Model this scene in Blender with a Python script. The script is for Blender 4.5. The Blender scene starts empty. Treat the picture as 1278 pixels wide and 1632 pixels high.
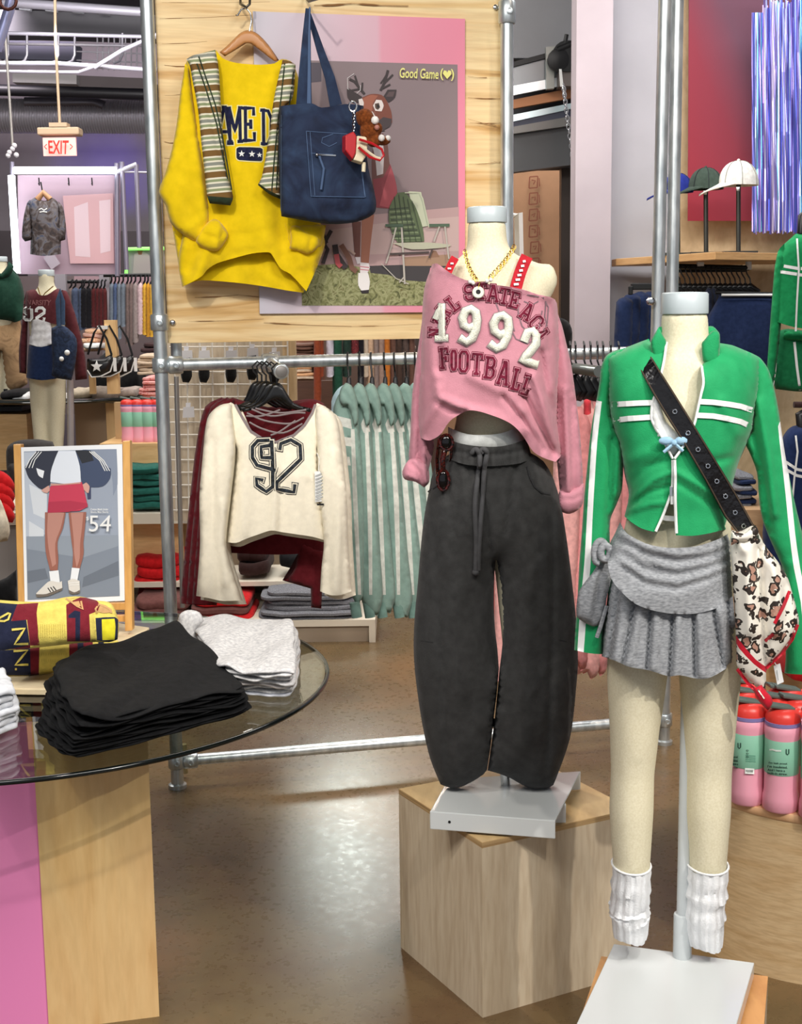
import bpy, bmesh, math, random
import numpy as np
from mathutils import Vector, Matrix
from mathutils.geometry import delaunay_2d_cdt
from mathutils.bvhtree import BVHTree

# ---------------------------------------------------------------- camera
FPX = 2130.0; CAMH = 1.55; PITCH = math.atan(326/FPX); ROLL = .0125
def _b():
    R0 = Vector((1,0,0)); U0 = Vector((0,math.sin(PITCH),math.cos(PITCH))); F = Vector((0,math.cos(PITCH),-math.sin(PITCH)))
    c, s = math.cos(ROLL), math.sin(ROLL)
    return c*R0-s*U0, s*R0+c*U0, F
RV, UV, FV = _b(); CP = Vector((0,0,CAMH))
sc = bpy.context.scene; COL = sc.collection
cam = bpy.data.cameras.new('camera'); co = bpy.data.objects.new('camera', cam); COL.objects.link(co)
co.matrix_world = Matrix(((RV.x,UV.x,-FV.x,0),(RV.y,UV.y,-FV.y,0),(RV.z,UV.z,-FV.z,CAMH),(0,0,0,1)))
cam.sensor_fit = 'VERTICAL'; cam.sensor_height = 24; cam.lens = FPX*24/1632; cam.clip_end = 60
sc.camera = co
# ---------------------------------------------------------------- world, lights, exposure
w = bpy.data.worlds.new('world'); sc.world = w; w.use_nodes = True
w.node_tree.nodes['Background'].inputs[0].default_value = (.80,.84,.92,1)
w.node_tree.nodes['Background'].inputs[1].default_value = .42
sc.view_settings.view_transform = 'Standard'; sc.view_settings.look = 'None'
sc.view_settings.gamma = 1; sc.view_settings.use_curve_mapping = False
sc.view_settings.exposure = .32
def area(x, y, z, tx, ty, tz, sx, sy, e, c=(1,.95,.88)):
    l = bpy.data.lights.new('ceiling_lamp', 'AREA'); l.shape = 'RECTANGLE'; l.size = sx; l.size_y = sy; l.energy = e; l.color = c
    o = bpy.data.objects.new('ceiling_lamp', l); COL.objects.link(o); o.location = (x,y,z)
    o.rotation_euler = (Vector((tx,ty,tz))-Vector((x,y,z))).to_track_quat('-Z','Y').to_euler(); return o
def spot(x, y, z, tx, ty, tz, e, ang=50, c=(1,.93,.84), r=.06, bl=.6):
    l = bpy.data.lights.new('track_or_added_spot', 'SPOT'); l.energy = e; l.color = c; l.spot_size = math.radians(ang); l.spot_blend = bl; l.shadow_soft_size = r
    o = bpy.data.objects.new('track_or_added_spot', l); COL.objects.link(o); o.location = (x,y,z)
    o.rotation_euler = (Vector((tx,ty,tz))-Vector((x,y,z))).to_track_quat('-Z','Y').to_euler(); return o
area(-1.2, .2, 3.9, -.3, 3.2, 1.0, 2.2, 1.2, 75, (1,.97,.93))
area(1.6, .4, 3.9, .6, 3.2, .9, 1.6, 1.0, 55, (1,.96,.91))
area(0, 5.3, 3.95, 0, 5.5, 0, 3.5, .8, 75, (1,.95,.89))
area(-1.8, 7.2, 4.15, -1.8, 8.2, 0, 3.0, 1.0, 90, (1,.95,.90))
area(2.0, 5.2, 3.9, 2.0, 6.6, 1.6, 1.6, .8, 24, (.95,.96,1))
area(.9, 9.2, 3.6, .9, 10, 1.4, 1.0, .8, 45, (1,.92,.85))
spot(-3.4, 10.5, 4.1, -3.2, 14, 2.4, 130, 80, (1,.88,.95), .1)
spot(-1.2, 10.5, 4.1, -1.6, 14, 2.6, 110, 80, (1,.88,.95), .1)
spot(-2.5, 9.6, 4.1, -2.6, 9.8, .5, 150, 90, (1,.95,.9), .1)
spot(-.42, 9.6, 2.45, -.2, 4.6, 0, 70, 50, (.92,1,.93), .22)  # added lamp, out of sight behind the wood panel, for a highlight on the floor
spot(.25, 9.6, 2.9, .3, 5.2, 0, 60, 50, (1,.80,.68), .2)
spot(2.3, -.2, 3.7, .35, 2.95, .45, 240, 34, (1,.93,.85), .03)
spot(-.9, .3, 3.8, -.1, 4.3, 1.9, 190, 36, (1,.93,.82), .06)
spot(-1.6, 1.0, 3.7, -.6, 3.0, .75, 95, 40)
spot(.8, -.3, 3.8, .45, 2.5, 1.0, 130, 40)
spot(1.4, 3.6, 3.8, .1, 5.0, .0, 120, 40, (1,.80,.66), .1)
spot(-2.95, 12.9, 2.5, -3.05, 14, 2.95, 16, 50, (.12,.05,1), .1)
spot(-2.45, 12.9, 2.4, -2.75, 14, 2.9, 10, 40, (.10,.05,1), .1)
spot(.9, 4.6, 3.6, 1.02, 6.5, 3.0, 16, 26, (1,.55,.45), .1)

spot(-2.0, 8.6, 3.2, -2.2, 12.4, 3.35, 110, 70, (1,.95,.95), .15)  # added lamp aimed at the round duct to brighten it
# ---------------------------------------------------------------- helpers
def ray(px, py): return FV*FPX + RV*(px-639) + UV*(816-py)
def P(px, py, Y): d = ray(px,py); return CP + d*(Y/d.y)
def PZ(px, py, z): d = ray(px,py); return CP + d*((z-CAMH)/d.z)
class Plane:
    """a real vertical plane through point p with yaw a (radians); pixels only serve to read off positions on it"""
    def __init__(s, p, a=0, tilt=0):
        s.p = Vector(p); s.u = Vector((math.cos(a), math.sin(a), 0)); s.n = Vector((math.sin(a)*math.cos(tilt), -math.cos(a)*math.cos(tilt), math.sin(tilt))); s.v = s.n.cross(s.u)*-1
        if s.v.z < 0: s.v = -s.v
    def at(s, px, py, off=0):
        d = ray(px,py); t = ((s.p-CP).dot(s.n))/d.dot(s.n); return CP + d*t + s.n*off
def PL(Y, a=0, px=639, tilt=0): return Plane(P(px,600,Y), a, tilt)
def lin(h):
    if isinstance(h, str):
        h = h.lstrip('#'); v = [int(h[i:i+2],16)/255 for i in (0,2,4)]
        return tuple(x/12.92 if x <= .04045 else ((x+.055)/1.055)**2.4 for x in v)+(1,)
    return tuple(h)+(1,)
MT = {}
def newmat(name):
    m = bpy.data.materials.new(name); m.use_nodes = True; nt = m.node_tree; return m, nt, nt.nodes['Principled BSDF']
def nd(nt, t, **k):
    n = nt.nodes.new(t)
    for a, v in k.items():
        if a.startswith('i_'): n.inputs[a[2:].replace('_',' ')].default_value = v
        else: setattr(n, a, v)
    return n
def coords(nt, scale=(1,1,1), rot=(0,0,0)):
    tc = nt.nodes.new('ShaderNodeTexCoord'); mp = nt.nodes.new('ShaderNodeMapping')
    mp.inputs['Scale'].default_value = scale; mp.inputs['Rotation'].default_value = rot
    nt.links.new(tc.outputs['Object'], mp.inputs[0]); return mp
def ramp(nt, src, stops, interp='LINEAR'):
    r = nt.nodes.new('ShaderNodeValToRGB'); r.color_ramp.interpolation = interp; el = r.color_ramp.elements
    while len(el) < len(stops): el.new(.5)
    for e, (p, c) in zip(el, stops): e.position = p; e.color = lin(c)
    if src is not None: nt.links.new(src, r.inputs[0])
    return r
def bumpit(nt, bs, src, s, d=.002):
    b = nd(nt, 'ShaderNodeBump'); b.inputs['Strength'].default_value = s; b.inputs['Distance'].default_value = d
    nt.links.new(src, b.inputs['Height']); nt.links.new(b.outputs[0], bs.inputs['Normal'])
def M(name, c, rough=.6, metal=0, **k):
    if name in MT: return MT[name]
    m, nt, bs = newmat(name); bs.inputs['Base Color'].default_value = lin(c); bs.inputs['Roughness'].default_value = rough; bs.inputs['Metallic'].default_value = metal
    for a, v in k.items(): bs.inputs[a.replace('_',' ')].default_value = v
    MT[name] = m; return m
def cloth(name, c, var=.10, scale=55, bump=.25, rough=.92, sheen=.05):
    """woven or knitted fabric: fine colour mottle and weave relief"""
    if name in MT: return MT[name]
    m, nt, bs = newmat(name); L = nt.links
    mp = coords(nt); n = nd(nt, 'ShaderNodeTexNoise'); n.inputs['Scale'].default_value = scale; n.inputs['Detail'].default_value = 5
    L.new(mp.outputs[0], n.inputs['Vector'])
    a = lin(c); lo = tuple(x*(1-var*1.6) for x in a[:3]); hi = tuple(min(1,x*(1+var*1.4)+.004) for x in a[:3])
    r = ramp(nt, n.outputs[0], [(.3,lo),(.7,hi)]); L.new(r.outputs[0], bs.inputs['Base Color'])
    n2 = nd(nt, 'ShaderNodeTexNoise'); n2.inputs['Scale'].default_value = 420; L.new(mp.outputs[0], n2.inputs['Vector'])
    bumpit(nt, bs, n2.outputs[0], bump); bs.inputs['Roughness'].default_value = rough
    bs.inputs['Sheen Weight'].default_value = sheen; bs.inputs['Sheen Roughness'].default_value = .5
    bs.inputs['Specular IOR Level'].default_value = .25
    MT[name] = m; return m
def heather(name, a, b, scale=(160,160,420)):
    if name in MT: return MT[name]
    m, nt, bs = newmat(name); L = nt.links; mp = coords(nt, scale)
    n = nd(nt, 'ShaderNodeTexNoise'); n.inputs['Scale'].default_value = 1; n.inputs['Detail'].default_value = 6; L.new(mp.outputs[0], n.inputs['Vector'])
    r = ramp(nt, n.outputs[0], [(.32,a),(.68,b)]); L.new(r.outputs[0], bs.inputs['Base Color']); bumpit(nt, bs, n.outputs[0], .2)
    bs.inputs['Roughness'].default_value = .95; bs.inputs['Specular IOR Level'].default_value = .2; MT[name] = m; return m
def wood(name, stops, scale=(1.2,6,9), rough=.5, dist=1.5, streak=.35):
    """plywood veneer: grain is noise stretched along the board"""
    if name in MT: return MT[name]
    m, nt, bs = newmat(name); L = nt.links; mp = coords(nt, scale)
    n = nd(nt, 'ShaderNodeTexNoise'); n.inputs['Scale'].default_value = 1.6; n.inputs['Detail'].default_value = 7; n.inputs['Distortion'].default_value = dist
    L.new(mp.outputs[0], n.inputs['Vector']); r = ramp(nt, n.outputs[0], stops); 
    mp2 = coords(nt, tuple(x*9 for x in scale)); n2 = nd(nt, 'ShaderNodeTexNoise'); n2.inputs['Scale'].default_value = 1.5; n2.inputs['Detail'].default_value = 4; L.new(mp2.outputs[0], n2.inputs['Vector'])
    mx = nd(nt, 'ShaderNodeMixRGB', blend_type='MULTIPLY'); mx.inputs[0].default_value = streak
    r2 = ramp(nt, n2.outputs[0], [(.35,(.6,.5,.4)),(.6,(1,1,1))]); L.new(r.outputs[0], mx.inputs[1]); L.new(r2.outputs[0], mx.inputs[2]); L.new(mx.outputs[0], bs.inputs['Base Color'])
    bumpit(nt, bs, n2.outputs[0], .08); bs.inputs['Roughness'].default_value = rough; MT[name] = m; return m

def tagk(o, label=None, cat=None, group=None, kind=None):
    if label: o['label'] = label
    if cat: o['category'] = cat
    if group: o['group'] = group
    if kind: o['kind'] = kind
    return o
def thing(name, label, cat, loc, group=None):
    o = bpy.data.objects.new(name, None); COL.objects.link(o); o.location = Vector(loc); o.empty_display_size = .05
    o['L'] = tuple(loc); return tagk(o, label, cat, group)
def obj(name, vs, fs, mats, parent=None, smooth=False, mi=None, label=None, cat=None, group=None, kind=None):
    """vertices are given in world metres; the object's origin is its thing's base"""
    vs = [Vector(v) for v in vs]
    if parent is not None: L = Vector(parent['L'])
    else:
        xs = [v.x for v in vs]; ys = [v.y for v in vs]; zs = [v.z for v in vs]
        L = Vector(((min(xs)+max(xs))/2, (min(ys)+max(ys))/2, min(zs)))
    me = bpy.data.meshes.new(name); me.from_pydata([v-L for v in vs], [], fs)
    if not isinstance(mats, (list,tuple)): mats = [mats]
    for m in mats: me.materials.append(m)
    if mi is not None: me.polygons.foreach_set('material_index', mi)
    if smooth: me.polygons.foreach_set('use_smooth', [True]*len(me.polygons))
    me.update(); o = bpy.data.objects.new(name, me); COL.objects.link(o); o['L'] = tuple(L)
    if parent is not None: o.parent = parent
    else: o.location = L
    tagk(o, label, cat, group, kind); return o
class MB:
    def __init__(s): s.v = []; s.f = []
    def add(s, v, f): n = len(s.v); s.v += [Vector(x) for x in v]; s.f += [tuple(i+n for i in q) for q in f]; return s
    def box(s, a, b, rot=0, c=None):
        x0,y0,z0 = a; x1,y1,z1 = b; v = [Vector(p) for p in ((x0,y0,z0),(x1,y0,z0),(x1,y1,z0),(x0,y1,z0),(x0,y0,z1),(x1,y0,z1),(x1,y1,z1),(x0,y1,z1))]
        if rot:
            c = Vector(c) if c is not None else Vector(((x0+x1)/2,(y0+y1)/2,0)); R = Matrix.Rotation(rot,3,'Z'); v = [R@(p-c)+c for p in v]
        return s.add(v, [(0,3,2,1),(4,5,6,7),(0,1,5,4),(1,2,6,5),(2,3,7,6),(3,0,4,7)])
    def hexa(s, lo, hi):
        n = len(lo); return s.add(list(lo)+list(hi), [tuple(range(n))[::-1], tuple(range(n,2*n))]+[(i,(i+1)%n,(i+1)%n+n,i+n) for i in range(n)])
    def prism(s, pts, vec): vec = Vector(vec); return s.hexa(pts, [Vector(p)+vec for p in pts])
    def tube(s, pts, r, n=10, closed=False, flat=1, cap=True):
        pts = [Vector(p) for p in pts]; rs = r if isinstance(r,(list,tuple)) else [r]*len(pts); v = []; f = []; m = len(pts)
        up = None
        for i, p in enumerate(pts):
            a = pts[i-1] if (i or closed) else p; b = pts[(i+1)%m] if (i < m-1 or closed) else p
            t = (b-a).normalized()
            if up is None: up = Vector((0,0,1)) if abs(t.z) < .9 else Vector((0,1,0))
            x = t.cross(up)
            if x.length < 1e-4: x = t.orthogonal()
            x.normalize(); y = x.cross(t).normalized(); up = y
            for k in range(n): an = 2*math.pi*k/n; v.append(p + x*math.cos(an)*rs[i] + y*math.sin(an)*rs[i]*flat)
        for i in range(m if closed else m-1):
            for k in range(n): j = (i+1)%m; f.append((i*n+k, i*n+(k+1)%n, j*n+(k+1)%n, j*n+k))
        if not closed and cap: f += [tuple(range(n))[::-1], tuple(range((m-1)*n, m*n))]
        return s.add(v, f)
    def lathe(s, c, prof, n=24, axis=(0,0,1), sy=1):
        """prof: (radius, height) pairs"""
        c = Vector(c); ax = Vector(axis).normalized(); x = ax.orthogonal().normalized() if abs(ax.z) < .99 else Vector((1,0,0)); y = ax.cross(x); v = []; f = []
        for r, h in prof:
            for k in range(n): an = 2*math.pi*k/n; v.append(c + ax*h + x*math.cos(an)*r + y*math.sin(an)*r*sy)
        m = len(prof)
        for i in range(m-1):
            for k in range(n): f.append((i*n+k, i*n+(k+1)%n, (i+1)*n+(k+1)%n, (i+1)*n+k))
        f += [tuple(range(n))[::-1], tuple(range((m-1)*n, m*n))]; return s.add(v, f)
    def ball(s, c, r, n=14, sx=1, sy=1, sz=1):
        c = Vector(c); v = []; f = []; m = n//2
        for i in range(m+1):
            t = math.pi*i/m
            for k in range(n): a = 2*math.pi*k/n; v.append(c+Vector((math.sin(t)*math.cos(a)*r*sx, math.sin(t)*math.sin(a)*r*sy, math.cos(t)*r*sz)))
        for i in range(m):
            for k in range(n): f.append((i*n+k, (i+1)*n+k, (i+1)*n+(k+1)%n, i*n+(k+1)%n))
        return s.add(v, f)
    def build(s, name, mat, parent=None, smooth=False, bevel=0, **k):
        o = obj(name, s.v, s.f, mat, parent, smooth, **k)
        if smooth:
            try: o.data.set_sharp_from_angle(angle=math.radians(50))
            except Exception: pass
        if bevel:
            b = o.modifiers.new('bevel','BEVEL'); b.width = bevel; b.segments = 2; b.limit_method = 'ANGLE'
        return o
def struct(o): o['kind'] = 'structure'; return o
def tubeo(name, pts, r, mat, parent=None, **k):
    n = k.pop('n', 10); cl = k.pop('closed', False); fl = k.pop('flat', 1)
    return MB().tube(pts, r, n, cl, fl).build(name, mat, parent, True, **k)

# ---- outlines
def rnd(pts, it=2, keep=62):
    """round an outline (Catmull-Rom) but keep its sharp corners; returns points and the index of the source segment of each"""
    n = len(pts); out = []; src = []; P_ = [np.array(p,float) for p in pts]; sharp = []
    for i in range(n):
        a = P_[i-1]-P_[i]; b = P_[(i+1)%n]-P_[i]; c = a@b/(np.linalg.norm(a)*np.linalg.norm(b)+1e-9); sharp.append(math.degrees(math.acos(max(-1,min(1,-c)))) > keep)
    for i in range(n):
        p0, p1, p2, p3 = P_[i-1], P_[i], P_[(i+1)%n], P_[(i+2)%n]
        t1 = (p2-p0)*.5 if not sharp[i] else (p2-p1)*.6; t2 = (p3-p1)*.5 if not sharp[(i+1)%n] else (p2-p1)*.6
        L = np.linalg.norm(p2-p1); t1 = t1*min(1, L/(np.linalg.norm(t1)+1e-9)); t2 = t2*min(1, L/(np.linalg.norm(t2)+1e-9))
        k = max(1, it)
        for j in range(k):
            t = j/k; h = (2*t**3-3*t*t+1)*p1 + (t**3-2*t*t+t)*t1 + (-2*t**3+3*t*t)*p2 + (t**3-t*t)*t2
            out.append(h); src.append(i)
    return out, src
def resample(pts, src, g):
    out = []; so = []; n = len(pts)
    for i in range(n):
        a = pts[i]; b = pts[(i+1)%n]; L = np.linalg.norm(b-a)
        if L < 1e-6: continue
        k = max(1, int(round(L/g)))
        for j in range(k): out.append(a+(b-a)*j/k); so.append(src[i])
    return out, so
def inside(poly, X, Y):
    poly = np.asarray(poly); r = np.zeros(X.shape, bool); n = len(poly); j = n-1
    for i in range(n):
        xi, yi = poly[i]; xj, yj = poly[j]
        if yi != yj:
            c = ((yi > Y) != (yj > Y)) & (X < (xj-xi)*(Y-yi)/(yj-yi)+xi); r ^= c
        j = i
    return r
def segd(X, Y, a, b):
    ax, ay = a; bx, by = b; dx, dy = bx-ax, by-ay; L = dx*dx+dy*dy+1e-9
    t = np.clip(((X-ax)*dx+(Y-ay)*dy)/L, 0, 1); return np.hypot(X-ax-t*dx, Y-ay-t*dy)
class Field:
    """how far a stuffed cloth of this outline swells out of its plane: solves the membrane equation; open hems stay wide"""
    def __init__(s, poly, flags, res=60):
        p = np.array(poly); lo = p.min(0); hi = p.max(0); c = max((hi-lo).max()/res, .5); s.c = c
        s.o = lo-2*c; nx = int((hi[0]-lo[0])/c)+5; ny = int((hi[1]-lo[1])/c)+5
        X, Y = np.meshgrid(s.o[0]+np.arange(nx)*c, s.o[1]+np.arange(ny)*c); ins = inside(p, X, Y)
        best = np.full(X.shape, 1e9); op = np.zeros(X.shape, bool)
        if any(flags):
            for i in range(len(p)):
                d = segd(X, Y, p[i], p[(i+1)%len(p)]); m = d < best-1e-6; best[m] = d[m]; op[m] = flags[i]
        neu = (~ins) & op; u = np.zeros(X.shape); sh = ((0,1),(0,-1),(1,1),(1,-1))
        roll = lambda a, k: np.roll(a, k[1], k[0])
        NB = [roll(neu, k) for k in sh]; w = 1.0
        for it in range(int(res*res*.55)+150):
            acc = np.zeros_like(u)
            for k, nb in zip(sh, NB): acc += np.where(nb, u, roll(u, k))
            u = np.where(ins, (acc+c*c)*.25, 0)
        # values just beyond open edges and outside for sampling
        ok = ins.copy()
        for it in range(3):
            sm = sum(roll(np.where(ok,u,0), k) for k in sh); ct = sum(roll(ok.astype(float), k) for k in sh)
            m = (~ok) & neu & (ct > 0); u = np.where(m, sm/np.maximum(ct,1), u); ok |= m
        s.u = u
    def h(s, x, y):
        fx = (x-s.o[0])/s.c; fy = (y-s.o[1])/s.c; ny, nx = s.u.shape
        i = np.clip(np.floor(fx).astype(int), 0, nx-2); j = np.clip(np.floor(fy).astype(int), 0, ny-2); a = fx-i; b = fy-j; u = s.u
        v = u[j,i]*(1-a)*(1-b)+u[j,i+1]*a*(1-b)+u[j+1,i]*(1-a)*b+u[j+1,i+1]*a*b
        return np.sqrt(np.maximum(2*v, 0))
def tri(outline, g, extra=[], lines=[]):
    """constrained triangulation of an outline with inner points every g and crisp inner region edges"""
    p = np.array(outline); lo = p.min(0); hi = p.max(0); pts = [Vector((float(a),float(b))) for a,b in outline]; n = len(pts)
    E_ = [(i,(i+1)%n) for i in range(n)]
    for poly in extra:
        b = len(pts); q, _ = resample([np.array(z,float) for z in poly], list(range(len(poly))), g*1.2); pts += [Vector((float(a),float(c))) for a,c in q]; m = len(q); E_ += [(b+i, b+(i+1)%m) for i in range(m)]
    xs = np.arange(lo[0]+g*.3, hi[0], g); ys = np.arange(lo[1]+g*.3, hi[1], g*.87)
    X, Y = np.meshgrid(xs, ys); X = X + (np.arange(len(ys))%2)[:,None]*g*.5; m = inside(p, X, Y)
    X = X[m]; Y = Y[m]
    if len(X):
        d = np.full(X.shape, 1e9)
        for i in range(n): d = np.minimum(d, segd(X, Y, p[i], p[(i+1)%n]))
        k = d > g*.45; X = X[k]; Y = Y[k]
        pts += [Vector((float(a),float(b))) for a,b in zip(X,Y)]
    vo, eo, fo, *_ = delaunay_2d_cdt(pts, E_, [], 0, 1e-4)
    V = np.array([(v.x,v.y) for v in vo]); F = np.array([f for f in fo if len(f) == 3])
    C_ = V[F].mean(1); k = inside(p, C_[:,0], C_[:,1]); F = F[k]; C_ = C_[k]
    A = V[F]; ar = (A[:,1,0]-A[:,0,0])*(A[:,2,1]-A[:,0,1])-(A[:,1,1]-A[:,0,1])*(A[:,2,0]-A[:,0,0])
    k = np.abs(ar) > 1e-5; return V, F[k], C_[k]
BV = {}
def sheet(name, pts, pl, mat, parent=None, depth=.05, k=1.0, kb=None, g=5, open_=(), folds=(), wr=None, regions=(), it=3, keep=62, res=56, key=None, inset=0, sub=None, **kw):
    """a garment panel: front and back cloth swelling out of plane pl, joined along closed edges, open along hems.
    outline and folds are read off as pixels and become metres on the plane."""
    if isinstance(pl, (int,float)): pl = PL(pl)
    o, s = rnd(pts, it, keep); o, s = resample(o, s, g)
    n0 = len(pts)
    def isopen(i):
        for a, b in open_:
            if (a <= i < b) if a <= b else (i >= a or i < b): return True
        return False
    fl = [isopen(i) for i in s]; F_ = Field(o, fl, res)
    reg = [(m, rnd(q, 2, keep)[0]) for m, q in regions]
    V, F, C_ = tri(o, g, [q for m, q in reg])
    mpp = (pl.at(*pts[0])-CP).dot(FV)/FPX
    X, Y = V[:,0], V[:,1]; h = F_.h(X, Y)*mpp*k; h = depth*np.tanh(h/depth)
    # boundary distance and whether the nearest border is closed
    db = np.full(len(V), 1e9); cl = np.zeros(len(V), bool); pa = np.array(o)
    for i in range(len(o)):
        d = segd(X, Y, pa[i], pa[(i+1)%len(o)]); m = d < db-1e-6; db[m] = d[m]; cl[m] = not fl[i]
        m2 = np.abs(d-db) < 1e-5
        if fl[i] is False: cl[m2] = True
    edge = (db < 1e-3) & cl; h[edge] = 0
    fade = np.where(cl, np.clip(db/(g*1.5), 0, 1), 1)
    hf = h.copy()
    for ln, amp, wd in folds:
        d = np.full(len(V), 1e9)
        if callable(ln): d = ln(X, Y)
        else:
            for a, b in zip(ln[:-1], ln[1:]): d = np.minimum(d, segd(X, Y, a, b))
        hf += amp*np.exp(-(d/wd)**2)*fade
    if wr:
        for (amp, fx, fy, ph) in wr: hf += amp*np.sin(X*fx+Y*fy+ph+1.3*np.sin(Y*.021+ph)+.9*np.sin(X*.027+ph*2))*fade
    kb = .8 if kb is None else kb
    base = [pl.at(float(x), float(y)) for x, y in V]; nrm = pl.n
    sw = []                       # swell towards the viewer's side along the sight line the outline was read on
    for b in base: d = (CP-b).normalized(); sw.append(d/max(d.dot(nrm),.3))
    vs = [b+q*float(a) for b, q, a in zip(base, sw, hf)]; fs = []; mi = []
    midx = np.zeros(len(F), int); mats = [mat]
    for m, q in reg:
        if m not in mats: mats.append(m)
        midx[inside(np.array(q), C_[:,0], C_[:,1])] = mats.index(m)
    bk = {}
    for i in range(len(V)):
        if not edge[i]: bk[i] = len(vs); vs.append(base[i]-sw[i]*float(max(h[i]*kb, .0015)))
        else: bk[i] = i
    # make front faces point to the camera side
    f0 = F[0]; nn = (vs[f0[1]]-vs[f0[0]]).cross(vs[f0[2]]-vs[f0[0]]); flip = nn.dot(nrm) < 0
    for f, m in zip(F, midx):
        a, b, c = (int(f[0]), int(f[2]), int(f[1])) if flip else tuple(int(x) for x in f)
        fs.append((a,b,c)); mi.append(int(m))
    nf = len(fs)
    for q in range(nf):
        a, b, c = fs[q]; t = (bk[a], bk[c], bk[b])
        if len(set(t)) == 3 and not (t[0] == a and t[1] == c and t[2] == b): fs.append(t); mi.append(mi[q])
    ob = obj(name, vs, fs, mats, parent, True, mi, **kw)
    bv = BVHTree.FromPolygons(vs, fs[:nf]); ob['_'] = 0; BV[key or name] = (bv, pl); ob['key'] = 0; del ob['key']; del ob['_']
    return ob
def surf(key, px, py, off=.001):
    keys = key if isinstance(key, (list,tuple)) else [key]
    d = ray(px,py).normalized(); best = None
    for k_ in keys:
        bv, pl = BV[k_]; hit = bv.ray_cast(CP, d)
        if hit[0] is not None and (best is None or hit[3] < best[1]): best = (hit[0], hit[3], hit[1])
    if best is None:      # just past the cloth's edge: take the depth of the nearest point of the cloth
        for rr in (1.5,3,5,8):
            for an in range(12):
                d2 = ray(px+rr*math.cos(an*.5236), py+rr*math.sin(an*.5236)).normalized()
                for k_ in keys:
                    hit = BV[k_][0].ray_cast(CP, d2)
                    if hit[0] is not None and (best is None or hit[3] < best[1]): best = (CP+d*(hit[3]*d2.dot(FV)/d.dot(FV)), hit[3], hit[1])
            if best: break
        if best is None:
            bv, pl = BV[keys[0]]; q = pl.at(px,py); r = bv.find_nearest(q); return pl.at(px,py) + pl.n*((r[0]-pl.p).dot(pl.n)+off)
    return best[0]-d*off
def decal(name, polys, key, mat, parent, off=.001, g=7, puff=0, it=2, keep=50, **kw):
    """print or patch lying on a cloth: vertices are put on the cloth's surface"""
    vs = []; fs = []
    for q in polys:
        o, s = rnd(q, it, keep); o, s = resample(o, s, g); V, F, C_ = tri(o, g)
        hh = np.zeros(len(V))
        if puff: hh = Field(o, [False]*len(o), 24).h(V[:,0], V[:,1]); hh = puff*np.tanh(hh/3.5)
        b = len(vs)
        for (x, y), a in zip(V, hh): vs.append(surf(key, float(x), float(y), off+float(a)))
        for f in F:
            a, b2, c = (int(i)+b for i in f); nn = (vs[b2]-vs[a]).cross(vs[c]-vs[a])
            fs.append((a,b2,c) if nn.dot(FV) < 0 else (a,c,b2))
    return obj(name, vs, fs, mat, parent, puff > 0, **kw)
def strokeq(line, wd, cap=0):
    """quads following a polyline with width wd"""
    q = []; L = [np.array(p,float) for p in line]
    pts = []
    for a, b in zip(L[:-1], L[1:]):
        k = max(1, int(np.linalg.norm(b-a)/8)); pts += [a+(b-a)*j/k for j in range(k)]
    pts.append(L[-1]); l = []; r = []
    for i, p in enumerate(pts):
        a = pts[max(0,i-1)]; b = pts[min(len(pts)-1,i+1)]; t = (b-a)/(np.linalg.norm(b-a)+1e-9); n = np.array([-t[1],t[0]])
        e = p - t*cap if i == 0 else (p + t*cap if i == len(pts)-1 else p)
        ww = wd[min(i, len(wd)-1)] if isinstance(wd, (list,tuple)) else wd
        l.append(e+n*ww/2); r.append(e-n*ww/2)
    return l, r
def strokes(name, lines, wd, key, mat, parent, off=.001, cap=0, **kw):
    vs = []; fs = []
    for ln in lines:
        l, r = strokeq(ln, wd, cap); b = len(vs); m = len(l); nc = max(1, int(round((wd if not isinstance(wd,(list,tuple)) else wd[0])/3.0)))
        for j in range(nc+1):
            for a, c in zip(l, r): p = a*(1-j/nc)+c*j/nc; vs.append(surf(key, float(p[0]), float(p[1]), off))
        for j in range(nc):
            for i in range(m-1):
                q = (b+j*m+i, b+j*m+i+1, b+(j+1)*m+i+1, b+(j+1)*m+i); nn = (vs[q[1]]-vs[q[0]]).cross(vs[q[2]]-vs[q[0]])
                fs.append(q if nn.dot(FV) < 0 else q[::-1])
    return obj(name, vs, fs, mat, parent, **kw)
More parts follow.
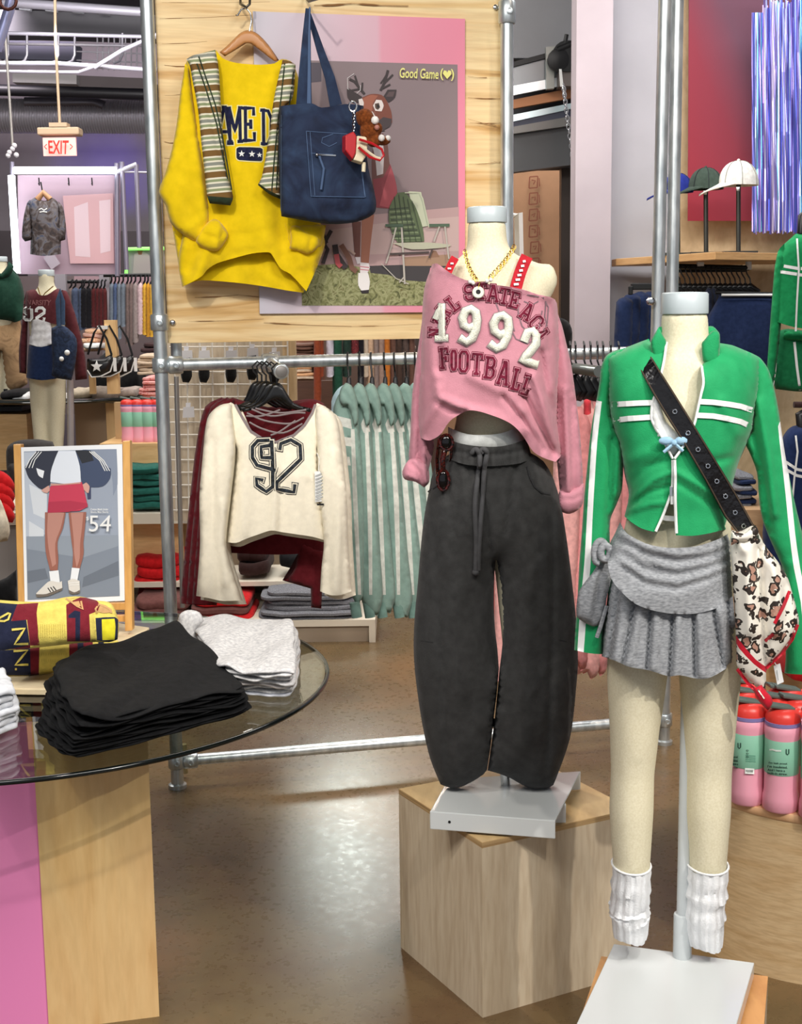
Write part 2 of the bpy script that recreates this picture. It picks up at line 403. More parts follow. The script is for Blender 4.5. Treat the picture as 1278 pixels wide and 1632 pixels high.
# slab letters as strokes in a unit box, y up
GL = {
'A': [[(.12,0),(.44,1)],[(.56,1),(.88,0)],[(.3,1),(.6,1)],[(.26,.34),(.74,.34)],[(0,.03),(.3,.03)],[(.7,.03),(1,.03)]],
'M': [[(.16,0),(.16,1)],[(.84,0),(.84,1)],[(.14,1),(.5,.3),(.86,1)],[(0,.03),(.32,.03)],[(.68,.03),(1,.03)],[(0,.97),(.2,.97)],[(.8,.97),(1,.97)]],
'E': [[(.22,0),(.22,1)],[(0,.04),(.95,.04),(.95,.26)],[(0,.96),(.92,.96),(.92,.76)],[(.22,.5),(.68,.5)],[(.66,.38),(.66,.62)]],
'D': [[(.22,0),(.22,1)],[(0,.04),(.6,.04),(.88,.25),(.88,.75),(.6,.96),(0,.96)]],
'L': [[(.3,0),(.3,1)],[(.05,.96),(.55,.96)],[(.05,.04),(.92,.04),(.92,.32)]],
'S': [[(.88,.68),(.88,.82),(.7,.96),(.3,.96),(.12,.82),(.12,.62),(.3,.5),(.7,.5),(.88,.38),(.88,.18),(.7,.04),(.3,.04),(.12,.18),(.12,.32)]],
'T': [[(.5,0),(.5,1)],[(.06,.74),(.06,.96),(.94,.96),(.94,.74)],[(.28,.04),(.72,.04)]],
'C': [[(.88,.66),(.88,.8),(.7,.96),(.3,.96),(.12,.8),(.12,.2),(.3,.04),(.7,.04),(.88,.2),(.88,.34)]],
'F': [[(.22,0),(.22,1)],[(0,.96),(.92,.96),(.92,.74)],[(.22,.5),(.66,.5)],[(.66,.4),(.66,.6)],[(0,.04),(.46,.04)]],
'O': [[(.3,.04),(.12,.2),(.12,.8),(.3,.96),(.7,.96),(.88,.8),(.88,.2),(.7,.04),(.28,.04)]],
'B': [[(.22,0),(.22,1)],[(0,.04),(.68,.04),(.88,.18),(.88,.38),(.7,.51),(.22,.51)],[(.7,.51),(.84,.64),(.84,.84),(.66,.96),(0,.96)]],
'N': [[(.18,0),(.18,1)],[(.82,0),(.82,1)],[(.14,.98),(.86,.02)],[(0,.03),(.36,.03)],[(.64,.97),(1,.97)],[(0,.97),(.2,.97)]],
'V': [[(.12,1),(.5,0),(.88,1)],[(0,.96),(.3,.96)],[(.7,.96),(1,.96)]],
'R': [[(.22,0),(.22,1)],[(0,.96),(.66,.96),(.86,.82),(.86,.62),(.68,.48),(.22,.48)],[(.5,.48),(.9,.04)],[(0,.04),(.42,.04)]],
'I': [[(.5,0),(.5,1)],[(.2,.96),(.8,.96)],[(.2,.04),(.8,.04)]], 'Y': [[(.5,0),(.5,.45)],[(.1,1),(.5,.45),(.9,1)],[(.28,.04),(.72,.04)]],
'9': [[(.85,.5),(.3,.5),(.12,.62),(.12,.84),(.32,.97),(.68,.97),(.87,.82),(.87,.2),(.7,.03),(.3,.03),(.13,.16),(.13,.3)]],
'2': [[(.13,.68),(.13,.84),(.32,.97),(.68,.97),(.87,.84),(.87,.62),(.16,.2),(.16,.05),(.88,.05),(.88,.26)]],
'1': [[(.55,0),(.55,.96)],[(.2,.72),(.55,.95)],[(.2,.04),(.9,.04)]], 'Z': [[(.1,.8),(.1,.95),(.88,.95),(.12,.05),(.9,.05),(.9,.22)]],
}
def quadmap(q):
    a, b, c, d = [np.array(p,float) for p in q]   # TL TR BR BL
    return lambda u, v: (a*(1-u)+b*u)*v + (d*(1-u)+c*u)*(1-v)
def letters(name, items, wd, key, mat, parent, outline=None, ow=3, off=.0012, **kw):
    """items: (char, quad TL TR BR BL in px)"""
    ls = []
    for ch, q in items:
        f = quadmap(q)
        for ln in GL[ch]: ls.append([f(u,v) for u,v in ln])
    if outline is not None: strokes(name+'_outline', ls, wd+ow*1.1, key, outline, parent, off*.55, cap=ow*.5+wd*.15)
    return strokes(name, ls, wd, key, mat, parent, off, cap=wd*.15, **kw)
_tc = {}
def textmesh(s, bold=0):
    if (s,bold) in _tc: return _tc[(s,bold)]
    cu = bpy.data.curves.new('t','FONT'); cu.body = s; cu.offset = bold; cu.resolution_u = 3; to = bpy.data.objects.new('t', cu); COL.objects.link(to)
    dg = bpy.context.evaluated_depsgraph_get(); dg.update(); me = to.evaluated_get(dg).to_mesh(); V = np.array([v.co[:2] for v in me.vertices]); F = [tuple(p.vertices) for p in me.polygons]
    to.evaluated_get(dg).to_mesh_clear(); bpy.data.objects.remove(to); bpy.data.curves.remove(cu)
    lo = V.min(0); hi = V.max(0); V = (V-lo)/(hi-lo); _tc[(s,bold)] = (V,F); return V, F
def text(name, s, quad, place, mat, parent, bold=0, flipx=False, **kw):
    """place: function px,py -> world point; quad TL TR BR BL in px"""
    V, F = textmesh(s, bold); f = quadmap(quad); vs = [place(*[float(t) for t in f(u,v)]) for u,v in V]; fs = []
    for q in F:
        nn = (vs[q[1]]-vs[q[0]]).cross(vs[q[2]]-vs[q[0]]); fs.append(q if nn.dot(FV) < 0 else q[::-1])
    return obj(name, vs, fs, mat, parent, **kw)
def flat(name, layers, pl, parent, step=.0003, off=0, **kw):
    """a flat printed sheet: one mesh of coloured shapes in thin ink layers. layers: (mat, polygon, round?)"""
    vs = []; fs = []; mats = []; mi = []
    for i, L in enumerate(layers):
        m, q = L[0], L[1]; q = [tuple(p) for p in (rnd(q, 3, 50)[0] if len(L) > 2 and L[2] else q)]
        if m not in mats: mats.append(m)
        pts = [Vector((float(a),float(b))) for a,b in q]; n = len(pts); vo, eo, fo, *_ = delaunay_2d_cdt(pts, [(j,(j+1)%n) for j in range(n)], [], 1, 1e-4)
        b = len(vs); vs += [pl.at(v.x, v.y, off+step*i) for v in vo]
        for f in fo:
            t = tuple(j+b for j in f); nn = (vs[t[1]]-vs[t[0]]).cross(vs[t[2]]-vs[t[0]]); fs.append(t if nn.dot(FV) < 0 else t[::-1]); mi.append(mats.index(m))
    return obj(name, vs, fs, mats, parent, False, mi, **kw)
def line(m, pts, wd): l, r = strokeq(pts, wd); return (m, [tuple(p) for p in l]+[tuple(p) for p in r[::-1]])
def slab(name, q, pl, t, mat, parent=None, bevel=0, **kw):
    """board with px outline on plane pl and real thickness t going back"""
    a = [pl.at(*p) for p in q]; return MB().hexa([p-pl.n*t for p in a], a).build(name, mat, parent, bevel=bevel, **kw)
def loft(rings, n=28):
    """rings: (centre, rx, ry, power) -> closed surface"""
    mb = MB(); v = []; f = []
    for c, rx, ry, *e in rings:
        pw = e[0] if e else 1; c = Vector(c)
        for k in range(n):
            a = 2*math.pi*k/n; ca, sa = math.cos(a), math.sin(a); v.append(c+Vector((math.copysign(abs(ca)**pw,ca)*rx, math.copysign(abs(sa)**pw,sa)*ry, 0)))
    m = len(rings)
    for i in range(m-1):
        for k in range(n): f.append((i*n+k, i*n+(k+1)%n, (i+1)*n+(k+1)%n, (i+1)*n+k))
    f += [tuple(range(n))[::-1], tuple(range((m-1)*n,m*n))]; mb.add(v, f); return mb
def dup(root, delta, label=None, group=None, name=None):
    def cp(o, par):
        c = o.copy(); COL.objects.link(c); c.parent = par
        for ch in list(o.children):
            if ch.name in seen: continue
            cp(ch, c)
        return c
    seen = set(); r = cp(root, None); r.location = root.location+Vector(delta)
    if label: r['label'] = label
    if group: r['group'] = group
    return r
ORD = ['first','second','third','fourth','fifth','sixth','seventh','eighth','ninth','tenth','eleventh','twelfth','thirteenth','fourteenth','fifteenth','sixteenth','seventeenth','eighteenth','nineteenth','twentieth']
random.seed(7)
# ---------------------------------------------------------------- materials
GALV = None
def galv():
    m, nt, bs = newmat('galvanised steel'); L = nt.links; mp = coords(nt, (30,30,8)); n = nd(nt,'ShaderNodeTexNoise'); n.inputs['Scale'].default_value = 1.5; n.inputs['Detail'].default_value = 5
    L.new(mp.outputs[0], n.inputs['Vector']); r = ramp(nt, n.outputs[0], [(.3,'#a9b3b8'),(.7,'#dfe6e8')]); L.new(r.outputs[0], bs.inputs['Base Color'])
    bs.inputs['Metallic'].default_value = .75; bs.inputs['Roughness'].default_value = .36; bumpit(nt, bs, n.outputs[0], .12); return m
GALV = galv()
BLK = M('black steel', '#17181a', .45, .3); BLKP = M('black plastic', '#131417', .35); WHT = M('white paint', '#e9ebea', .5); CHR = M('chrome', '#d8dadc', .15, 1)
CREAMSK = None
PLY = wood('pale plywood', [(.25,'#c9a77a'),(.45,'#e6cfa2'),(.6,'#efddb6'),(.8,'#dcc08e')], (1.1,1.1,7), .5, 1.8)
PLYV = wood('upright plywood', [(.25,'#bfae95'),(.42,'#cfbea3'),(.6,'#dccdb3'),(.78,'#c7b497')], (7,7,.9), .42, .8, .3)
MAPLE = wood('honey maple veneer', [(.3,'#dfb37a'),(.5,'#e9c48c'),(.62,'#e5bd84'),(.8,'#d5a66a')], (5,5,.8), .5, 1.6, .18)
MAPLEH = wood('honey maple board', [(.3,'#d2a56c'),(.5,'#e3bd86'),(.7,'#d8ad74')], (1,1,8), .5, 1, .25)
SHELFW = M('whitewashed shelf board', '#ddd5c4', .55); EDGE = M('plywood edge', '#b98f5e', .6)
def concrete():
    m, nt, bs = newmat('polished concrete'); L = nt.links; mp = coords(nt, (1,1,1))
    a = nd(nt,'ShaderNodeTexNoise'); a.inputs['Scale'].default_value = 1.3; a.inputs['Detail'].default_value = 8; a.inputs['Roughness'].default_value = .62; L.new(mp.outputs[0], a.inputs['Vector'])
    r = ramp(nt, a.outputs[0], [(.28,'#43321f'),(.42,'#5f4830'),(.55,'#6d5a3c'),(.75,'#8a6844')])
    b = nd(nt,'ShaderNodeTexNoise'); b.inputs['Scale'].default_value = 55; b.inputs['Detail'].default_value = 6; L.new(mp.outputs[0], b.inputs['Vector'])
    r2 = ramp(nt, b.outputs[0], [(.3,(.72,.70,.66)),(.6,(1,1,1))]); mx = nd(nt,'ShaderNodeMixRGB', blend_type='MULTIPLY'); mx.inputs[0].default_value = .28
    L.new(r.outputs[0], mx.inputs[1]); L.new(r2.outputs[0], mx.inputs[2])
    # scattered pits worn in the finish
    v = nd(nt,'ShaderNodeTexVoronoi'); v.inputs['Scale'].default_value = 26; L.new(mp.outputs[0], v.inputs['Vector'])
    c = nd(nt,'ShaderNodeTexNoise'); c.inputs['Scale'].default_value = 2.4; L.new(mp.outputs[0], c.inputs['Vector'])
    rv = ramp(nt, v.outputs['Distance'], [(.05,(1,1,1)),(.10,(0,0,0))]); rc = ramp(nt, c.outputs[0], [(.66,(0,0,0)),(.74,(1,1,1))])
    mm = nd(nt,'ShaderNodeMath', operation='MULTIPLY'); L.new(rv.outputs[0], mm.inputs[0]); L.new(rc.outputs[0], mm.inputs[1])
    m3 = nd(nt,'ShaderNodeMixRGB'); L.new(mm.outputs[0], m3.inputs[0]); L.new(mx.outputs[0], m3.inputs[1]); m3.inputs[2].default_value = lin('#2f2419'); L.new(m3.outputs[0], bs.inputs['Base Color'])
    rr = nd(nt,'ShaderNodeMapRange'); rr.inputs['To Min'].default_value = .20; rr.inputs['To Max'].default_value = .38; L.new(b.outputs[0], rr.inputs['Value']); L.new(rr.outputs[0], bs.inputs['Roughness'])
    bs.inputs['Specular IOR Level'].default_value = .6; bumpit(nt, bs, b.outputs[0], .05, .001); return m
CONC = concrete()
def plaster(name, c, sc_=3):
    m, nt, bs = newmat(name); mp = coords(nt); n = nd(nt,'ShaderNodeTexNoise'); n.inputs['Scale'].default_value = sc_; n.inputs['Detail'].default_value = 6; nt.links.new(mp.outputs[0], n.inputs['Vector'])
    a = lin(c); r = ramp(nt, n.outputs[0], [(.3,tuple(x*.92 for x in a[:3])),(.7,tuple(min(1,x*1.06) for x in a[:3]))]); nt.links.new(r.outputs[0], bs.inputs['Base Color']); bs.inputs['Roughness'].default_value = .75; bumpit(nt, bs, n.outputs[0], .05); return m
# ---------------------------------------------------------------- setting
def quad(name, pts, mat): return struct(obj(name, pts, [(0,1,2,3)], mat))
bx = lambda n, a, b, m, **k: struct(MB().box(a,b).build(n, m, **k))
bx('floor', (-8,-3,-.1), (6,15,0), CONC)
quad('ceiling', [(-8,-3,4.25),(6,-3,4.25),(6,15,4.25),(-8,15,4.25)], M('dark ceiling deck','#3b3b40',.8))
WLAV = plaster('lavender grey wall paint','#a9a0a8'); WGRY = plaster('light grey wall paint','#b9b9c0'); WDK = plaster('charcoal wall paint','#3e3e42')
bx('wall_back', (-8,14,0), (1.6,14.2,4.25), WLAV); bx('wall_left', (-8.2,-3,0), (-8,14.2,4.25), WLAV); bx('wall_side', (6,-3,0), (6.2,7.3,4.25), WGRY)
bx('wall_right', (1.09,7.1,0), (6,7.3,4.25), WGRY)
xa = P(917,300,6.9).x; xb = P(974,300,6.9).x
bx('trim_1', (xa,6.9,0), (xb,7.1,4.25), plaster('column paint','#cbbfc6'))
bx('wall_partition', (1.085,7.3,0), (1.20,8.2,4.25), WGRY)
zl = P(860,262,8.2).z
bx('wall_lintel', (.2,8.2,P(860,268,8.2).z), (1.9,8.35,P(860,90,8.2).z+.05), WDK)
bx('wall_upper', (.2,8.1,P(860,92,8.1).z), (1.9,8.2,4.25), plaster('mid grey paint','#8b8c90'))
# roller shutter above the opening
sh = thing('roller_shutter','grey roller shutter box and rails above the opening right of the wood panel','shutter',(P(860,200,8.05).x,8.05,P(860,262,8.05).z))
def strip(nm, y0a, y1a, y0b, y1b, Y, m, par, t=.05, x0=812, x1=917):
    a = P(x0,y0a,Y); b = P(x1,y0b,Y); c = P(x1,y1b,Y); d = P(x0,y1a,Y); q = [a,b,c,d]
    return MB().hexa([p+Vector((0,t,0)) for p in q][::1], q).build(nm, m, par)
strip('shutter_box', 108,150,80,125, 8.0, M('dull zinc','#72777a',.35,.7), sh, .12)
strip('guide_rail', 138,153,118,132, 7.96, M('pale zinc','#d0dade',.3,.6), sh, .03)
strip('timber_strip', 160,174,139,155, 7.98, M('orange timber','#a8714a',.6), sh, .05)
strip('curtain_bar', 184,195,163,172, 7.95, M('pale bar','#b8cbd0',.3,.6), sh, .03)
strip('curtain_slat', 194,203,173,184, 7.96, M('navy slat','#33374a',.5), sh, .05)
strip('curtain_slat', 203,214,184,199, 7.94, M('grey slat','#6d6c6a',.4,.4), sh, .04)
strip('header_beam', 214,275,199,262, 7.98, M('dark header','#45474a',.5), sh, .10)
strip('top_track', 100,108,72,80, 7.98, BLK, sh, .03)
slab('end_bracket', [(870,75),(884,73),(883,141),(871,142)], PL(7.9), .05, M('bracket','#8f938f',.4,.5), sh)
mt = thing('shutter_motor','dark shutter drive motor with sprocket by the grey column','motor',P(900,135,7.85))
MB().box(P(891,113,7.85), P(916,137,7.85)+Vector((0,.15,0))).build('motor_box', M('motor grey','#6f6764',.5,.3), mt)
MB().lathe(P(903,90,7.85), [(.001,-.02),(.085,-.02),(.085,.10),(.001,.10)], 20, (0,1,0)).build('drive_wheel', BLK, mt, True)
MB().lathe(P(890,95,7.83), [(.03,-.01),(.062,0),(.062,.03),(.03,.04)], 14, (0,1,0)).build('sprocket', BLK, mt, True)
MB().tube([P(900,72,7.84),P(903,55,7.84)], .012, 8).tube([P(888,80,7.84),P(915,68,7.84)], .02, 8).build('bolt', BLK, mt, True)
slab('label_plate', [(891,110),(895,110),(898,138),(893,138)], PL(7.82), .01, WHT, mt)
ch = thing('pull_chain','thin steel pull chain hanging from the shutter motor','chain',P(913,270,7.8))
cp = [(898,138),(900,155),(903,180),(906,205),(910,235),(913,262),(914,275)]
for i in range(24):
    t = i/23*(len(cp)-1); k = min(int(t),len(cp)-2); f_ = t-k; x = cp[k][0]*(1-f_)+cp[k+1][0]*f_; y = cp[k][1]*(1-f_)+cp[k+1][1]*f_; c = P(x,y,7.8); a = []
    for j in range(10): an = j/10*2*math.pi; u = math.cos(an)*.010; a.append(c+Vector((u if i%2 else u*.3, u*.3 if i%2 else u, math.sin(an)*.018)))
    MB().tube(a, .0035, 5, True).build('link', CHR, ch, True)
# outside passage
bx('wall_passage', (.3,9.6,0), (1.7,9.7,3.2), plaster('rusty brown concrete','#a07a5c',9))
bx('door_1', (P(893,400,8.25).x,8.22,0), (P(912,400,8.25).x,8.32,P(860,268,8.25).z), M('dark bronze door frame','#3a322e',.4,.4))
bx('trim_2', (P(862,400,8.22).x,8.2,0), (P(866,400,8.22).x,8.22,.01), BLK)
plp = PL(9.58); gm = M('red brown glyph paint','#7c4836',.8)
gl = thing('wall_glyphs','column of reddish square glyph marks on the brown wall beyond the opening','decoration',plp.at(852,530))
for i,y in enumerate(range(282,540,26)):
    x = 852+(-2 if i<4 else 0); q = [(x-6,y),(x+7,y-1),(x+6,y+17),(x-7,y+18)]
    flat('glyph', [line(gm,q[:2],2),line(gm,q[1:3],2),line(gm,q[2:],2),line(gm,[q[3],q[0]],2), line(gm,[(x-3,y+5+(i%3)*2),(x+3,y+6),(x+(i%2)*2,y+12)],2), line(gm,[(x+9,y+2),(x+10,y+15)],1.6)], plp, gl)
# ---------------------------------------------------------------- left background: ceiling services
def beamq(name, q, Y, m, t, **k): return slab(name, q, PL(Y), t, m, **k)
DK = M('dark grey beam','#5a5a60',.6); PALE = M('pale strut','#c9c7d6',.45,.3)
bm_ = beamq('ceiling_beam', [(-200,8),(420,30),(420,66),(-200,46)], 11.0, DK, .25, label='wide flat dark beam crossing the ceiling at upper left', cat='beam')
tubeo('ceiling_strut', [P(-160,-5,10.5),P(27,5,10.5),P(240,20,10.5)], .035, PALE, label='pale strut at the very top left above the beam', cat='strut')
lp = M('lit ceiling panel','#c8ccd6',.5)
for i in range(4): beamq('ceiling_panel', [(33+i*42,3+i*2),(52+i*42,4+i*2),(48+i*42,17+i*2),(30+i*42,15+i*2)], 10.9, lp, .04, label=ORD[i]+' pale panel from the left between the joists above the dark beam', cat='ceiling panel', group='ceiling panels')
tr = thing('cable_tray','hanging cable tray with curved cross hoops under the ceiling beam','cable tray',P(120,110,10.2))
tubeo('side_rail', [P(-60,51,10.2),P(250,59,10.2)], .014, PALE, tr); tubeo('side_rail', [P(-60,69,10.2),P(215,73,10.2)], .010, M('dull strut','#77747c',.5), tr)
tubeo('side_rail', [P(-60,101,10.0),P(90,101,10.0),P(250,112,10.0)], .016, PALE, tr); tubeo('side_rail', [P(-60,113,9.9),P(125,115,9.9),P(145,108,9.9),P(175,96,9.9)], .010, PALE, tr)
for x in (-20,8,38,88,114,190):
    tubeo('hoop', [P(x+5,53,10.2),P(x+5,88,10.2),P(x+1,97,10.15),P(x-9,101,10.1)], .009, M('hoop steel','#8f8d97',.4,.5), tr, n=7)
cg = thing('wire_cage','dark wire cage hanging beneath the tray next to the galvanised post','cage',P(180,120,10.6))
for i in range(9): tubeo('wire', [P(155+i*9,60,10.6),P(155+i*9,112,10.6)], .006, M('wire grey','#8a8890',.5), cg, n=6)
for y in (70,82,96): tubeo('wire', [P(122,y,10.6),P(240,y+4,10.6)], .006, M('wire grey','#8a8890',.5), cg, n=6)
beamq('ceiling_box', [(122,120),(240,125),(240,150),(122,145)], 11.6, M('taupe box','#6a6264',.7), .4, label='taupe service box hanging below the wire cage', cat='box')
beamq('ceiling_box', [(0,64),(118,66),(116,96),(0,94)], 11.8, M('grey ceiling tile','#77778a',.7), .3, label='grey lavender ceiling box behind the cable tray', cat='box')
beamq('ceiling_box', [(20,117),(122,119),(122,134),(20,131)], 11.5, M('pale box','#b6b3b4',.7), .3, label='pale grey service box above the round duct', cat='box')
tubeo('ceiling_pipe', [P(-80,141,11.2),P(250,151,11.2)], .045, M('black pipe','#1b1a20',.5), label='thick black pipe running above the round duct', cat='pipe')
tubeo('conduit', [P(150,108,9.8),P(195,80,9.8),P(250,55,9.8)], .014, PALE, label='thin pale conduit rising to the right towards the post', cat='conduit')
# round corrugated duct
dv = []; Yd = 12.4; a = P(-130,184,Yd); b = P(262,186,Yd); R_ = .147; n = 190; mbd = MB(); pts = [a+(b-a)*(i/n) for i in range(n+1)]
mbd.tube(pts, [R_+(.006 if i%2 else -.004) for i in range(n+1)], 28)
mbd.build('round_duct', M('corrugated duct metal','#c9c5cc',.32,.6), None, True, label='large corrugated silver ventilation duct running across the back wall', cat='duct')
hd = thing('duct_branch','grey elbow collar on top of the round duct','duct',P(110,165,12.3)); MB().tube([P(40,164,12.3),P(150,163,12.3),P(166,170,12.3)], .05, 12).build('collar', M('collar grey','#84818a',.35,.7), hd, True)
# exit sign
ex = thing('exit_sign','illuminated red EXIT sign with tan housing hanging at upper left','exit sign',P(92,248,8.6)); pe = PL(8.6); TAN = M('tan housing','#cfb495',.5)
MB().box(pe.at(59,215), pe.at(125,202)+Vector((0,.12,0))).build('housing', TAN, ex, bevel=.008)
MB().box(pe.at(78,202), pe.at(106,195)+Vector((0,.09,0))).build('canopy', TAN, ex)
tubeo('stem', [pe.at(84,-40,-.05),pe.at(85,60,-.05),pe.at(92,196,-.05)], .009, TAN, ex)
em, nt, bs = newmat('lit sign face'); bs.inputs['Base Color'].default_value = lin('#f2b9b0'); bs.inputs['Emission Color'].default_value = lin('#f5b4ab'); bs.inputs['Emission Strength'].default_value = .55
er, nt, bs = newmat('lit red letters'); bs.inputs['Base Color'].default_value = lin('#f0241c'); bs.inputs['Emission Color'].default_value = lin('#f5281e'); bs.inputs['Emission Strength'].default_value = .9
MB().box(pe.at(68,248,-.02), pe.at(119,218,-.02)+Vector((0,.02,0))).build('face', em, ex)
text('lettering','EXIT',[(77,224),(110,224),(109,246),(78,245)], lambda x,y: pe.at(x,y,.006), er, ex, .02)
flat('arrow',[line(er,[(75,230),(71,234),(75,238)],1.5),line(er,[(112,230),(116,234),(112,238)],1.5)],pe,ex,off=.006)
# sprinkler drop
sp = thing('hanging_fixture','thin drop rod with a small cluster of clear lamps left of the exit sign','lamp',P(20,250,8.2))
tubeo('rod', [P(8,52,8.2),P(12,110,8.2),P(20,232,8.2)], .008, M('rod grey','#a8a4a0',.4,.5), sp)
for x,y in ((15,243),(20,237),(26,247),(23,232),(13,248)): MB().ball(P(x,y,8.2),.016,10).build('bulb', M('clear bulb','#d9d5da',.15), sp, True)
tubeo('bent_pipe', [P(24,-30,5),P(14,18,5),P(-6,80,5)], .02, M('bluish pipe','#a8aedb',.35,.4), label='bluish pipe slanting out of frame at the top left corner', cat='pipe')
rg = [P(13+13*math.cos(t/12*6.283), 2+13*math.sin(t/12*6.283), 4.9) for t in range(12)]; tubeo('clamp_ring', rg, .006, M('rust ring','#6b4038',.4,.6), closed=True, label='dark reddish ring round the bluish pipe at top left', cat='ring')
# neon framed banner stand
nf = thing('neon_frame','pipe frame with glowing white tubes round a pale printed banner','display frame',P(110,437,8.0)); pn = PL(8.0)
nm, nt, bs = newmat('glowing tube'); bs.inputs['Base Color'].default_value = (1,1,1,1); bs.inputs['Emission Color'].default_value = (.86,.95,1,1); bs.inputs['Emission Strength'].default_value = 5
def translucent(name, c, mixf=.5):
    m = bpy.data.materials.new(name); m.use_nodes = True; nt = m.node_tree; bs = nt.nodes['Principled BSDF']; bs.inputs['Base Color'].default_value = lin(c); bs.inputs['Roughness'].default_value = .6
    t = nt.nodes.new('ShaderNodeBsdfTranslucent'); t.inputs[0].default_value = lin(c); mx = nt.nodes.new('ShaderNodeMixShader'); mx.inputs[0].default_value = mixf
    nt.links.new(bs.outputs[0], mx.inputs[1]); nt.links.new(t.outputs[0], mx.inputs[2]); nt.links.new(mx.outputs[0], nt.nodes['Material Output'].inputs[0]); return m
tubeo('light_tube', [pn.at(27,273,.05),pn.at(188,273,.05)], .021, nm, nf); tubeo('light_tube', [pn.at(22,281,.05),pn.at(31,436,.05)], .021, nm, nf)
BAN = translucent('pale pink banner','#d8c0cf')
slab('banner', [(28,279),(192,279),(192,437),(30,437)], PL(8.04), .004, BAN, nf)
flat('banner_print', [(M('banner rose','#d4aab0',.8),[(100,312),(180,308),(182,420),(112,420),(104,350)],1),(M('banner pale','#dfc6cf',.8),[(118,330),(140,322),(144,410),(120,408)],1),(M('banner pale',''),[(158,320),(176,318),(176,400),(160,404)],1),(M('banner haze','#c9bcc9',.8),[(70,412),(80,395),(96,420),(82,430)],1)], PL(8.03), nf)
for x,y0,x1,y1 in ((19,258,19,285),(186,260,187,440),(194,258,202,430),(217,262,222,395)): tubeo('upright', [pn.at(x,y0),pn.at(x1,y1)], .014, M('purple lit pipe','#9b95a8',.35,.6), nf)
tubeo('cross_pipe', [pn.at(186,275),pn.at(218,262)], .015, PALE, nf); tubeo('cross_pipe', [pn.at(195,274),pn.at(248,275)], .006, PALE, nf)
for x in (64,111,148): tubeo('peg', [pn.at(x,284,.03),pn.at(x+1,296,.03),pn.at(x+2,294,.06)], .004, BLK, nf, n=6)
# hoodie on the frame
tie = None
def blotch(name, cols, sc_=14):
    m, nt, bs = newmat(name); mp = coords(nt); n = nd(nt,'ShaderNodeTexNoise'); n.inputs['Scale'].default_value = sc_; n.inputs['Detail'].default_value = 6; n.inputs['Distortion'].default_value = 2; nt.links.new(mp.outputs[0], n.inputs['Vector'])
    r = ramp(nt, n.outputs[0], [(.32+.36*i/(len(cols)-1),c) for i,c in enumerate(cols)]); nt.links.new(r.outputs[0], bs.inputs['Base Color']); bs.inputs['Roughness'].default_value = .9; return m
th_ = thing('printed_hoodie','dark blotchy dyed hoodie on a wood hanger before the glowing banner','hoodie',P(70,408,7.85)); TD = blotch('dark dyed jersey',['#23262e','#4b3f3c','#6e6a6e','#3f4a66'])
sheet('body', [(57,314),(64,318),(72,320),(81,314),(92,322),(96,345),(97,375),(97,405),(70,408),(48,405),(49,370),(46,340),(46,322)], 7.85, TD, th_, .09, g=4, open_=[(7,9)], wr=[(.004,.3,.05,1)])
sheet('sleeve', [(48,318),(43,324),(37,350),(35,378),(40,385),(52,382),(50,350)], 7.83, TD, th_, .05, g=4); sheet('sleeve', [(93,321),(100,330),(105,358),(104,382),(92,386),(86,374),(93,350)], 7.83, TD, th_, .05, g=4)
tubeo('hanger', [P(60,318,7.84),P(69,307,7.84),P(80,318,7.84)], .018, M('pale wood','#b98a62',.5), th_); tubeo('hook', [P(69,307,7.84),P(67,302,7.84),P(65,290,7.84)], .004, BLK, th_, n=6)
strokes('print',[[(62,334),(66,332),(70,335),(75,332)],[(63,338),(69,337),(75,338)]],1.6,'body',WHT,th_,.004)
# green neon framed picture
gp = thing('lit_picture','small shirt picture in a glowing green frame beside the steel post','picture',P(225,440,9.0)); gn, nt, bs = newmat('green glow'); bs.inputs['Base Color'].default_value = lin('#8df070'); bs.inputs['Emission Color'].default_value = lin('#8df070'); bs.inputs['Emission Strength'].default_value = .8
p9 = PL(9.0); slab('backing',[(204,398),(262,398),(262,440),(204,440)],p9,.03,M('picture grey','#8d8a8e',.6),gp)
tubeo('frame',[p9.at(202,440,.02),p9.at(203,397,.02),p9.at(262,396,.02)],.012,gn,gp); flat('print',[(M('picture shirt','#a7a09f',.7),[(214,405),(222,402),(230,402),(238,408),(240,436),(212,436)],1),(M('picture skin','#8a5c48',.7),[(219,399),(228,399),(226,406),(221,406)],1)],p9,gp,off=.005)
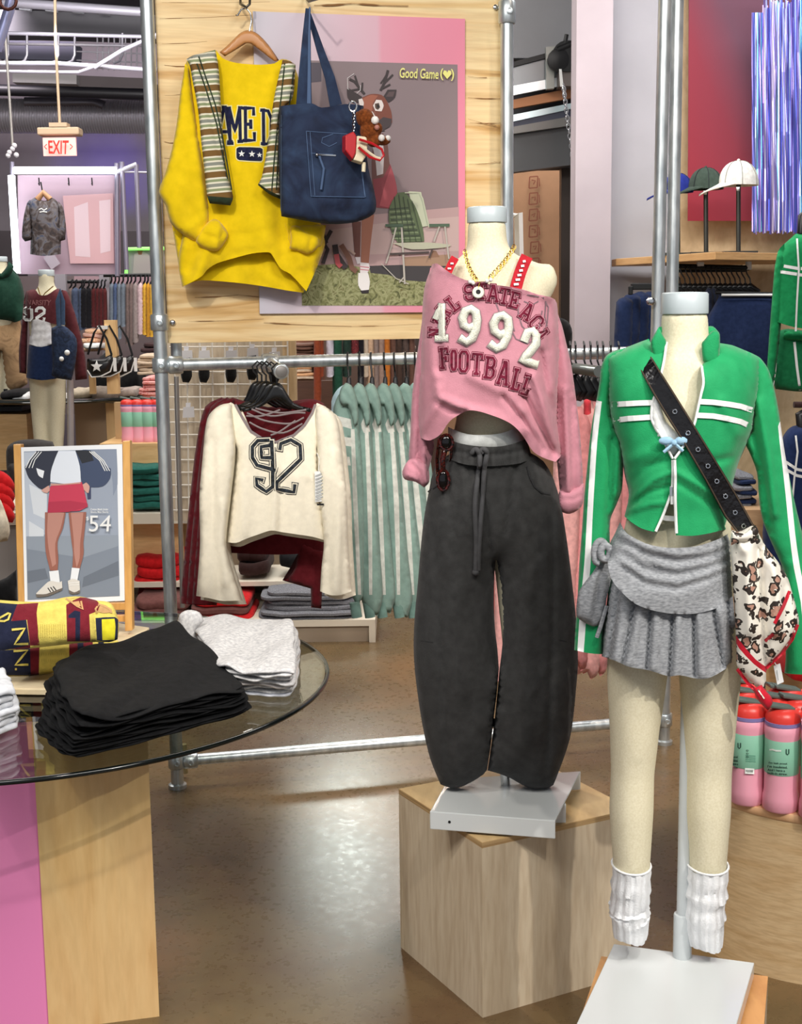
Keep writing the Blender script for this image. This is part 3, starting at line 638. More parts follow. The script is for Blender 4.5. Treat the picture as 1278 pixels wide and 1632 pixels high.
# back units below the wall
DU = M('dark shelving','#4a4347',.7)
beamq('wall_cabinet', [(-60,366),(22,368),(24,450),(-60,450)], 11.5, DU, .4, label='dark grey cabinet low on the back wall at the far left', cat='cabinet')
beamq('wall_cabinet', [(188,368),(262,369),(262,452),(188,452)], 11.5, DU, .4, label='dark cabinet on the back wall behind the two frame pipes', cat='cabinet')
beamq('display_wall', [(-60,440),(262,440),(262,660),(-60,660)], 11.2, M('dim wall unit','#75676a',.8), .3, label='dim mauve display wall behind the hanging clothes', cat='wall unit')
beamq('header_panel', [(118,440),(248,440),(248,452),(118,452)], 10.8, M('pinkish header','#b898a2',.7), .05, label='pinkish header strip above the far clothes rail', cat='panel')
def hang(x0, x1, y0, y1, Y, m, label, cat='garment', group=None, skew=0, name='hanging_shirt', d=.03, hook=True, regions=()):
    w_ = x1-x0; t = thing(name, label, cat, P((x0+x1)/2+skew, y1, Y), group)
    sheet('cloth', [(x0+w_*.35,y0),(x0+w_*.65,y0+1),(x1-w_*.05,y0+(y1-y0)*.10),(x1+skew,y1-2),(x0+w_*.5+skew,y1+1.5),(x0+skew,y1),(x0,y0+(y1-y0)*.09)], Y, m, t, d, g=max(3,w_/3.2), it=2, res=30, open_=[(3,5)], wr=[(.003,.9,.02,x0)], regions=regions)
    if hook: c = (x0+x1)/2; tubeo('hanger', [P(c-w_*.3,y0+2,Y),P(c,y0-3,Y),P(c,y0-9,Y),P(c+2,y0-12,Y+.01)], .006, BLKP, t, n=6)
    return t
rl = thing('clothes_rail','long black rail with square white posts carrying the far left clothes','rail',P(170,640,9.0))
tubeo('rail',[P(95,449,9.0),P(172,449,9.0)],.012,BLK,rl); tubeo('rail',[P(165,439,8.9),P(262,438,8.9)],.012,BLK,rl)
for x,y in ((100,436),(170,438)): MB().box(P(x-3,640,8.95),P(x+4,y,8.95)+Vector((0,.04,0))).build('post',M('lilac grey post','#b7b2bb',.5,.2),rl)
cl_ = dict(denim='#4f5b74',black='#16151b',maroon='#5b2426',slate='#77828f',blue='#56688c',taupe='#7d6c69',grey='#9c8f8d',pink='#d9bfc4',yellow='#d9a93a',mustard='#c68f2c')
seq = [(108,120,'taupe',520),(113,128,'denim',530),(124,137,'denim',525),(128,140,'black',520),(136,148,'black',522),(145,154,'maroon',520),(151,160,'maroon',522),(157,166,'maroon',518),(163,171,'maroon',522)]
for i,(a_,b_,c_,y_) in enumerate(seq): hang(a_,b_,458,y_,8.9-.015*i,cloth('far '+c_,cl_[c_]),ORD[i]+' hanging garment from the left on the far rail before the grey post, '+c_,'garment','far left rail clothes')
seq = [(174,182,'slate',512),(180,188,'blue',515),(186,194,'slate',540),(192,201,'slate',520),(200,208,'taupe',548),(205,214,'taupe',550),(211,221,'grey',545),(219,229,'pink',532),(227,235,'yellow',533),(232,240,'mustard',536),(238,246,'yellow',536),(244,252,'mustard',536)]
for i,(a_,b_,c_,y_) in enumerate(seq): hang(a_,b_,450,y_,8.75-.012*i,cloth('far '+c_,cl_[c_]),ORD[i]+' garment right of the grey rail post, '+c_,'garment','far rail clothes right of the post')

def pile(x0, x1, y0, y1, Y, dep, n, mats, name, lab, cat, group, jit=.012, skew=0, r=.35):
    """n folded pieces lying on each other, each one a thing"""
    a = P(x0,y1,Y); b = P(x1,y1,Y); zt = P((x0+x1)/2,y0,Y).z; z0 = a.z; hh = (zt-z0)/n; cx = (a.x+b.x)/2; w2 = (b.x-a.x)/2; out = []
    rs = random.Random(int(x0*7+y0))
    for i in range(n):
        m = mats[i%len(mats)]; c = Vector((cx+rs.uniform(-1,1)*jit+skew*i, Y+dep/2+rs.uniform(-1,1)*jit, z0+i*hh)); f_ = 1-rs.random()*.06-.10*(i/n if n>1 else 0)
        w_ = w2*f_; d_ = dep/2*f_; ph = rs.random()*6
        ring = lambda s, z: (c+Vector((0,0,z)), w_*s, d_*s, r)
        o = loft([ring(.93,0),ring(1,hh*.25),ring(1.0,hh*.72),ring(.94,hh*.97),ring(.6,hh*(1.03 if i<n-1 else 1.12)),ring(.2,hh*(1.0 if i<n-1 else 1.15))],40)
        if i < n-1: lb = (ORD[n-1-i] if n-1-i < 20 else 'lower')+' from the top of '+lab
        else: lb = 'topmost of '+lab
        for v in o.v: v.z += .12*hh*math.sin(v.x*37+ph)+.10*hh*math.sin(v.y*29+ph*2)
        out.append(o.build(name, m, None, True, label=lb, cat=cat, group=group))
    return out
# table with glass top behind the poster
gt = thing('background_table','far display table with dark glass top on pale wood panels','table',P(100,720,7.6)); zt = P(100,641,7.0).z
MB().lathe((P(95,641,7.6).x,7.75,zt-.02),[(.001,0),(.62,0),(.63,.01),(.62,.02),(.001,.02)],48).build('glass_top',M('dark glass','#2a2d2c',.08),gt,True)
MB().box((P(118,640,7.5).x,7.5,0),(P(172,640,7.5).x,7.53,zt-.02)).build('front_panel',M('greige panel','#b79d80',.6),gt); MB().box((P(168,640,7.4).x,7.4,0),(P(198,640,7.4).x,7.9,zt-.02)).build('leg_panel',MAPLE,gt)
for i,(x0,x1,y0,y1,c_,lb) in enumerate([(85,130,630,641,'#d9d6d2','white folded top on the far glass table beside the mannequin legs'),(20,48,629,641,'#e4e4e4','white folded top on the far table under the green hoodie mannequin'),(108,150,622,636,'#c3b6a2','rumpled beige top on the far table'),(140,190,622,640,'#8b8076','rumpled taupe trousers on the far table'),(165,215,622,634,'#a79a92','pale grey brown knit on the far table edge'),(0,40,624,634,'#1b1a1c','black folded top at the left end of the far table')]):
    pile(x0,x1,y0,y1,7.3,.3,1,[cloth('fold '+c_,c_)],'folded_shirt','x','top',None)[0]['label'] = lb
# pink bottles far
def bottle(x, y, Y, h, label, group, far=False, rot=0):
    """insulated bottle: pink body, green label band, lilac ring, red lid with dark handle"""
    b = P(x,y,Y); t = thing('water_bottle', label, 'water bottle', b, group); r = h*.155; PK = M('pink powder coat','#f5aabf',.45); 
    prof = [(.9,0),(1,.02),(1,.12),(.93,.18),(.93,.62),(1,.70),(1,.76),(.9,.775)]
    MB().lathe(b,[(r*a,h*z) for a,z in prof],28).build('bottle_body',PK,t,True)
    MB().lathe(b,[(r*.94,h*.34),(r*.96,h*.345),(r*.96,h*.645),(r*.94,h*.65)],28).build('paper_sleeve',M('mint paper label','#90cbb0',.6),t,True)
    MB().lathe(b,[(r*.90,h*.765),(r*1.0,h*.77),(r*1.0,h*.80),(r*.9,h*.805)],24).build('collar_ring',M('lilac plastic','#8a80b8',.4),t,True)
    RD = M('coral red plastic','#e8423a',.35)
    MB().lathe(b,[(r*.97,h*.80),(r*.97,h*.84),(r*.85,h*.88),(r*.6,h*.905),(r*.2,h*.915)],24).build('lid',RD,t,True); ld = t.children[-1] if 0 else [c for c in bpy.data.objects if c.parent==t and c.name.startswith('lid')][-1]
    u = Vector((math.cos(rot),math.sin(rot),0)); v = Vector((-u.y,u.x,0)); c = b+Vector((0,0,h*.90)); DG = M('dark slate plastic','#5c6a64',.4)
    a = c-u*r*1.0+Vector((0,0,h*.07)); e = c+u*r*.55+Vector((0,0,h*.02)); s_ = v*r*.38; z_ = Vector((0,0,h*.035))
    o = MB().hexa([a-s_-z_,e-s_-z_,e+s_-z_,a+s_-z_],[a-s_,e-s_,e+s_,a+s_]).build('handle',DG,ld,bevel=.003)
    MB().lathe(c+u*r*.72-Vector((0,0,h*.06)),[(.001,-.003),(r*.34,-.003),(r*.34,.012),(.001,.012)],16,(u.x,u.y,.5)).build('spout_cap',RD,ld,True)
    return t
for i,x in enumerate((206,222,238,254)): bottle(x,705,6.6,.235,ORD[i]+' pink bottle from the left in the far row behind the poster','far pink bottles')
MB().box(P(160,745,6.5),P(285,706,6.5)+Vector((0,.5,0))).build('display_riser',MAPLEH,label='honey wood riser under the far pink bottles',cat='riser')
pile(219,254,602,642,6.9,.3,7,[blotch('red white check',['#c94f4c','#e9b3ae','#b63b3d'],60)],'folded_shirt','the red and white patterned stack by the steel post','shirt','red patterned stack',skew=.002)
pile(214,256,566,598,7.6,.35,6,[cloth('cream fold','#cdb9a2')],'folded_trousers','the cream stack behind the handbags','trousers','cream stack')
pile(222,256,548,562,8,.3,2,[cloth('dark plum fold','#3d2a2c')],'folded_trousers','the dark plum stack under the yellow garments','trousers','plum stack')
pile(128,160,525,560,8.1,.25,5,[blotch('orange plaid',['#b9613c','#e2c09d','#a24c34'],50),cloth('pinkish fold','#c79d8e')],'folded_shirt','the plaid stack behind the dark tote','shirt','plaid stack')
pile(128,158,548,556,8.0,.25,1,[WHT],'folded_shirt','x','shirt',None)[0]['label'] = 'white folded shirt under the far plaid stack'
pile(150,175,575,628,7.9,.3,1,[cloth('black heap','#121214')],'black_bag','x','bag',None)[0]['label'] = 'black soft bag behind the wooden bag post'
pile(186,220,595,628,7.9,.3,1,[cloth('black heap','#121214')],'black_bag','x','bag',None)[0]['label'] = 'black soft bag right of the wooden bag post'
# bag post with shoulder bags
bp_ = thing('bag_stand','wooden T post holding black shoulder bags on the far table','stand',P(178,625,7.2))
MB().box(P(171,628,7.2),P(184,510,7.2)+Vector((0,.05,0))).build('post',MAPLE,bp_); MB().box(P(155,525,7.18),P(171,519,7.18)+Vector((0,.03,0))).build('peg',WHT,bp_)
MB().box(P(143,628,7.25),P(150,598,7.25)+Vector((0,.04,0))).build('side_post',MAPLE,bp_)
def sbag(dx, Y, label, star):
    t = thing('shoulder_bag',label,'handbag',P(160+dx,602,Y),'black shoulder bags'); LB = M('black leather','#101012',.3)
    sheet('bag_body',[(139+dx,572),(150+dx,571),(165+dx,570),(178+dx,564),(181+dx,575),(176+dx,592),(160+dx,600),(146+dx,602),(139+dx,592)],Y,LB,t,.04,g=5,res=30)
    tubeo('piping',[P(x+dx,y,Y-.02) for x,y in ((139,590),(146,601),(160,600),(176,592),(181,576))],.004,WHT,t,n=6)
    tubeo('strap',[P(x+dx,y,Y) for x,y in ((140,565),(150,530),(158,519),(170,540),(178,566))],.006,LB,t,n=6)
    if star:
        st = [(154+dx+(10 if k%2==0 else 4.2)*math.sin(k*math.pi/5), 584-(10 if k%2==0 else 4.2)*math.cos(k*math.pi/5)) for k in range(10)]; decal('star',[st],'bag_body',WHT,t,.003,g=4,it=1,keep=20)
    slab('tag',[(180+dx,570),(185+dx,570),(186+dx,592),(181+dx,592)],PL(Y-.03),.002,WHT,t)
sbag(0,7.1,'black shoulder bag with a big white star on the far table',True); sbag(16,7.2,'black shoulder bag with white piping right of the star bag',False); sbag(33,7.3,'rightmost black shoulder bag on the wooden bag stand',False)

# ---------------------------------------------------------------- mannequin kit
def linen():
    m, nt, bs = newmat('cream linen cover'); mp = coords(nt,(260,260,260)); L = nt.links; n = nd(nt,'ShaderNodeTexNoise'); n.inputs['Scale'].default_value = 1; n.inputs['Detail'].default_value = 4; L.new(mp.outputs[0],n.inputs['Vector'])
    r = ramp(nt,n.outputs[0],[(.3,'#ddd4b4'),(.7,'#ebe4c8')]); L.new(r.outputs[0],bs.inputs['Base Color']); bs.inputs['Roughness'].default_value = .85; bumpit(nt,bs,n.outputs[0],.25,.001); return m
LINEN = linen(); CAPM = M('grey neck cap','#b9c4c8',.35)
def mannequin(label, rings, legs, cap, Y, extra=(), remesh=.009, base=None, parts=None):
    """rings/legs: (px x, px y, half width px, depth m[, power])"""
    s = Y/FPX; t = thing('mannequin', label, 'mannequin', base)
    mb = MB()
    def rg(L, dy=0): return [(P(x,y,Y+(q[0] if q else 0)), w*s, d, (q[1] if len(q)>1 else 1)) for x,y,w,d,*q in L]
    a = loft(rg(rings)); mb.add(a.v,a.f)
    for L in legs: a = loft(rg(L)); mb.add(a.v,a.f)
    for c,r,sx,sy,sz in extra: mb.ball(c,r,16,sx,sy,sz)
    o = mb.build('body', LINEN, t, True); r = o.modifiers.new('one skin','REMESH'); r.mode = 'VOXEL'; r.voxel_size = remesh; r.use_smooth_shade = True
    sm = o.modifiers.new('soften','SMOOTH'); sm.iterations = 6; sm.factor = .6
    x, y0, y1, w = cap; c = P(x,y1,Y); hh = P(x,y0,Y).z-c.z
    MB().lathe(c,[(w*s*1.0,0),(w*s*1.01,.002),(w*s*1.0,hh-.003),(w*s*.93,hh),(w*s*.3,hh+.001)],32).build('neck_cap', CAPM, t, True)
    return t
# far mannequin in the maroon 92 shirt
Ym = 7.0; mqf = mannequin('far headless mannequin in a maroon 92 shirt and navy mini skirt',
  [(74,433,12,.045),(74,455,12,.045),(75,462,17,.05),(75,470,28,.055),(75,480,29,.065),(76,520,30,.09),(74,545,24,.08),(75,575,26,.09),(74,605,29,.09)],
  [[(62,600,15,.055),(62,640,14,.055),(64,680,12,.05),(66,740,9,.04),(67,790,7,.035)],[(90,600,15,.055),(91,640,14,.055),(90,680,13,.05),(90,740,10,.04),(89,790,8,.035)]],
  (74,430,440,12.5), Ym, remesh=.014, base=P(78,800,Ym))
tubeo('support_pole',[P(112,605,Ym),P(113,790,Ym)],.018,M('lilac pole','#b9b3b5',.4,.4),mqf); MB().box(P(40,806,Ym),P(125,799,Ym)+Vector((0,.3,0))).build('base_plate',WHT,mqf)
mm = cloth('maroon jersey','#57242a'); ms = thing('cropped_shirt','maroon cropped shirt with white 92 on the far mannequin','shirt',P(75,520,Ym-.1))
sheet('shirt_body',[(55,461),(63,470),(75,470),(91,460),(98,464),(100,490),(96,518),(75,514),(58,508),(42,510),(40,485),(42,464)],Ym-.01,mm,ms,.14,k=1.8,g=4,open_=[(0,3),(6,9)],wr=[(.004,.2,.1,0)],key='msh')
sheet('sleeve',[(98,462),(107,465),(118,495),(128,530),(136,570),(139,604),(120,606),(117,570),(106,530),(99,500)],Ym,mm,ms,.06,g=5); sheet('sleeve',[(42,464),(38,480),(34,520),(30,560),(31,594),(42,596),(43,560),(44,520),(45,490)],Ym,mm,ms,.06,g=5)
letters('number',[('9',[(38,490),(52,489),(53,511),(36,510)]),('2',[(56,490),(73,490),(72,513),(55,511)])],5,'msh',WHT,ms)
text('lettering','VARSITY',[(43,478),(82,478),(80,487),(45,486)],lambda x,y: surf('msh',x,y,.004),cloth('faded rose','#8a5a5c'),ms,.02)
sheet('white_tank',[(48,511),(60,509),(84,516),(86,530),(87,546),(66,553),(46,548),(48,530)],Ym-.02,cloth('white jersey','#e6e6e8'),None,.13,k=2.6,g=4,open_=[(0,2),(4,6)],label='white ribbed tank showing under the far maroon shirt',cat='tank top',wr=[(.002,.05,.5,0)])
sheet('mini_skirt',[(46,550),(66,553),(86,548),(89,575),(92,603),(66,606),(42,602),(44,575)],Ym-.02,cloth('navy blue knit','#16294f'),None,.15,k=2.4,g=4,open_=[(0,2),(4,6)],label='navy mini skirt on the far maroon-shirt mannequin',cat='skirt')
tb = thing('denim_tote','dark denim tote bag hanging on the far mannequin\'s arm','bag',P(100,608,Ym-.2)); DEN = blotch('dark denim',['#10182b','#1b2a45','#2c3d5c'],30)
sheet('tote_body',[(82,523),(95,518),(108,523),(122,540),(122,565),(118,590),(114,606),(92,603),(82,598),(84,575),(82,545)],Ym-.18,DEN,tb,.05,g=4,key='ftote'); tubeo('strap',[P(x,y,Ym-.2) for x,y in ((94,520),(92,480),(96,463),(100,480),(100,518))],.012,cloth('strap denim','#3a4d68'),tb,flat=.4)
MB().ball(P(98,572,Ym-.25),.012).ball(P(107,562,Ym-.25),.014).build('charm',WHT,tb,True)
nk = tubeo('necklace',[P(x,y,Ym-.10) for x,y in ((60,458),(64,470),(67,474),(72,467),(85,456))],.003,M('gold chain','#bfa25e',.3,.9),n=5,label='thin gold necklace on the far maroon-shirt mannequin',cat='necklace')
# far mannequin in green hoodie
Yg = 7.6; mg = mannequin('far left mannequin in a dark green hoodie and tan trousers, cut by the frame',
  [(0,412,11,.045),(0,430,11,.045),(0,438,20,.055),(0,450,26,.06),(0,500,24,.07),(0,520,22,.07)],[[(-14,510,11,.045),(-13,620,10,.04),(-13,700,8,.04)],[(14,510,11,.045),(14,620,10,.04),(14,700,8,.04)]],(0,409,417,11.5),Yg,remesh=.016,base=P(0,712,Yg))
gh = thing('green_hoodie','dark green hoodie on the far left mannequin','hoodie',P(0,516,Yg)); GH = cloth('bottle green fleece','#143a2c')
sheet('hoodie_body',[(-30,436),(-8,436),(0,440),(8,434),(14,420),(20,428),(30,440),(37,460),(40,490),(36,508),(20,514),(-30,512)],Yg,GH,gh,.16,k=1.4,g=5,open_=[(8,10)],wr=[(.004,.2,.06,2)])
sheet('hood',[(-12,420),(-8,432),(2,436),(10,426),(14,416),(22,424),(18,436),(2,446),(-18,440)],Yg-.08,GH,gh,.05,g=4)
sheet('tan_trousers',[(-30,508),(0,514),(32,508),(37,540),(42,580),(44,612),(20,625),(6,622),(2,560),(-2,622),(-30,622)],Yg,blotch('tan canvas',['#a5835f','#bb9870','#8f7052'],12),None,.14,g=5,label='tan cargo trousers on the far left mannequin',cat='trousers')
tubeo('support_rod',[P(9,620,Yg-.1),P(9,650,Yg-.1)],.012,BLK,mg); MB().box(P(-30,656,Yg-.2),P(34,648,Yg-.2)+Vector((0,.25,0))).build('black_plate',BLK,mg)
MB().box(P(-40,750,Yg-.3),P(42,660,Yg-.3)+Vector((0,.6,0))).build('display_riser',MAPLEH,label='wooden riser under the far left green hoodie mannequin',cat='riser')
# ---------------------------------------------------------------- middle ground: shelving behind the rack
def sh_board(q, Y, dep, t, lab, m=None):
    """shelf board: px of its front top edge ends"""
    a = P(q[0],q[1],Y); b = P(q[2],q[3],Y); z = (a.z+b.z)/2
    return MB().box((a.x,Y,z-t),(b.x,Y+dep,z)).build('shelf', m or SHELFW, label=lab, cat='shelf')
un = thing('shelf_unit','low whitewashed shelving unit behind the clothes rack','shelf unit',(P(420,1000,6.4).x,6.4,0))
xl = P(150,990,6.1).x; xr = P(598,990,6.1).x
zs_ = [P(400,990,6.1).z, P(400,925,6.35).z, P(400,815,6.35).z]
MB().box((xl,6.1,zs_[0]-.03),(xr,6.75,zs_[0])).build('shelf', SHELFW, un); MB().box((xl,6.12,0),(xr-.03,6.15,zs_[0]-.03)).build('kick_board', M('greige kick board','#a99a87',.6), un); MB().box((xr-.03,6.1,0),(xr,6.75,zs_[0]-.03)).build('end_panel', SHELFW, un)
MB().box((xl,6.32,zs_[1]-.022),(P(520,925,6.35).x,6.75,zs_[1])).build('shelf', SHELFW, un); MB().box((xl,6.32,zs_[2]-.05),(P(310,815,6.35).x,6.75,zs_[2])).build('shelf', SHELFW, un)
MB().box((xl,6.75,0),(xr-.05,6.79,zs_[1]+.1)).build('back_panel', M('shelf back','#8c7c68',.7), un)
MB().box((xl,6.75,zs_[1]+.1),(P(310,815,6.75).x,6.79,P(300,640,6.75).z)).build('upper_back_panel', M('honey back','#b99a70',.6), un)
MB().box((xl,6.5,zs_[1]),(P(290,815,6.5).x,6.52,zs_[2]-.05)).build('riser_panel', MAPLEH, un)
GRN = cloth('teal green fleece','#1c5a50'); RED = cloth('bright red jersey','#c41218'); BRN = cloth('plum brown fold','#6d433f'); DM = cloth('deep maroon fold','#5d1219'); DGR = heather('dark grey melange','#5d5f66','#8b8d94'); CHO = cloth('dark chocolate fold','#3b2725')
gp_ = pile(206,282,745,812,6.35,.36,6,[GRN],'folded_sweatshirt','the teal green stack right of the framed poster','sweatshirt','teal green stack',.01,-.012)
pile(209,290,892,938,6.35,.36,3,[RED],'folded_tee','the bright red stack on the lower shelf','t-shirt','red stack')
pile(205,300,958,990,6.12,.4,2,[BRN],'folded_shirt','the plum brown stack at the left of the bottom shelf','top','plum stack')
pile(218,262,942,962,6.4,.3,1,[DM],'folded_shirt','x','top',None)[0]['label'] = 'dark maroon folded top behind the plum brown stack'
rt = pile(300,402,958,994,6.12,.42,3,[RED,BRN],'folded_tee','the red top with curly print on the bottom shelf','t-shirt','red printed stack')
pile(408,575,945,992,6.11,.42,6,[DGR],'folded_joggers','the dark grey stack on the bottom shelf','joggers','dark grey stack',.02)
pile(378,430,876,916,6.36,.34,2,[CHO],'folded_shirt','the dark chocolate stack under the cream tops','top','chocolate stack')
pile(445,480,886,905,6.4,.2,1,[cloth('black fold','#121215')],'folded_shirt','x','top',None)[0]['label'] = 'small black folded top by the maroon sleeve on the shelf'
strokes('print',[[(345,968),(336,964),(337,972),(348,974),(352,966)],[(370,966),(360,963),(360,970),(372,974),(378,966)]],2.2,None,WHT,rt[-1]) if False else None
# grid panel with packaged ties
gw = thing('grid_panel','white wire grid panel with hanging packets behind the rack','grid panel',(P(370,820,5.6).x,5.6,P(370,820,5.6).z)); pg = PL(5.6); GW = M('white wire','#ded9cf',.45)
for i,x in enumerate(range(278,462,20)): tubeo('upright_wire',[pg.at(x,538),pg.at(x+3,815)],.0035,GW,gw,n=6)
for i,y in enumerate(range(553,815,20)): tubeo('cross_wire',[pg.at(270,y),pg.at(458,y-1)],.0035,GW,gw,n=6)
struct(slab('wall_plywood',[(264,500),(470,500),(470,830),(270,830)],PL(5.75),.05,wood('pale grey plywood',[(.3,'#bdae98'),(.6,'#cfc1ab'),(.8,'#b8a78e')],(6,6,1),.55,1)))
MB().box(P(457,830,5.62),P(470,530,5.62)+Vector((0,.06,0))).build('support_post',wood('pale post wood',[(.3,'#d0b48a'),(.7,'#e2caa2')],(6,6,1)),label='pale wooden post between the grid panel and the far shelves',cat='post')
for i,(x,y) in enumerate([(297,560),(325,560),(368,560),(402,556),(437,562),(300,650)]):
    t = thing('sock_packet',['leftmost','second','third','fourth','rightmost','low'][i]+(' packet of black accessories hanging on the white grid panel' if i<5 else ' white header packet below the row on the grid panel'),'packet',P(x,y+40,5.5),'packets on the grid')
    slab('header_card',[(x-8,y-1),(x+9,y-2),(x+10,y+15),(x-9,y+16)],PL(5.5),.003,M('header card','#d9d9de',.5),t)
    slab('hook_tab',[(x-4,y-8),(x+4,y-8),(x+3,y),(x-4,y)],PL(5.505),.003,M('clear tab','#e4e4ea',.3),t)
    if i < 5: sheet('black_sock',[(x-7,y+12),(x+6,y+10),(x+8,y+22),(x+9,y+40),(x+4,y+50),(x-6,y+49),(x-9,y+36)],5.48,cloth('black knit','#0f0f11'),t,.03,g=4,res=24)
    text('print','SOCKS',[(x-5,y+4),(x+5,y+4),(x+5,y+6),(x-5,y+6)],lambda a,b: PL(5.5).at(a,b,.002),M('print grey','#77777c'),t) if False else None
for i,(x0,x1,y0,y1) in enumerate([(268,312,655,720),(268,310,715,768),(272,306,765,808)]):
    pile(x0,x1,y0,y1,5.95,.3,3,[cloth('black heap','#121214')],'folded_trousers',['the top','the middle','the bottom'][i]+' black group behind the left steel post','trousers','black stacks')
tubeo('frame_rod',[P(281,600,5.0),P(291,968,5.0)],.009,M('thin steel rod','#a9a6a3',.35,.7),label='thin steel upright just right of the left rack post',cat='rod')
# far wall behind, centre
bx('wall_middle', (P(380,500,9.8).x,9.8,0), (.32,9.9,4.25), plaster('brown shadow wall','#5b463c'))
fs_ = thing('far_shelving','dark brown shelving seen under the wood panel','shelf unit',(P(500,700,8.2).x,8.2,0))
FB = wood('red brown board',[(.3,'#6f4233'),(.7,'#8c5a42')],(1,1,6))
for y in (569,607,650,700): 
    a = P(455,y,8.2); b = P(506,y,8.2); MB().box((a.x,8.2,a.z-.03),(b.x,8.6,a.z)).build('shelf',M('far shelf edge','#b98b5f',.6),fs_)
MB().box((P(502,600,8.2).x,8.2,0),(P(512,600,8.2).x,8.6,P(500,520,8.2).z)).build('side_panel',FB,fs_)
MB().box((P(450,600,8.6).x,8.6,0),(P(512,600,8.6).x,8.63,P(500,520,8.6).z)).build('back_panel',FB,fs_)
MB().box((P(455,640,8.15).x,8.15,P(500,650,8.2).z),(P(535,640,8.15).x,8.19,P(500,606,8.2).z)).build('drawer_front',wood('dark drawer wood',[(.3,'#4a3026'),(.7,'#60402f')],(1,1,6)),fs_)
pile(458,500,548,569,8.2,.3,4,[cloth('umber fold','#6b4c40')],'folded_jeans','the umber stack on the far upper shelf','jeans','umber stack')
pile(459,500,584,606,8.2,.3,4,[cloth('cream fold','#cdb9a2'),cloth('peach fold','#d9a77c')],'folded_trousers','the cream and peach stack on the far shelf','trousers','cream and peach stack')
pile(630,662,552,572,8.0,.3,4,[cloth('tan fold','#a08a7a')],'folded_trousers','the tan stack left of the pink sweatshirt','trousers','tan stack')
cen = [(500,512,'rust','#8a3f24',640),(506,516,'rust','#8a3f24',600),(520,532,'lilac white','#c9c3cf',600),(530,546,'forest green','#1d4a38',640),(546,560,'dark green','#22382f',600),(558,572,'red check','#7a2028',562),(570,580,'black','#15131a',640),(578,588,'cream','#c6b49f',600),(584,596,'peach beige','#caa98c',625),(594,604,'grey rose','#8f7d76',640),(602,613,'faded floral','#a08578',615),(611,622,'orange','#c4732c',615),(621,632,'umber','#6b4c40',640),(630,642,'dark brown','#4a3830',635),(640,652,'brown grey','#5a4a44',640),(650,662,'umber','#6b4c40',640)]
for i,(a_,b_,n_,h_,y_) in enumerate(cen): hang(a_,b_,528,y_,7.6+.012*i,cloth('mid '+n_,h_) if n_!='red check' else blotch('red check',['#8e1f2a','#3a1418','#a83a40'],60),ORD[i]+' garment from the left on the far centre rail, '+n_,'garment','far centre rail clothes',hook=False)
tubeo('clothes_rail',[P(495,526,7.7),P(670,524,7.7)],.012,BLK,label='black rail holding the far centre clothes under the wood panel',cat='rail')
bx('trim_3', (P(600,620,8.4).x,8.4,0), (P(670,620,8.4).x,8.45,P(640,540,8.4).z), M('dark brown unit','#3a2d28',.6))

# ---------------------------------------------------------------- pipe rack
RA = math.atan2(4.588-4.206,.928+.745); RP = Plane((-.745,4.206,0),RA)
def rp(px,py,off=0): return RP.at(px,py,off)
rk = thing('pipe_rack','galvanised pipe clothes rack with key clamp joints standing behind the mannequins','clothes rack',(0.05,4.4,0))
pl0 = Vector((-.745,4.206,0)); pr0 = Vector((.928,4.588,0)); Z_ = lambda z: Vector((0,0,z))
def post(b, z1, r=.021, par=None, nm='post'): return MB().tube([b,b+Z_(z1)],r,16).build(nm,GALV,par or rk,True)
post(pl0,3.1); MB().tube([pl0+Vector((.033,.10,1.40)),pl0+Vector((.033,.10,3.1))],.018,16).build('upper_post',GALV,rk,True); post(pr0,3.1)
zr = P(262,582,4.206).z; zb = P(290,1213,4.206).z
def pipe(a, b, r=.019, nm='rail', par=None): return MB().tube([a,b],r,16).build(nm,GALV,par or rk,True)
pipe(pl0+Z_(zr),pr0+Z_(zr+.01),.0195); pipe(pl0+Z_(zb),pr0+Z_(zb),.0185)
def clamp(c, ax=(0,0,1), w_=.045, r=.028, par=None, screw=True):
    ax = Vector(ax).normalized(); o = MB().lathe(Vector(c)-ax*w_/2,[(r*.9,0),(r,.004),(r,w_-.004),(r*.9,w_)],18,ax)
    if screw: s_ = Vector(c)+Vector((.006,-r-.001,0)); o.lathe(s_+Vector((0,.004,0)),[(.010,0),(.010,.008),(.006,.009),(.005,.006)],12,(0,-1,0))
    return o.build('pipe_clamp',GALV,par or rk,True)
dirr = (pr0-pl0).normalized()
for z in (zr,zb):
    clamp(pl0+Z_(z)); clamp(pl0+Z_(z)+dirr*.045,dirr); clamp(pr0+Z_(z)); clamp(pr0+Z_(z)-dirr*.045,dirr)
clamp(pl0+Z_(P(255,514,4.2).z),w_=.05)
MB().lathe(pl0-Z_(0),[(.03,0),(.03,.012),(.022,.016)],16).lathe(pr0,[(.03,0),(.03,.012),(.022,.016)],16).build('foot',GALV,rk,True)
tubeo('spacer',[P(293,1186,4.3),P(295,1232,4.3)],.010,M('pale brass','#c2b284',.4,.5),rk)
# panel post and its couplings
pc = rp(808,600,0); pc = Vector((pc.x,pc.y,0)); post(pc,3.1,.021); clamp(pc+Z_(P(803,20,pc.y).z),w_=.07)
pa = [P(1060,-20,4.0),P(1046,560,4.0),P(1022,1310,4.0)]; MB().tube(pa,.019,16).build('front_post',GALV,rk,True)
MB().lathe(P(1036,480,3.98),[(.012,0),(.012,.012),(.008,.014)],12,(0,-1,0)).build('set_screw',CHR,rk,True)
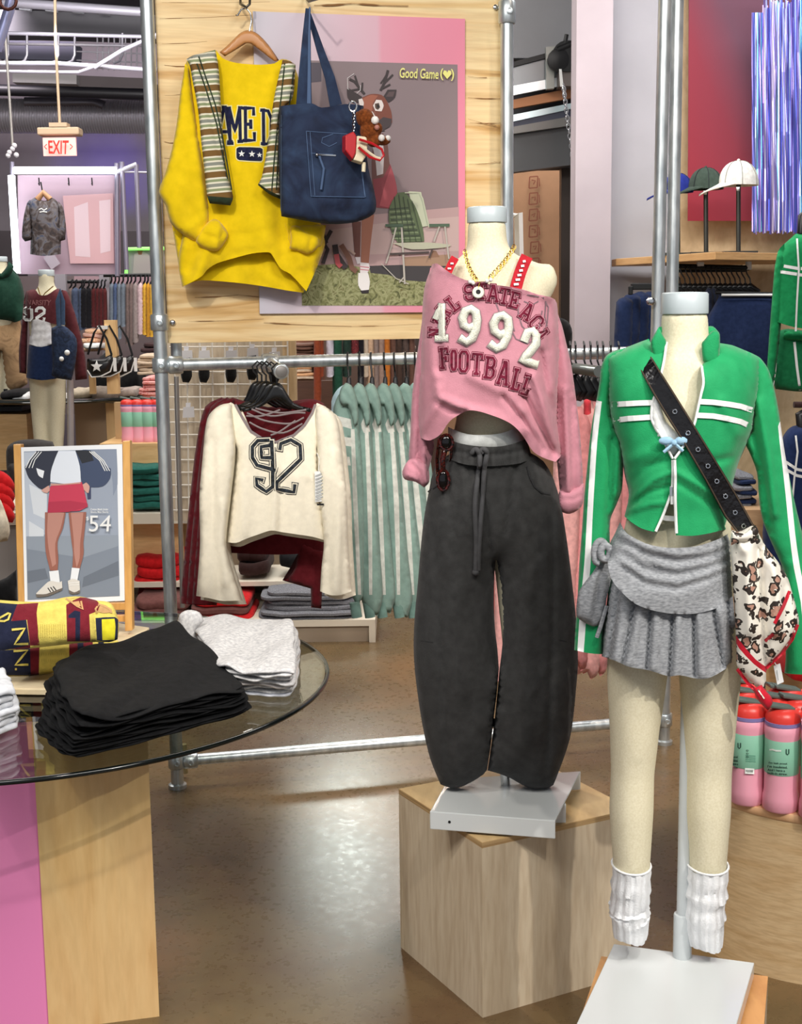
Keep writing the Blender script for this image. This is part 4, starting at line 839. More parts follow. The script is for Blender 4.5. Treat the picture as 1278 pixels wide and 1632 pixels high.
# wood panel
BP = Plane((-.745,4.206+.03,0),RA); wp = thing('wood_panel','large streaky pine plywood display panel bolted to the rack','panel',BP.at(530,545))
KNOT = wood('streaky pine plywood',[(.24,'#a87a40'),(.35,'#d6ad6e'),(.45,'#edd09c'),(.58,'#f3dcaa'),(.68,'#dfb97a'),(.76,'#a8743a')],(.45,.45,6.5),.5,1.4,.3)
a = BP.at(250,-40); zb_ = BP.at(268,547).z; b = BP.at(800,500); c0 = Vector((BP.at(266,500).x,BP.at(266,500).y,0)); c1 = Vector((b.x,b.y,0)); back = -BP.n*.018
q = [c0+Z_(zb_),c1+Z_(zb_),c1+Z_(2.75),c0+Z_(2.75)]; 
# left edge follows the post
MB().hexa([v+back for v in q],q).build('plywood_sheet',KNOT,wp,bevel=.001)
CRK = M('dark grain crack','#8a6238',.8)
def bq(x,y,off=.0008): return BP.at(x,y,off)
cr = []
for (x0,y0,x1,y1,w_) in [(258,4,430,3,.8),(254,30,400,24,1),(258,70,330,66,.8),(262,104,300,106,1.6),(262,152,290,150,.8),(262,226,278,228,2.2),(262,252,280,251,1.4),(268,388,286,390,1.2),(310,474,380,470,1.6),(380,470,460,476,.9),(300,512,420,508,1),(420,514,560,520,1.6),(560,520,668,516,.9),(745,122,775,124,1.2),(745,156,800,157,1.4),(748,196,800,196,1.2),(746,262,800,258,.9),(500,9,560,6,3),(560,6,650,10,2.6),(786,258,800,258,1.5),(745,190,790,201,1)]:
    cr.append(line(CRK,[(x0,y0),((x0+x1)/2,(y0+y1)/2+1),(x1,y1)],[w_*.3]*2+[w_]*3+[w_*.4]*40))
flat('grain_cracks',cr,BP,wp,off=.0006)
for i,(x,y) in enumerate([(275,514),(789,12)]): MB().lathe(BP.at(x,y),[(.009,-.004),(.009,.006),(.007,.008)],14,BP.n).build('bolt',CHR,wp,True)
for x,y0,y1 in ((262,300,520),(252,20,240)): pass
# poster on the panel
pp = Plane(Vector((-.745,4.206+.03,0))+BP.n*.012,RA); ps = thing('deer_poster','large poster of a figure in a deer head costume beside a green lawn chair','poster',pp.at(570,500))
def gradpink():
    m, nt, bs = newmat('poster pink fade'); tc = nt.nodes.new('ShaderNodeTexCoord'); sp_ = nt.nodes.new('ShaderNodeSeparateXYZ'); nt.links.new(tc.outputs['Generated'],sp_.inputs[0])
    r = ramp(nt, sp_.outputs[0], [(0,'#c9c6d2'),(.22,'#d3c3cf'),(.58,'#dcb0bf'),(.60,'#e29db0'),(.8,'#e78fa6'),(1,'#ea8ba4')]); nt.links.new(r.outputs[0],bs.inputs['Base Color']); bs.inputs['Roughness'].default_value = .5; return m
A_ = pp.at(403,18); B_ = pp.at(741,30); D_ = pp.at(414,500); C_q = pp.at(741,497)
MB().hexa([v-pp.n*.008 for v in (D_,C_q,B_,A_)],[D_,C_q,B_,A_]).build('foam_board',gradpink(),ps)
z7 = lambda *L: [(520+x/3.546,60+y/3.546) for x,y in L]; z8 = lambda *L: [(460+x/3.994,280+y/3.994) for x,y in L]
mk = lambda n,c: M('print '+n,c,.6)
GRASS = blotch('print grass',['#4f5238','#7f8257','#a3a67c','#6d6a44'],34); STUD = mk('studio taupe','#8d7c80'); 
Lp = [(STUD,[(480,96),(729,103),(731,487),(481,487)]),(mk('floor rose','#b79a9b'),[(480,352),(731,330),(731,440),(480,430)]),(mk('floor rose light','#c3aaa8'),[(480,372),(640,352),(731,345),(731,400),(480,410)]),
 (GRASS,[(481,425),(540,420),(600,430),(731,418),(731,487),(481,487)]),(mk('shade','#3f3c3f'),z7((240,1290),(560,1280),(700,1275),(560,1380),(430,1370),(350,1340),(250,1330))),
 (mk('case','#a5866f'),z7((440,1240),(700,1225),(700,1290),(440,1290))),(mk('case','')if 0 else mk('case top','#8f6d58'),z7((590,1200),(620,1205),(640,1240),(580,1245))),
 (mk('window','#57505c'),[(492,100),(512,100),(512,130),(492,132)]),
 (mk('shirt','#6f4741'),z7((270,560),(320,540),(345,600),(355,700),(370,800),(330,860),(262,860),(255,700)),1),(mk('bib','#c9c1c3'),z7((245,560),(310,560),(325,640),(320,770),(285,780),(275,680)),1),
 (mk('jacket','#8e3c46'),z7((262,800),(320,790),(360,715),(385,790),(400,870),(390,970),(280,960),(275,900)),1),(mk('jacket light','#b0525c'),z7((365,730),(398,850),(388,968),(300,950),(330,830)),1),
 (mk('leg dark','#6b4038'),z7((145,1040),(195,1040),(190,1240),(160,1240)),1),(mk('leg','#a26a55'),z7((200,1000),(270,1000),(250,1160),(238,1280),(195,1275)),1),
 (mk('sock','#dcd4d8'),z7((162,1240),(192,1240),(192,1275),(175,1280))),(mk('sock2','#e6e0e2'),z7((190,1270),(240,1275),(245,1300),(232,1330),(190,1330))),(mk('sock stripe','#c98a94'),z7((188,1290),(242,1296),(241,1303),(188,1297))),(mk('sock stripe','#c98a94'),z7((188,1306),(240,1312),(239,1318),(188,1312))),
 (mk('shoe','#eceaea'),z7((180,1330),(235,1330),(245,1380),(238,1430),(205,1440),(180,1400)),1),(mk('sole','#2b2528'),z7((190,1430),(240,1425),(238,1444),(200,1446))),
 (mk('antler','#3a3032'),[(0,0),(1,0),(0,1)])]
ANT = mk('antler','#3a3032')
Lp[-1:] = [line(ANT,z7((215,320),(190,290),(160,250),(130,235)),4),line(ANT,z7((190,290),(140,300),(120,290)),3),line(ANT,z7((178,270),(160,215)),3),line(ANT,z7((200,300),(203,255)),3),line(ANT,z7((305,300),(330,250),(347,185)),4),line(ANT,z7((330,255),(375,210)),3),line(ANT,z7((312,290),(360,265)),3),line(ANT,z7((345,200),(320,240),(305,260)),2.5)]
EAR = mk('ear','#3c3134')
Lp += [line(mk('cord','#d9d2d4'),z7((155,205),(118,230),(120,290),(160,325),(190,300),(192,270)),1.1),(EAR,z7((115,290),(160,310),(200,335),(190,365),(150,370),(120,340)),1),(EAR,z7((320,335),(345,295),(395,295),(385,340),(350,368)),1),(mk('ear inner','#5c4a4c'),z7((335,335),(352,308),(385,305),(375,335)),1),
 (mk('deer brown','#7f4637'),z7((200,340),(250,320),(310,325),(340,360),(365,420),(370,480),(330,515),(270,500),(215,440)),1),(mk('deer light','#a35f49'),z7((205,345),(250,325),(290,330),(262,370),(258,415),(215,425)),1),(mk('muzzle','#463a3d'),z7((275,490),(320,450),(368,460),(360,500),(325,520),(330,528),(300,530),(275,515)),1),
 (mk('snout','#8a5a4e'),z7((215,420),(275,420),(272,465),(250,490),(225,470)),1),(mk('snout white','#e2d6d3'),z7((228,422),(258,418),(275,445),(255,460),(240,455)),1),(mk('nose','#2d2224'),z7((212,430),(235,425),(240,445),(218,450)),1),
 (mk('eye white','#e9dedb'),z7((262,385),(280,352),(310,355),(322,385),(310,418),(275,415)),1),(mk('eye','#57443b'),z7((272,375),(295,370),(302,395),(290,410),(275,400)),1),(mk('eye white','#e9dedb'),z7((180,350),(200,345),(210,370),(205,400),(185,380)),1),(mk('eye pupil','#1c1516'),z7((282,382),(295,380),(298,396),(286,400)),1)]
# lawn chair print
CG = [mk('chair green','#5f7050'),mk('chair dark','#3f4c3a'),mk('chair pale','#c4ccb4'),mk('chair frame','#b8b4ac'),mk('chair arm','#4f6653')]
Lp += [(CG[2],z8((760,100),(840,105),(850,150),(890,320),(830,330),(790,220)),1),(CG[0],z8((640,200),(690,110),(740,105),(800,190),(850,330),(860,420),(690,425),(640,320)),1)]
for i in range(6): Lp.append(line(CG[1],z8((640+i*4,215+i*34),(760+i*14,205+i*35)),2.6)); Lp.append(line(mk('chair pale line','#8fa07c'),z8((638+i*4,232+i*34),(765+i*14,222+i*35)),1.2))
for i in range(5): Lp.append(line(CG[1],z8((670+i*28,120+abs(i-1)*14),(700+i*36,420)),1.2))
Lp += [line(CG[2],z8((735,110),(830,108),(850,150),(890,330)),2),line(CG[4],z8((612,318),(725,318)),4.5),line(CG[4],z8((890,318),(1020,316)),5),(mk('chair seat','#b9bba6'),z8((660,430),(870,425),(1030,440),(1010,455),(780,470)),1),
 line(CG[3],z8((715,330),(725,500),(735,690)),3),line(CG[3],z8((680,330),(650,450),(615,560)),2.5),line(CG[3],z8((955,325),(920,420)),2.5),line(CG[3],z8((990,325),(1015,530)),2.5),line(mk('chair bar','#4b4140'),z8((640,500),(890,488)),3.4),line(mk('chair bar','#4b4140'),z8((910,470),(890,525)),2.5),line(CG[3],z8((585,560),(680,655),(760,690)),1.4),line(CG[3],z8((735,640),(700,680)),2)]
DG_ = mk('toy dark','#382e31'); Lp += [line(DG_,z8((268,350),(240,400),(225,440),(245,470),(215,560)),6),line(DG_,z8((215,370),(240,430)),5),line(DG_,z8((290,440),(300,500),(360,590)),9),line(mk('toy red','#b04a50'),z8((300,500),(310,560),(330,580)),8),line(mk('toy brown','#7a5344'),z8((330,440),(380,520),(400,590),(430,610)),8),line(mk('toy pale','#bfa69a'),z8((380,470),(420,500)),3)]
flat('printed_picture',Lp,pp,ps,off=.0008,step=.00012)
YEL = M('print pale yellow','#f1ee8c',.6)
text('lettering','Good Game',[(636,109),(698,111),(697,127),(635,125)],lambda x,y: pp.at(x,y,.012),YEL,ps,.012)
text('emblem_bracket','(',[(700,110),(705,110),(705,129),(700,129)],lambda x,y: pp.at(x,y,.012),YEL,ps,.02); text('emblem_bracket',')',[(717,111),(722,111),(722,130),(717,130)],lambda x,y: pp.at(x,y,.012),YEL,ps,.02)
flat('emblem',[(YEL,[(711,127),(704,118),(706,113),(710,114),(711,117),(713,113),(717,114),(718,119)],1)],pp,ps,off=.012)

# ---- yellow sweatshirt on a wooden hanger
HW = M('honey hanger wood','#c58a55',.35); a5 = lambda *L: [(240+x/4.564,y/4.564) for x,y in L]; a7 = lambda *L: [(240+x/4.564,300+y/4.564) for x,y in L]
YP = Plane(Vector((-.745,4.206,0))+BP.n*.02,RA)
hk = thing('wall_hook','dark metal hook on the panel above the wooden hanger','hook',YP.at(390,14)); tubeo('hook_wire',[YP.at(x,y,o_) for x,y,o_ in ((385,-6,-.03),(384,4,-.02),(386,11,.02),(391,15,.03),(396,10,.03),(397,0,.02))],.004,M('hook metal','#5b5750',.3,.8),hk)
hg = thing('wooden_hanger','honey wood hanger carrying the yellow sweatshirt','hanger',YP.at(395,96))
sheet('shoulder_arm',a5((500,380),(560,330),(640,250),(690,222),(740,225),(790,255),(860,330),(935,440),(900,445),(800,370),(740,325),(715,315),(690,320),(600,375),(540,410)),Plane(YP.p+YP.n*.012,RA),HW,hg,.010,k=.8,g=3,it=3)
tubeo('hanger_hook',[YP.at(*p,.012) for p in a5((715,235),(730,160),(722,100),(690,65),(655,75),(630,118),(615,118))],.0028,CHR,hg,n=8)
SUN = cloth('sun yellow fleece','#efcc00',.05,30,.3,.9,.2); ys = thing('yellow_sweatshirt','bright yellow oversized sweatshirt with navy print on a wooden hanger','sweatshirt',YP.at(400,462))
YB = Plane(YP.p+YP.n*.015,RA); YF = Plane(YP.p+YP.n*.035,RA); YS = Plane(YP.p+YP.n*.075,RA)
sheet('back_panel',a7((150,230),(380,400),(700,420),(1000,420),(1215,300),(1245,440),(1200,600),(1110,760),(1000,745),(800,710),(600,685),(375,670),(290,690),(230,718),(200,540)),YB,SUN,ys,.022,k=.5,g=7,open_=[(7,13)],wr=[(.005,.06,.01,1),(.003,.13,.02,0)],folds=[([(400,430),(440,450)],.006,6),([(424,405),(430,430)],.006,4)])
sheet('front_panel',[(345,80),(354,92),(371,99),(393,102),(415,103),(437,101),(450,94),(468,102),(486,170),(500,300),(514,370),(518,390),(503,431),(488,464),(463,437),(447,428),(432,404),(424,402),(402,404),(371,412),(345,420),(330,430),(322,440),(303,451),(290,457),(284,418),(290,380),(300,300),(304,200),(296,101),(312,88)],YF,SUN,ys,.05,k=.8,g=6,open_=[(0,6),(12,24)],res=70,
  wr=[(.004,.07,.008,2)],folds=[([(322,440),(371,405),(432,397)],-.006,6),([(302,300),(310,400),(300,430)],-.014,10),([(420,300),(425,400)],.008,8),([(445,330),(450,410)],-.008,6),([(362,376),(424,368),(424,320)],-.004,3),([(350,123),(380,128),(430,122)],-.003,2),([(470,360),(480,420)],.012,9),([(310,455),(330,400)],.010,8)])
sheet('sleeve',[(295,101),(287,150),(281,200),(273,241),(262,280),(253,305),(264,328),(272,355),(290,373),(314,385),(328,380),(334,352),(332,320),(325,260),(317,215),(308,160),(301,110)],YS,SUN,ys,.05,k=.8,g=6,wr=[(.004,.09,.02,0)],folds=[([(275,241),(300,225),(315,212)],-.003,2.5),([(290,373),(330,345)],.006,6),([(285,300),(318,360)],-.006,6),([(310,230),(326,330)],.006,5)])
sheet('cuff',a7((330,380),(360,310),(400,260),(455,225),(500,240),(560,320),(555,370),(490,455),(400,445),(345,410)),Plane(YS.p+YS.n*.02,RA),SUN,ys,.045,g=4,folds=[([(340,352),(358,362),(350,390)],-.008,3),([(320,372),(345,380)],-.006,3),([(350,355),(345,395)],.006,3)])
sheet('sleeve',a7((880,40),(960,220),(1010,440),(1040,455),(1120,470),(1240,420),(1275,270),(1200,260),(1000,240),(940,100)),YS,SUN,ys,.05,g=6,folds=[([(455,320),(465,390)],-.008,5)])
sheet('cuff',a7((1015,290),(1040,270),(1090,280),(1150,320),(1190,320),(1230,380),(1200,450),(1140,478),(1080,460),(1010,440),(1020,370)),Plane(YS.p+YS.n*.02,RA),SUN,ys,.045,g=4,folds=[([(485,365),(497,375),(492,400)],-.008,3),([(470,372),(475,395)],-.004,3)])
NV = cloth('cracked navy print','#1d2140',.3,90,.1); OUTL = M('cream print outline','#efe6a0',.7); fk = ['front_panel']
L5 = lambda x0,y0,x1,y1,x2,y2,x3,y3: a5((x0,y0),(x1,y1),(x2,y2),(x3,y3))
letters('print',[('A',L5(490,780,590,780,600,1050,460,1050)),('M',L5(555,780,665,776,670,1035,560,1040)),('E',L5(670,776,755,776,760,1030,672,1032)),('D',L5(800,790,890,800,885,1058,805,1055)),('G',[(0,0)]*4) if 0 else ('A',L5(880,800,960,810,960,1060,880,1060))],5.2,fk,NV,ys,OUTL,3.2,.0015)
decal('badge_outline',[a5((618,1075),(640,1062),(800,1066),(822,1080),(820,1165),(805,1182),(640,1172),(618,1150))],fk,OUTL,ys,.0012,g=6); bdg = decal('badge',[a5((625,1080),(645,1070),(798,1074),(815,1086),(813,1160),(800,1172),(645,1164),(625,1146))],fk,NV,ys,.002,g=6)
star = lambda cx,cy,r: [(cx+(r if k%2==0 else r*.42)*math.sin(k*math.pi/5), cy-(r if k%2==0 else r*.42)*math.cos(k*math.pi/5)) for k in range(10)]
for cx,cy,r in ((385,245,5.5),(401.5,245.5,5.5),(413.5,247,4.5)): decal('star',[star(cx,cy,r)],fk,WHT,bdg,.003,g=4,it=1,keep=15)
MB().tube([YF.at(405,108,.02),YF.at(415,109,.02)],.006,8).build('neck_label',M('navy label','#20223f'),ys)
# striped top draped over the shoulders
def stripes(name, seqc, size, ang=0):
    m, nt, bs = newmat(name); tc = nt.nodes.new('ShaderNodeTexCoord'); mp = nt.nodes.new('ShaderNodeMapping'); mp.inputs['Rotation'].default_value = (0,ang,0); nt.links.new(tc.outputs['Object'],mp.inputs[0])
    s_ = nt.nodes.new('ShaderNodeSeparateXYZ'); nt.links.new(mp.outputs[0],s_.inputs[0]); d = nd(nt,'ShaderNodeMath',operation='DIVIDE'); d.inputs[1].default_value = size; nt.links.new(s_.outputs[2],d.inputs[0]); f_ = nd(nt,'ShaderNodeMath',operation='FRACT'); nt.links.new(d.outputs[0],f_.inputs[0])
    n = len(seqc); tot = sum(x[1] for x in seqc); st = []; p = 0
    for c,w_ in seqc: st.append((p/tot,c)); p += w_
    r = ramp(nt,f_.outputs[0],st,'CONSTANT'); nt.links.new(r.outputs[0],bs.inputs['Base Color']); bs.inputs['Roughness'].default_value = .9; return m
STR = stripes('multi stripe jersey',[('#7a5a2c',4),('#e8e2cc',1.2),('#8f9a72',1.8),('#e8e2cc',1.2),('#8c8f84',2.2),('#e8e2cc',1.2),('#8f9a72',1.8),('#e8e2cc',1.2)],.062,.1); FOR = cloth('forest green rib','#2d3a28')
stt = thing('striped_shirt','brown cream and green striped top draped round the yellow sweatshirt\'s shoulders','top',YP.at(390,320)); SL = Plane(YP.p+YP.n*.13,RA)
sheet('sleeve',a5((260,430),(310,402),(400,380),(470,362),(490,460),(500,560),(515,830),(545,1200),(600,1430),(580,1495),(430,1480),(410,1420),(370,1050),(345,800),(300,560),(285,480)),SL,STR,stt,.018,g=5,regions=[(FOR,a5((412,1425),(600,1440),(585,1497),(428,1482)))],folds=[([(322,95),(330,160),(352,250),(368,310)],-.010,3),([(308,100),(318,190)],.006,4)],key='sls')
strokes('binding',[a5((300,420),(340,470),(400,640),(480,900),(560,1300)),a5((350,410),(400,560),(470,760),(520,980),(590,1380))],2.2,'sls',FOR,stt,.002)
sheet('sleeve',a5((960,435),(1010,445),(1055,470),(1050,560),(1030,720),(960,800),(935,900),(942,1200),(946,1450),(860,1410),(780,1345),(810,1280),(860,1000),(885,800),(900,700),(930,560)),SL,STR,stt,.018,g=5,regions=[(FOR,a5((782,1330),(860,1385),(946,1425),(946,1452),(860,1412),(778,1348)))],folds=[([(455,100),(445,160),(440,250)],-.006,3)],key='srs')
strokes('binding',[a5((975,460),(950,700),(925,900),(900,1150),(880,1400)),a5((1040,520),(1010,760),(935,1000),(915,1380))],2,'srs',FOR,stt,.002)
# ---- denim tote
BT = Plane(YP.p+YP.n*.17,RA); z6 = lambda *L: [(430+x/3.277,y/3.277) for x,y in L]
DN = blotch('washed navy denim',['#18223a','#1f2c48','#263652','#2c3f5e'],9); STC = M('denim stitch','#4d6488',.8)
tt = thing('denim_tote_bag','washed navy denim tote bag hanging on the panel over the poster','bag',BT.at(520,356))
sheet('bag_body',z6((50,555),(130,545),(220,540),(270,562),(380,545),(440,545),(488,552),(495,700),(515,880),(545,1000),(556,1070),(540,1120),(450,1160),(300,1170),(60,1130),(55,1060),(46,800)),BT,DN,tt,.075,k=.6,g=6,res=64,open_=[(0,6)],wr=[(.003,.1,.01,1),(.002,.03,.16,3)],folds=[([(463,180),(465,340)],-.004,3),([(590,200),(580,280),(592,330)],.012,8),([(520,330),(560,345)],-.006,6)],key='tote')
pk_ = z6((190,685),(470,705),(495,1030),(215,1025)); decal('pocket',[pk_],'tote',DN,tt,.003,g=6,it=1,keep=10)
strokes('stitching',[z6((190,685),(470,705),(495,1030),(215,1025),(190,685)),z6((60,600),(58,1100)),z6((215,800),(330,806)),z6((480,560),(478,900),(500,1030)),z6((330,700),(275,720),(270,745),(310,765),(350,745)),z6((210,690),(235,1020))],1.1,'tote',STC,tt,.005)
zpr = strokes('zipper',[z6((240,806),(345,812))],2.4,'tote',CHR,tt,.006); tubeo('zip_pull_cord',[surf('tote',*p,.012) for p in z6((258,815),(282,880),(268,990))],.004,STC,tt,n=6); MB().ball(surf('tote',*z6((246,808))[0],.008),.006,8).build('zip_slider',CHR,zpr,True)
def strap(nm, L, w_, m, off):
    l, r = strokeq(L, w_); f_ = [BT.at(*p,off) for p in l]; b_ = [BT.at(*p,off) for p in r]; mb = MB()
    for i in range(len(l)-1): mb.hexa([f_[i]-BT.n*.004,f_[i+1]-BT.n*.004,b_[i+1]-BT.n*.004,b_[i]-BT.n*.004],[f_[i],f_[i+1],b_[i+1],b_[i]])
    return mb.build(nm,m,tt)
wd = [7+i*.42 for i in range(60)]
strap('handle',z6((205,48),(272,260),(320,400),(352,545)),[6+i*.75 for i in range(40)],DN,-.02); strap('handle',z6((192,55),(184,200),(176,380),(170,560)),[8+i*1.0 for i in range(40)],DN,.03)
strap('handle_fold',z6((199,50),(196,200),(196,380),(195,560)),[2+i*.25 for i in range(40)],STC,.034)
h2 = thing('wall_hook','thin dark hook on the panel holding the denim tote','hook',YP.at(490,18)); tubeo('hook_wire',[YP.at(489,-8,-.03),YP.at(488,8,.05),YP.at(491,20,.19),YP.at(495,10,.2)],.004,BLK,h2)
# bag charm
cm = thing('bag_charm','brown bear and tiny red and white bag charm clipped on the denim tote','bag charm',BT.at(565,275,.1)); c_ = lambda x,y,o=.10: BT.at(430+x/3.277,y/3.277,o)
BRF = cloth('brown plush','#7a3d12',.3,120,.8); REDL = M('red leather','#c01d26',.35); CRL = M('cream leather','#ece0c0',.5)
tubeo('split_ring',[c_(400+20*math.cos(t*.6283),582+26*math.sin(t*.6283)) for t in range(10)],.0025,CHR,cm,closed=True,n=6)
for i in range(7): tubeo('chain_link',[c_(402+(i%2)*4+5*math.cos(t*1.047),612+i*15+9*math.sin(t*1.047),.1) for t in range(6)],.0015,CHR,cm,closed=True,n=5)
bb = MB(); bb.ball(c_(455,645,.12),.027,14).ball(c_(425,625,.11),.010,8).ball(c_(480,622,.11),.010,8).ball(c_(480,710,.12),.030,14,1,.9,1.1).ball(c_(500,760,.125),.020,12,1.2,1,1).ball(c_(545,760,.12),.018,10,1.4,1,.8).ball(c_(520,700,.125),.014,10,1,1,1.3)
o_ = bb.build('bear_body',BRF,cm,True); rm = o_.modifiers.new('one skin','REMESH'); rm.mode = 'VOXEL'; rm.voxel_size = .003; rm.use_smooth_shade = True
WP = cloth('white plush','#ece8e4'); MB().ball(c_(497,663,.146),.012,10).build('bear_muzzle',WP,cm,True); MB().ball(c_(530,752,.146),.010,10).ball(c_(568,750,.13),.009,10).build('bear_paw',WP,cm,True); MB().ball(c_(505,700,.15),.008,8).build('bear_bow',M('dusty pink ribbon','#b77a6c'),cm,True)
MB().hexa([c_(x,y,.10) for x,y in ((345,735),(395,712),(412,735),(408,830),(390,865),(345,815))][::1],[c_(x,y,.14) for x,y in ((350,738),(392,718),(406,740),(402,828),(386,858),(350,812))]).build('mini_bag_side',REDL,cm,bevel=.003)
MB().hexa([c_(x,y,.10) for x,y in ((412,735),(462,740),(470,780),(465,840),(440,880),(388,862),(408,830))],[c_(x,y,.135) for x,y in ((410,738),(458,744),(465,782),(458,838),(436,872),(392,860),(404,830))]).build('mini_bag_body',CRL,cm,bevel=.003)
for p_ in (((415,760),(480,780),(530,810),(540,840),(520,865),(470,850),(412,800)),((420,790),(470,830),(500,850),(525,858))): tubeo('mini_bag_handle',[c_(x,y,.15) for x,y in p_],.004,REDL if p_[0][0]==415 else CRL,cm,n=6)
tubeo('tassel',[c_(450,870,.12),c_(448,918,.12)],.006,CRL,cm)

# ---------------------------------------------------------------- clothes on the rack
fa = rp(430,578); fc = P(448,592,3.88); arm = thing('faceout_arm','straight steel faceout arm with a round end cap on the rack rail','rail arm',fa)
tubeo('arm',[fa,fc],.018,GALV,arm,n=14); clamp(fa,dirr,.05,.029,arm); d_ = (fc-fa).normalized(); MB().lathe(fc,[(.021,-.012),(.0225,-.006),(.0225,.004),(.019,.008)],24,d_).build('end_cap',GALV,arm,True); MB().lathe(fc+d_*.008,[(.018,0),(.017,.001)],20,d_).build('cap_face',M('dull cap','#7d7a77',.5,.4),arm,True)
def hanger(cx, ty, Y, wpx, label, group, m=BLKP, hook=True, a=0, drop=16):
    pl = PL(Y,a,cx); t = thing('hanger',label,'hanger',pl.at(cx,ty+34),group)
    sheet('shoulders',[(cx-5,ty+2),(cx+5,ty+2),(cx+12,ty+10),(cx+wpx*.5,ty+24+drop*.6),(cx+wpx,ty+26+drop),(cx+wpx-3,ty+32+drop),(cx+wpx*.5,ty+35+drop*.4),(cx,ty+26),(cx-wpx*.5,ty+35+drop*.4),(cx-wpx+3,ty+32+drop),(cx-wpx,ty+26+drop),(cx-wpx*.5,ty+24+drop*.6),(cx-12,ty+10)],pl,m,t,.008,g=4,res=30)
    if hook: tubeo('hook',[pl.at(cx,ty+4),pl.at(cx,ty-8),pl.at(cx-6,ty-14),pl.at(cx-8,ty-22),pl.at(cx,ty-30),pl.at(cx+8,ty-24)],.0028,BLK,t,n=6)
    return t
for i,(cx,ty,Y,w_) in enumerate([(441,609,3.93,56),(432,607,3.98,54),(424,606,4.03,52),(417,606,4.08,50),(410,606,4.13,46)]):
    hanger(cx,ty,Y,w_,['front black hanger holding the cream 92 top','second black hanger behind the cream 92 top','third black hanger on the faceout arm','fourth black hanger on the faceout arm','rearmost black hanger on the faceout arm'][i],'faceout hangers')
b1 = lambda *L: [(260+x/4.08,560+y/4.08) for x,y in L]
CRM = cloth('cream ribbed jersey','#f1ead6',.03,60,.3); GT = M('taupe trim','#85797a',.8)
def creamtop(dx, dy, Y, label, front=True):
    s_ = lambda *L: [(x+dx,y+dy) for x,y in b1(*L)]; t = thing('cream_top',label,'top',P(440+dx,866+dy,Y),'cream long sleeve tops'); k_ = 'ct%d'%int(Y*100)
    sheet('front',s_((440,330),(490,370),(540,480),(600,545),(735,585),(860,530),(930,470),(975,380),(1000,335),(1060,360),(1050,520),(1010,640),(1020,800),(1040,1000),(1072,1235),(970,1205),(870,1190),(770,1175),(700,1165),(620,1190),(540,1218),(475,1245),(410,1240),(450,900),(475,640),(400,500),(390,360)),Y,CRM,t,.045,k=.7,g=6,res=64,open_=[(0,8),(14,22)],wr=[(.003,.12,.006,1)],folds=[([(436,846),(440,760),(438,705)],.010,5),([(448,846),(446,760)],-.008,4),([(390,850),(385,760)],.006,6),([(487,850),(492,770)],-.006,5),([(385,700),(400,690)],-.003,2.5),([(383,694),(395,682)],-.003,2.5),([(490,690),(478,682)],-.003,2.5),([(378,660),(378,720)],-.003,2)],key=k_)
    sheet('sleeve',s_((370,350),(440,335),(460,480),(470,640),(440,950),(410,1240),(445,1400),(515,1620),(440,1622),(375,1622),(300,1605),(215,1590),(240,1250),(235,950),(255,700),(275,500),(300,410)),Y-.03,CRM,t,.035,g=6,open_=[(7,11)],wr=[(.003,.18,.01,0)],folds=[([(340,700),(338,850),(350,950)],-.008,4),([(355,800),(360,930)],.010,5),([(325,850),(322,940)],.006,4)])
    sheet('sleeve',s_((1000,335),(1100,390),(1140,470),(1170,700),(1195,950),(1202,1200),(1224,1560),(1150,1585),(1085,1585),(1020,1560),(1030,1400),(1045,1240),(1020,1000),(1005,760),(1000,600),(985,450)),Y-.03,CRM,t,.035,g=6,open_=[(6,9)],wr=[(.003,.18,.01,2)],folds=[([(533,720),(540,850),(535,940)],.008,5),([(522,850),(522,940)],-.006,3)])
    if front:
        strokes('neck_trim',[s_((468,345),(520,440),(570,520),(640,565),(735,590),(850,545),(920,480),(970,400),(990,345))],4.2,k_,GT,t,.002)
        for q in (((575,375),(700,420),(850,400),(925,400)),((545,400),(660,450),(820,470),(915,430)),((560,460),(650,505),(780,530),(905,470)),((600,370),(760,400),(930,380)),((540,420),(640,420),(760,380)),((860,450),(760,520),(700,545))): tubeo('lace_strap',[P(x,y,Y-.035) for x,y in rndl(s_(*q))],.0028,GT,t,n=6)
        PR = cloth('distressed black print','#2b3138',.5,110,.1)
        for nm,qq,wd_,mt_,of_ in (('print_outline',0,11.5,PR,.0015),('print_gap',0,8.8,CRM,.0030),('print_fill',0,5.6,PR,.0045)):
            ls = [s_((715,690),(640,690),(632,615),(655,600),(700,600)),s_((690,625),(690,690)),s_((720,770),(610,740),(580,690),(580,620),(615,580),(680,578)),s_((705,590),(712,750),(712,880),(670,912),(610,870),(605,825),(640,835)),s_((760,630),(765,600),(830,575),(890,610),(895,700),(740,850),(740,895),(850,915),(855,875))]
            strokes(nm,[ls[2],ls[3],ls[4],ls[0][:1]+ls[0][:0]+s_((720,692),(640,690),(636,620),(690,612),(700,600))],wd_,k_,mt_,t,of_,cap=wd_/2)
    return t
def rndl(L):
    L = [np.array(p,float) for p in L]; out = []
    for i in range(len(L)-1):
        p0 = L[max(0,i-1)]; p1 = L[i]; p2 = L[i+1]; p3 = L[min(len(L)-1,i+2)]
        for j in range(5):
            t = j/5; out.append(.5*((2*p1)+(-p0+p2)*t+(2*p0-5*p1+4*p2-p3)*t*t+(-p0+3*p1-3*p2+p3)*t**3))
    return [tuple(p) for p in out]+[tuple(L[-1])]
creamtop(0,0,3.95,'front cream long sleeve top with 92 print and laced neck'); creamtop(7,6,4.02,'second cream long sleeve top behind the 92 top',False)
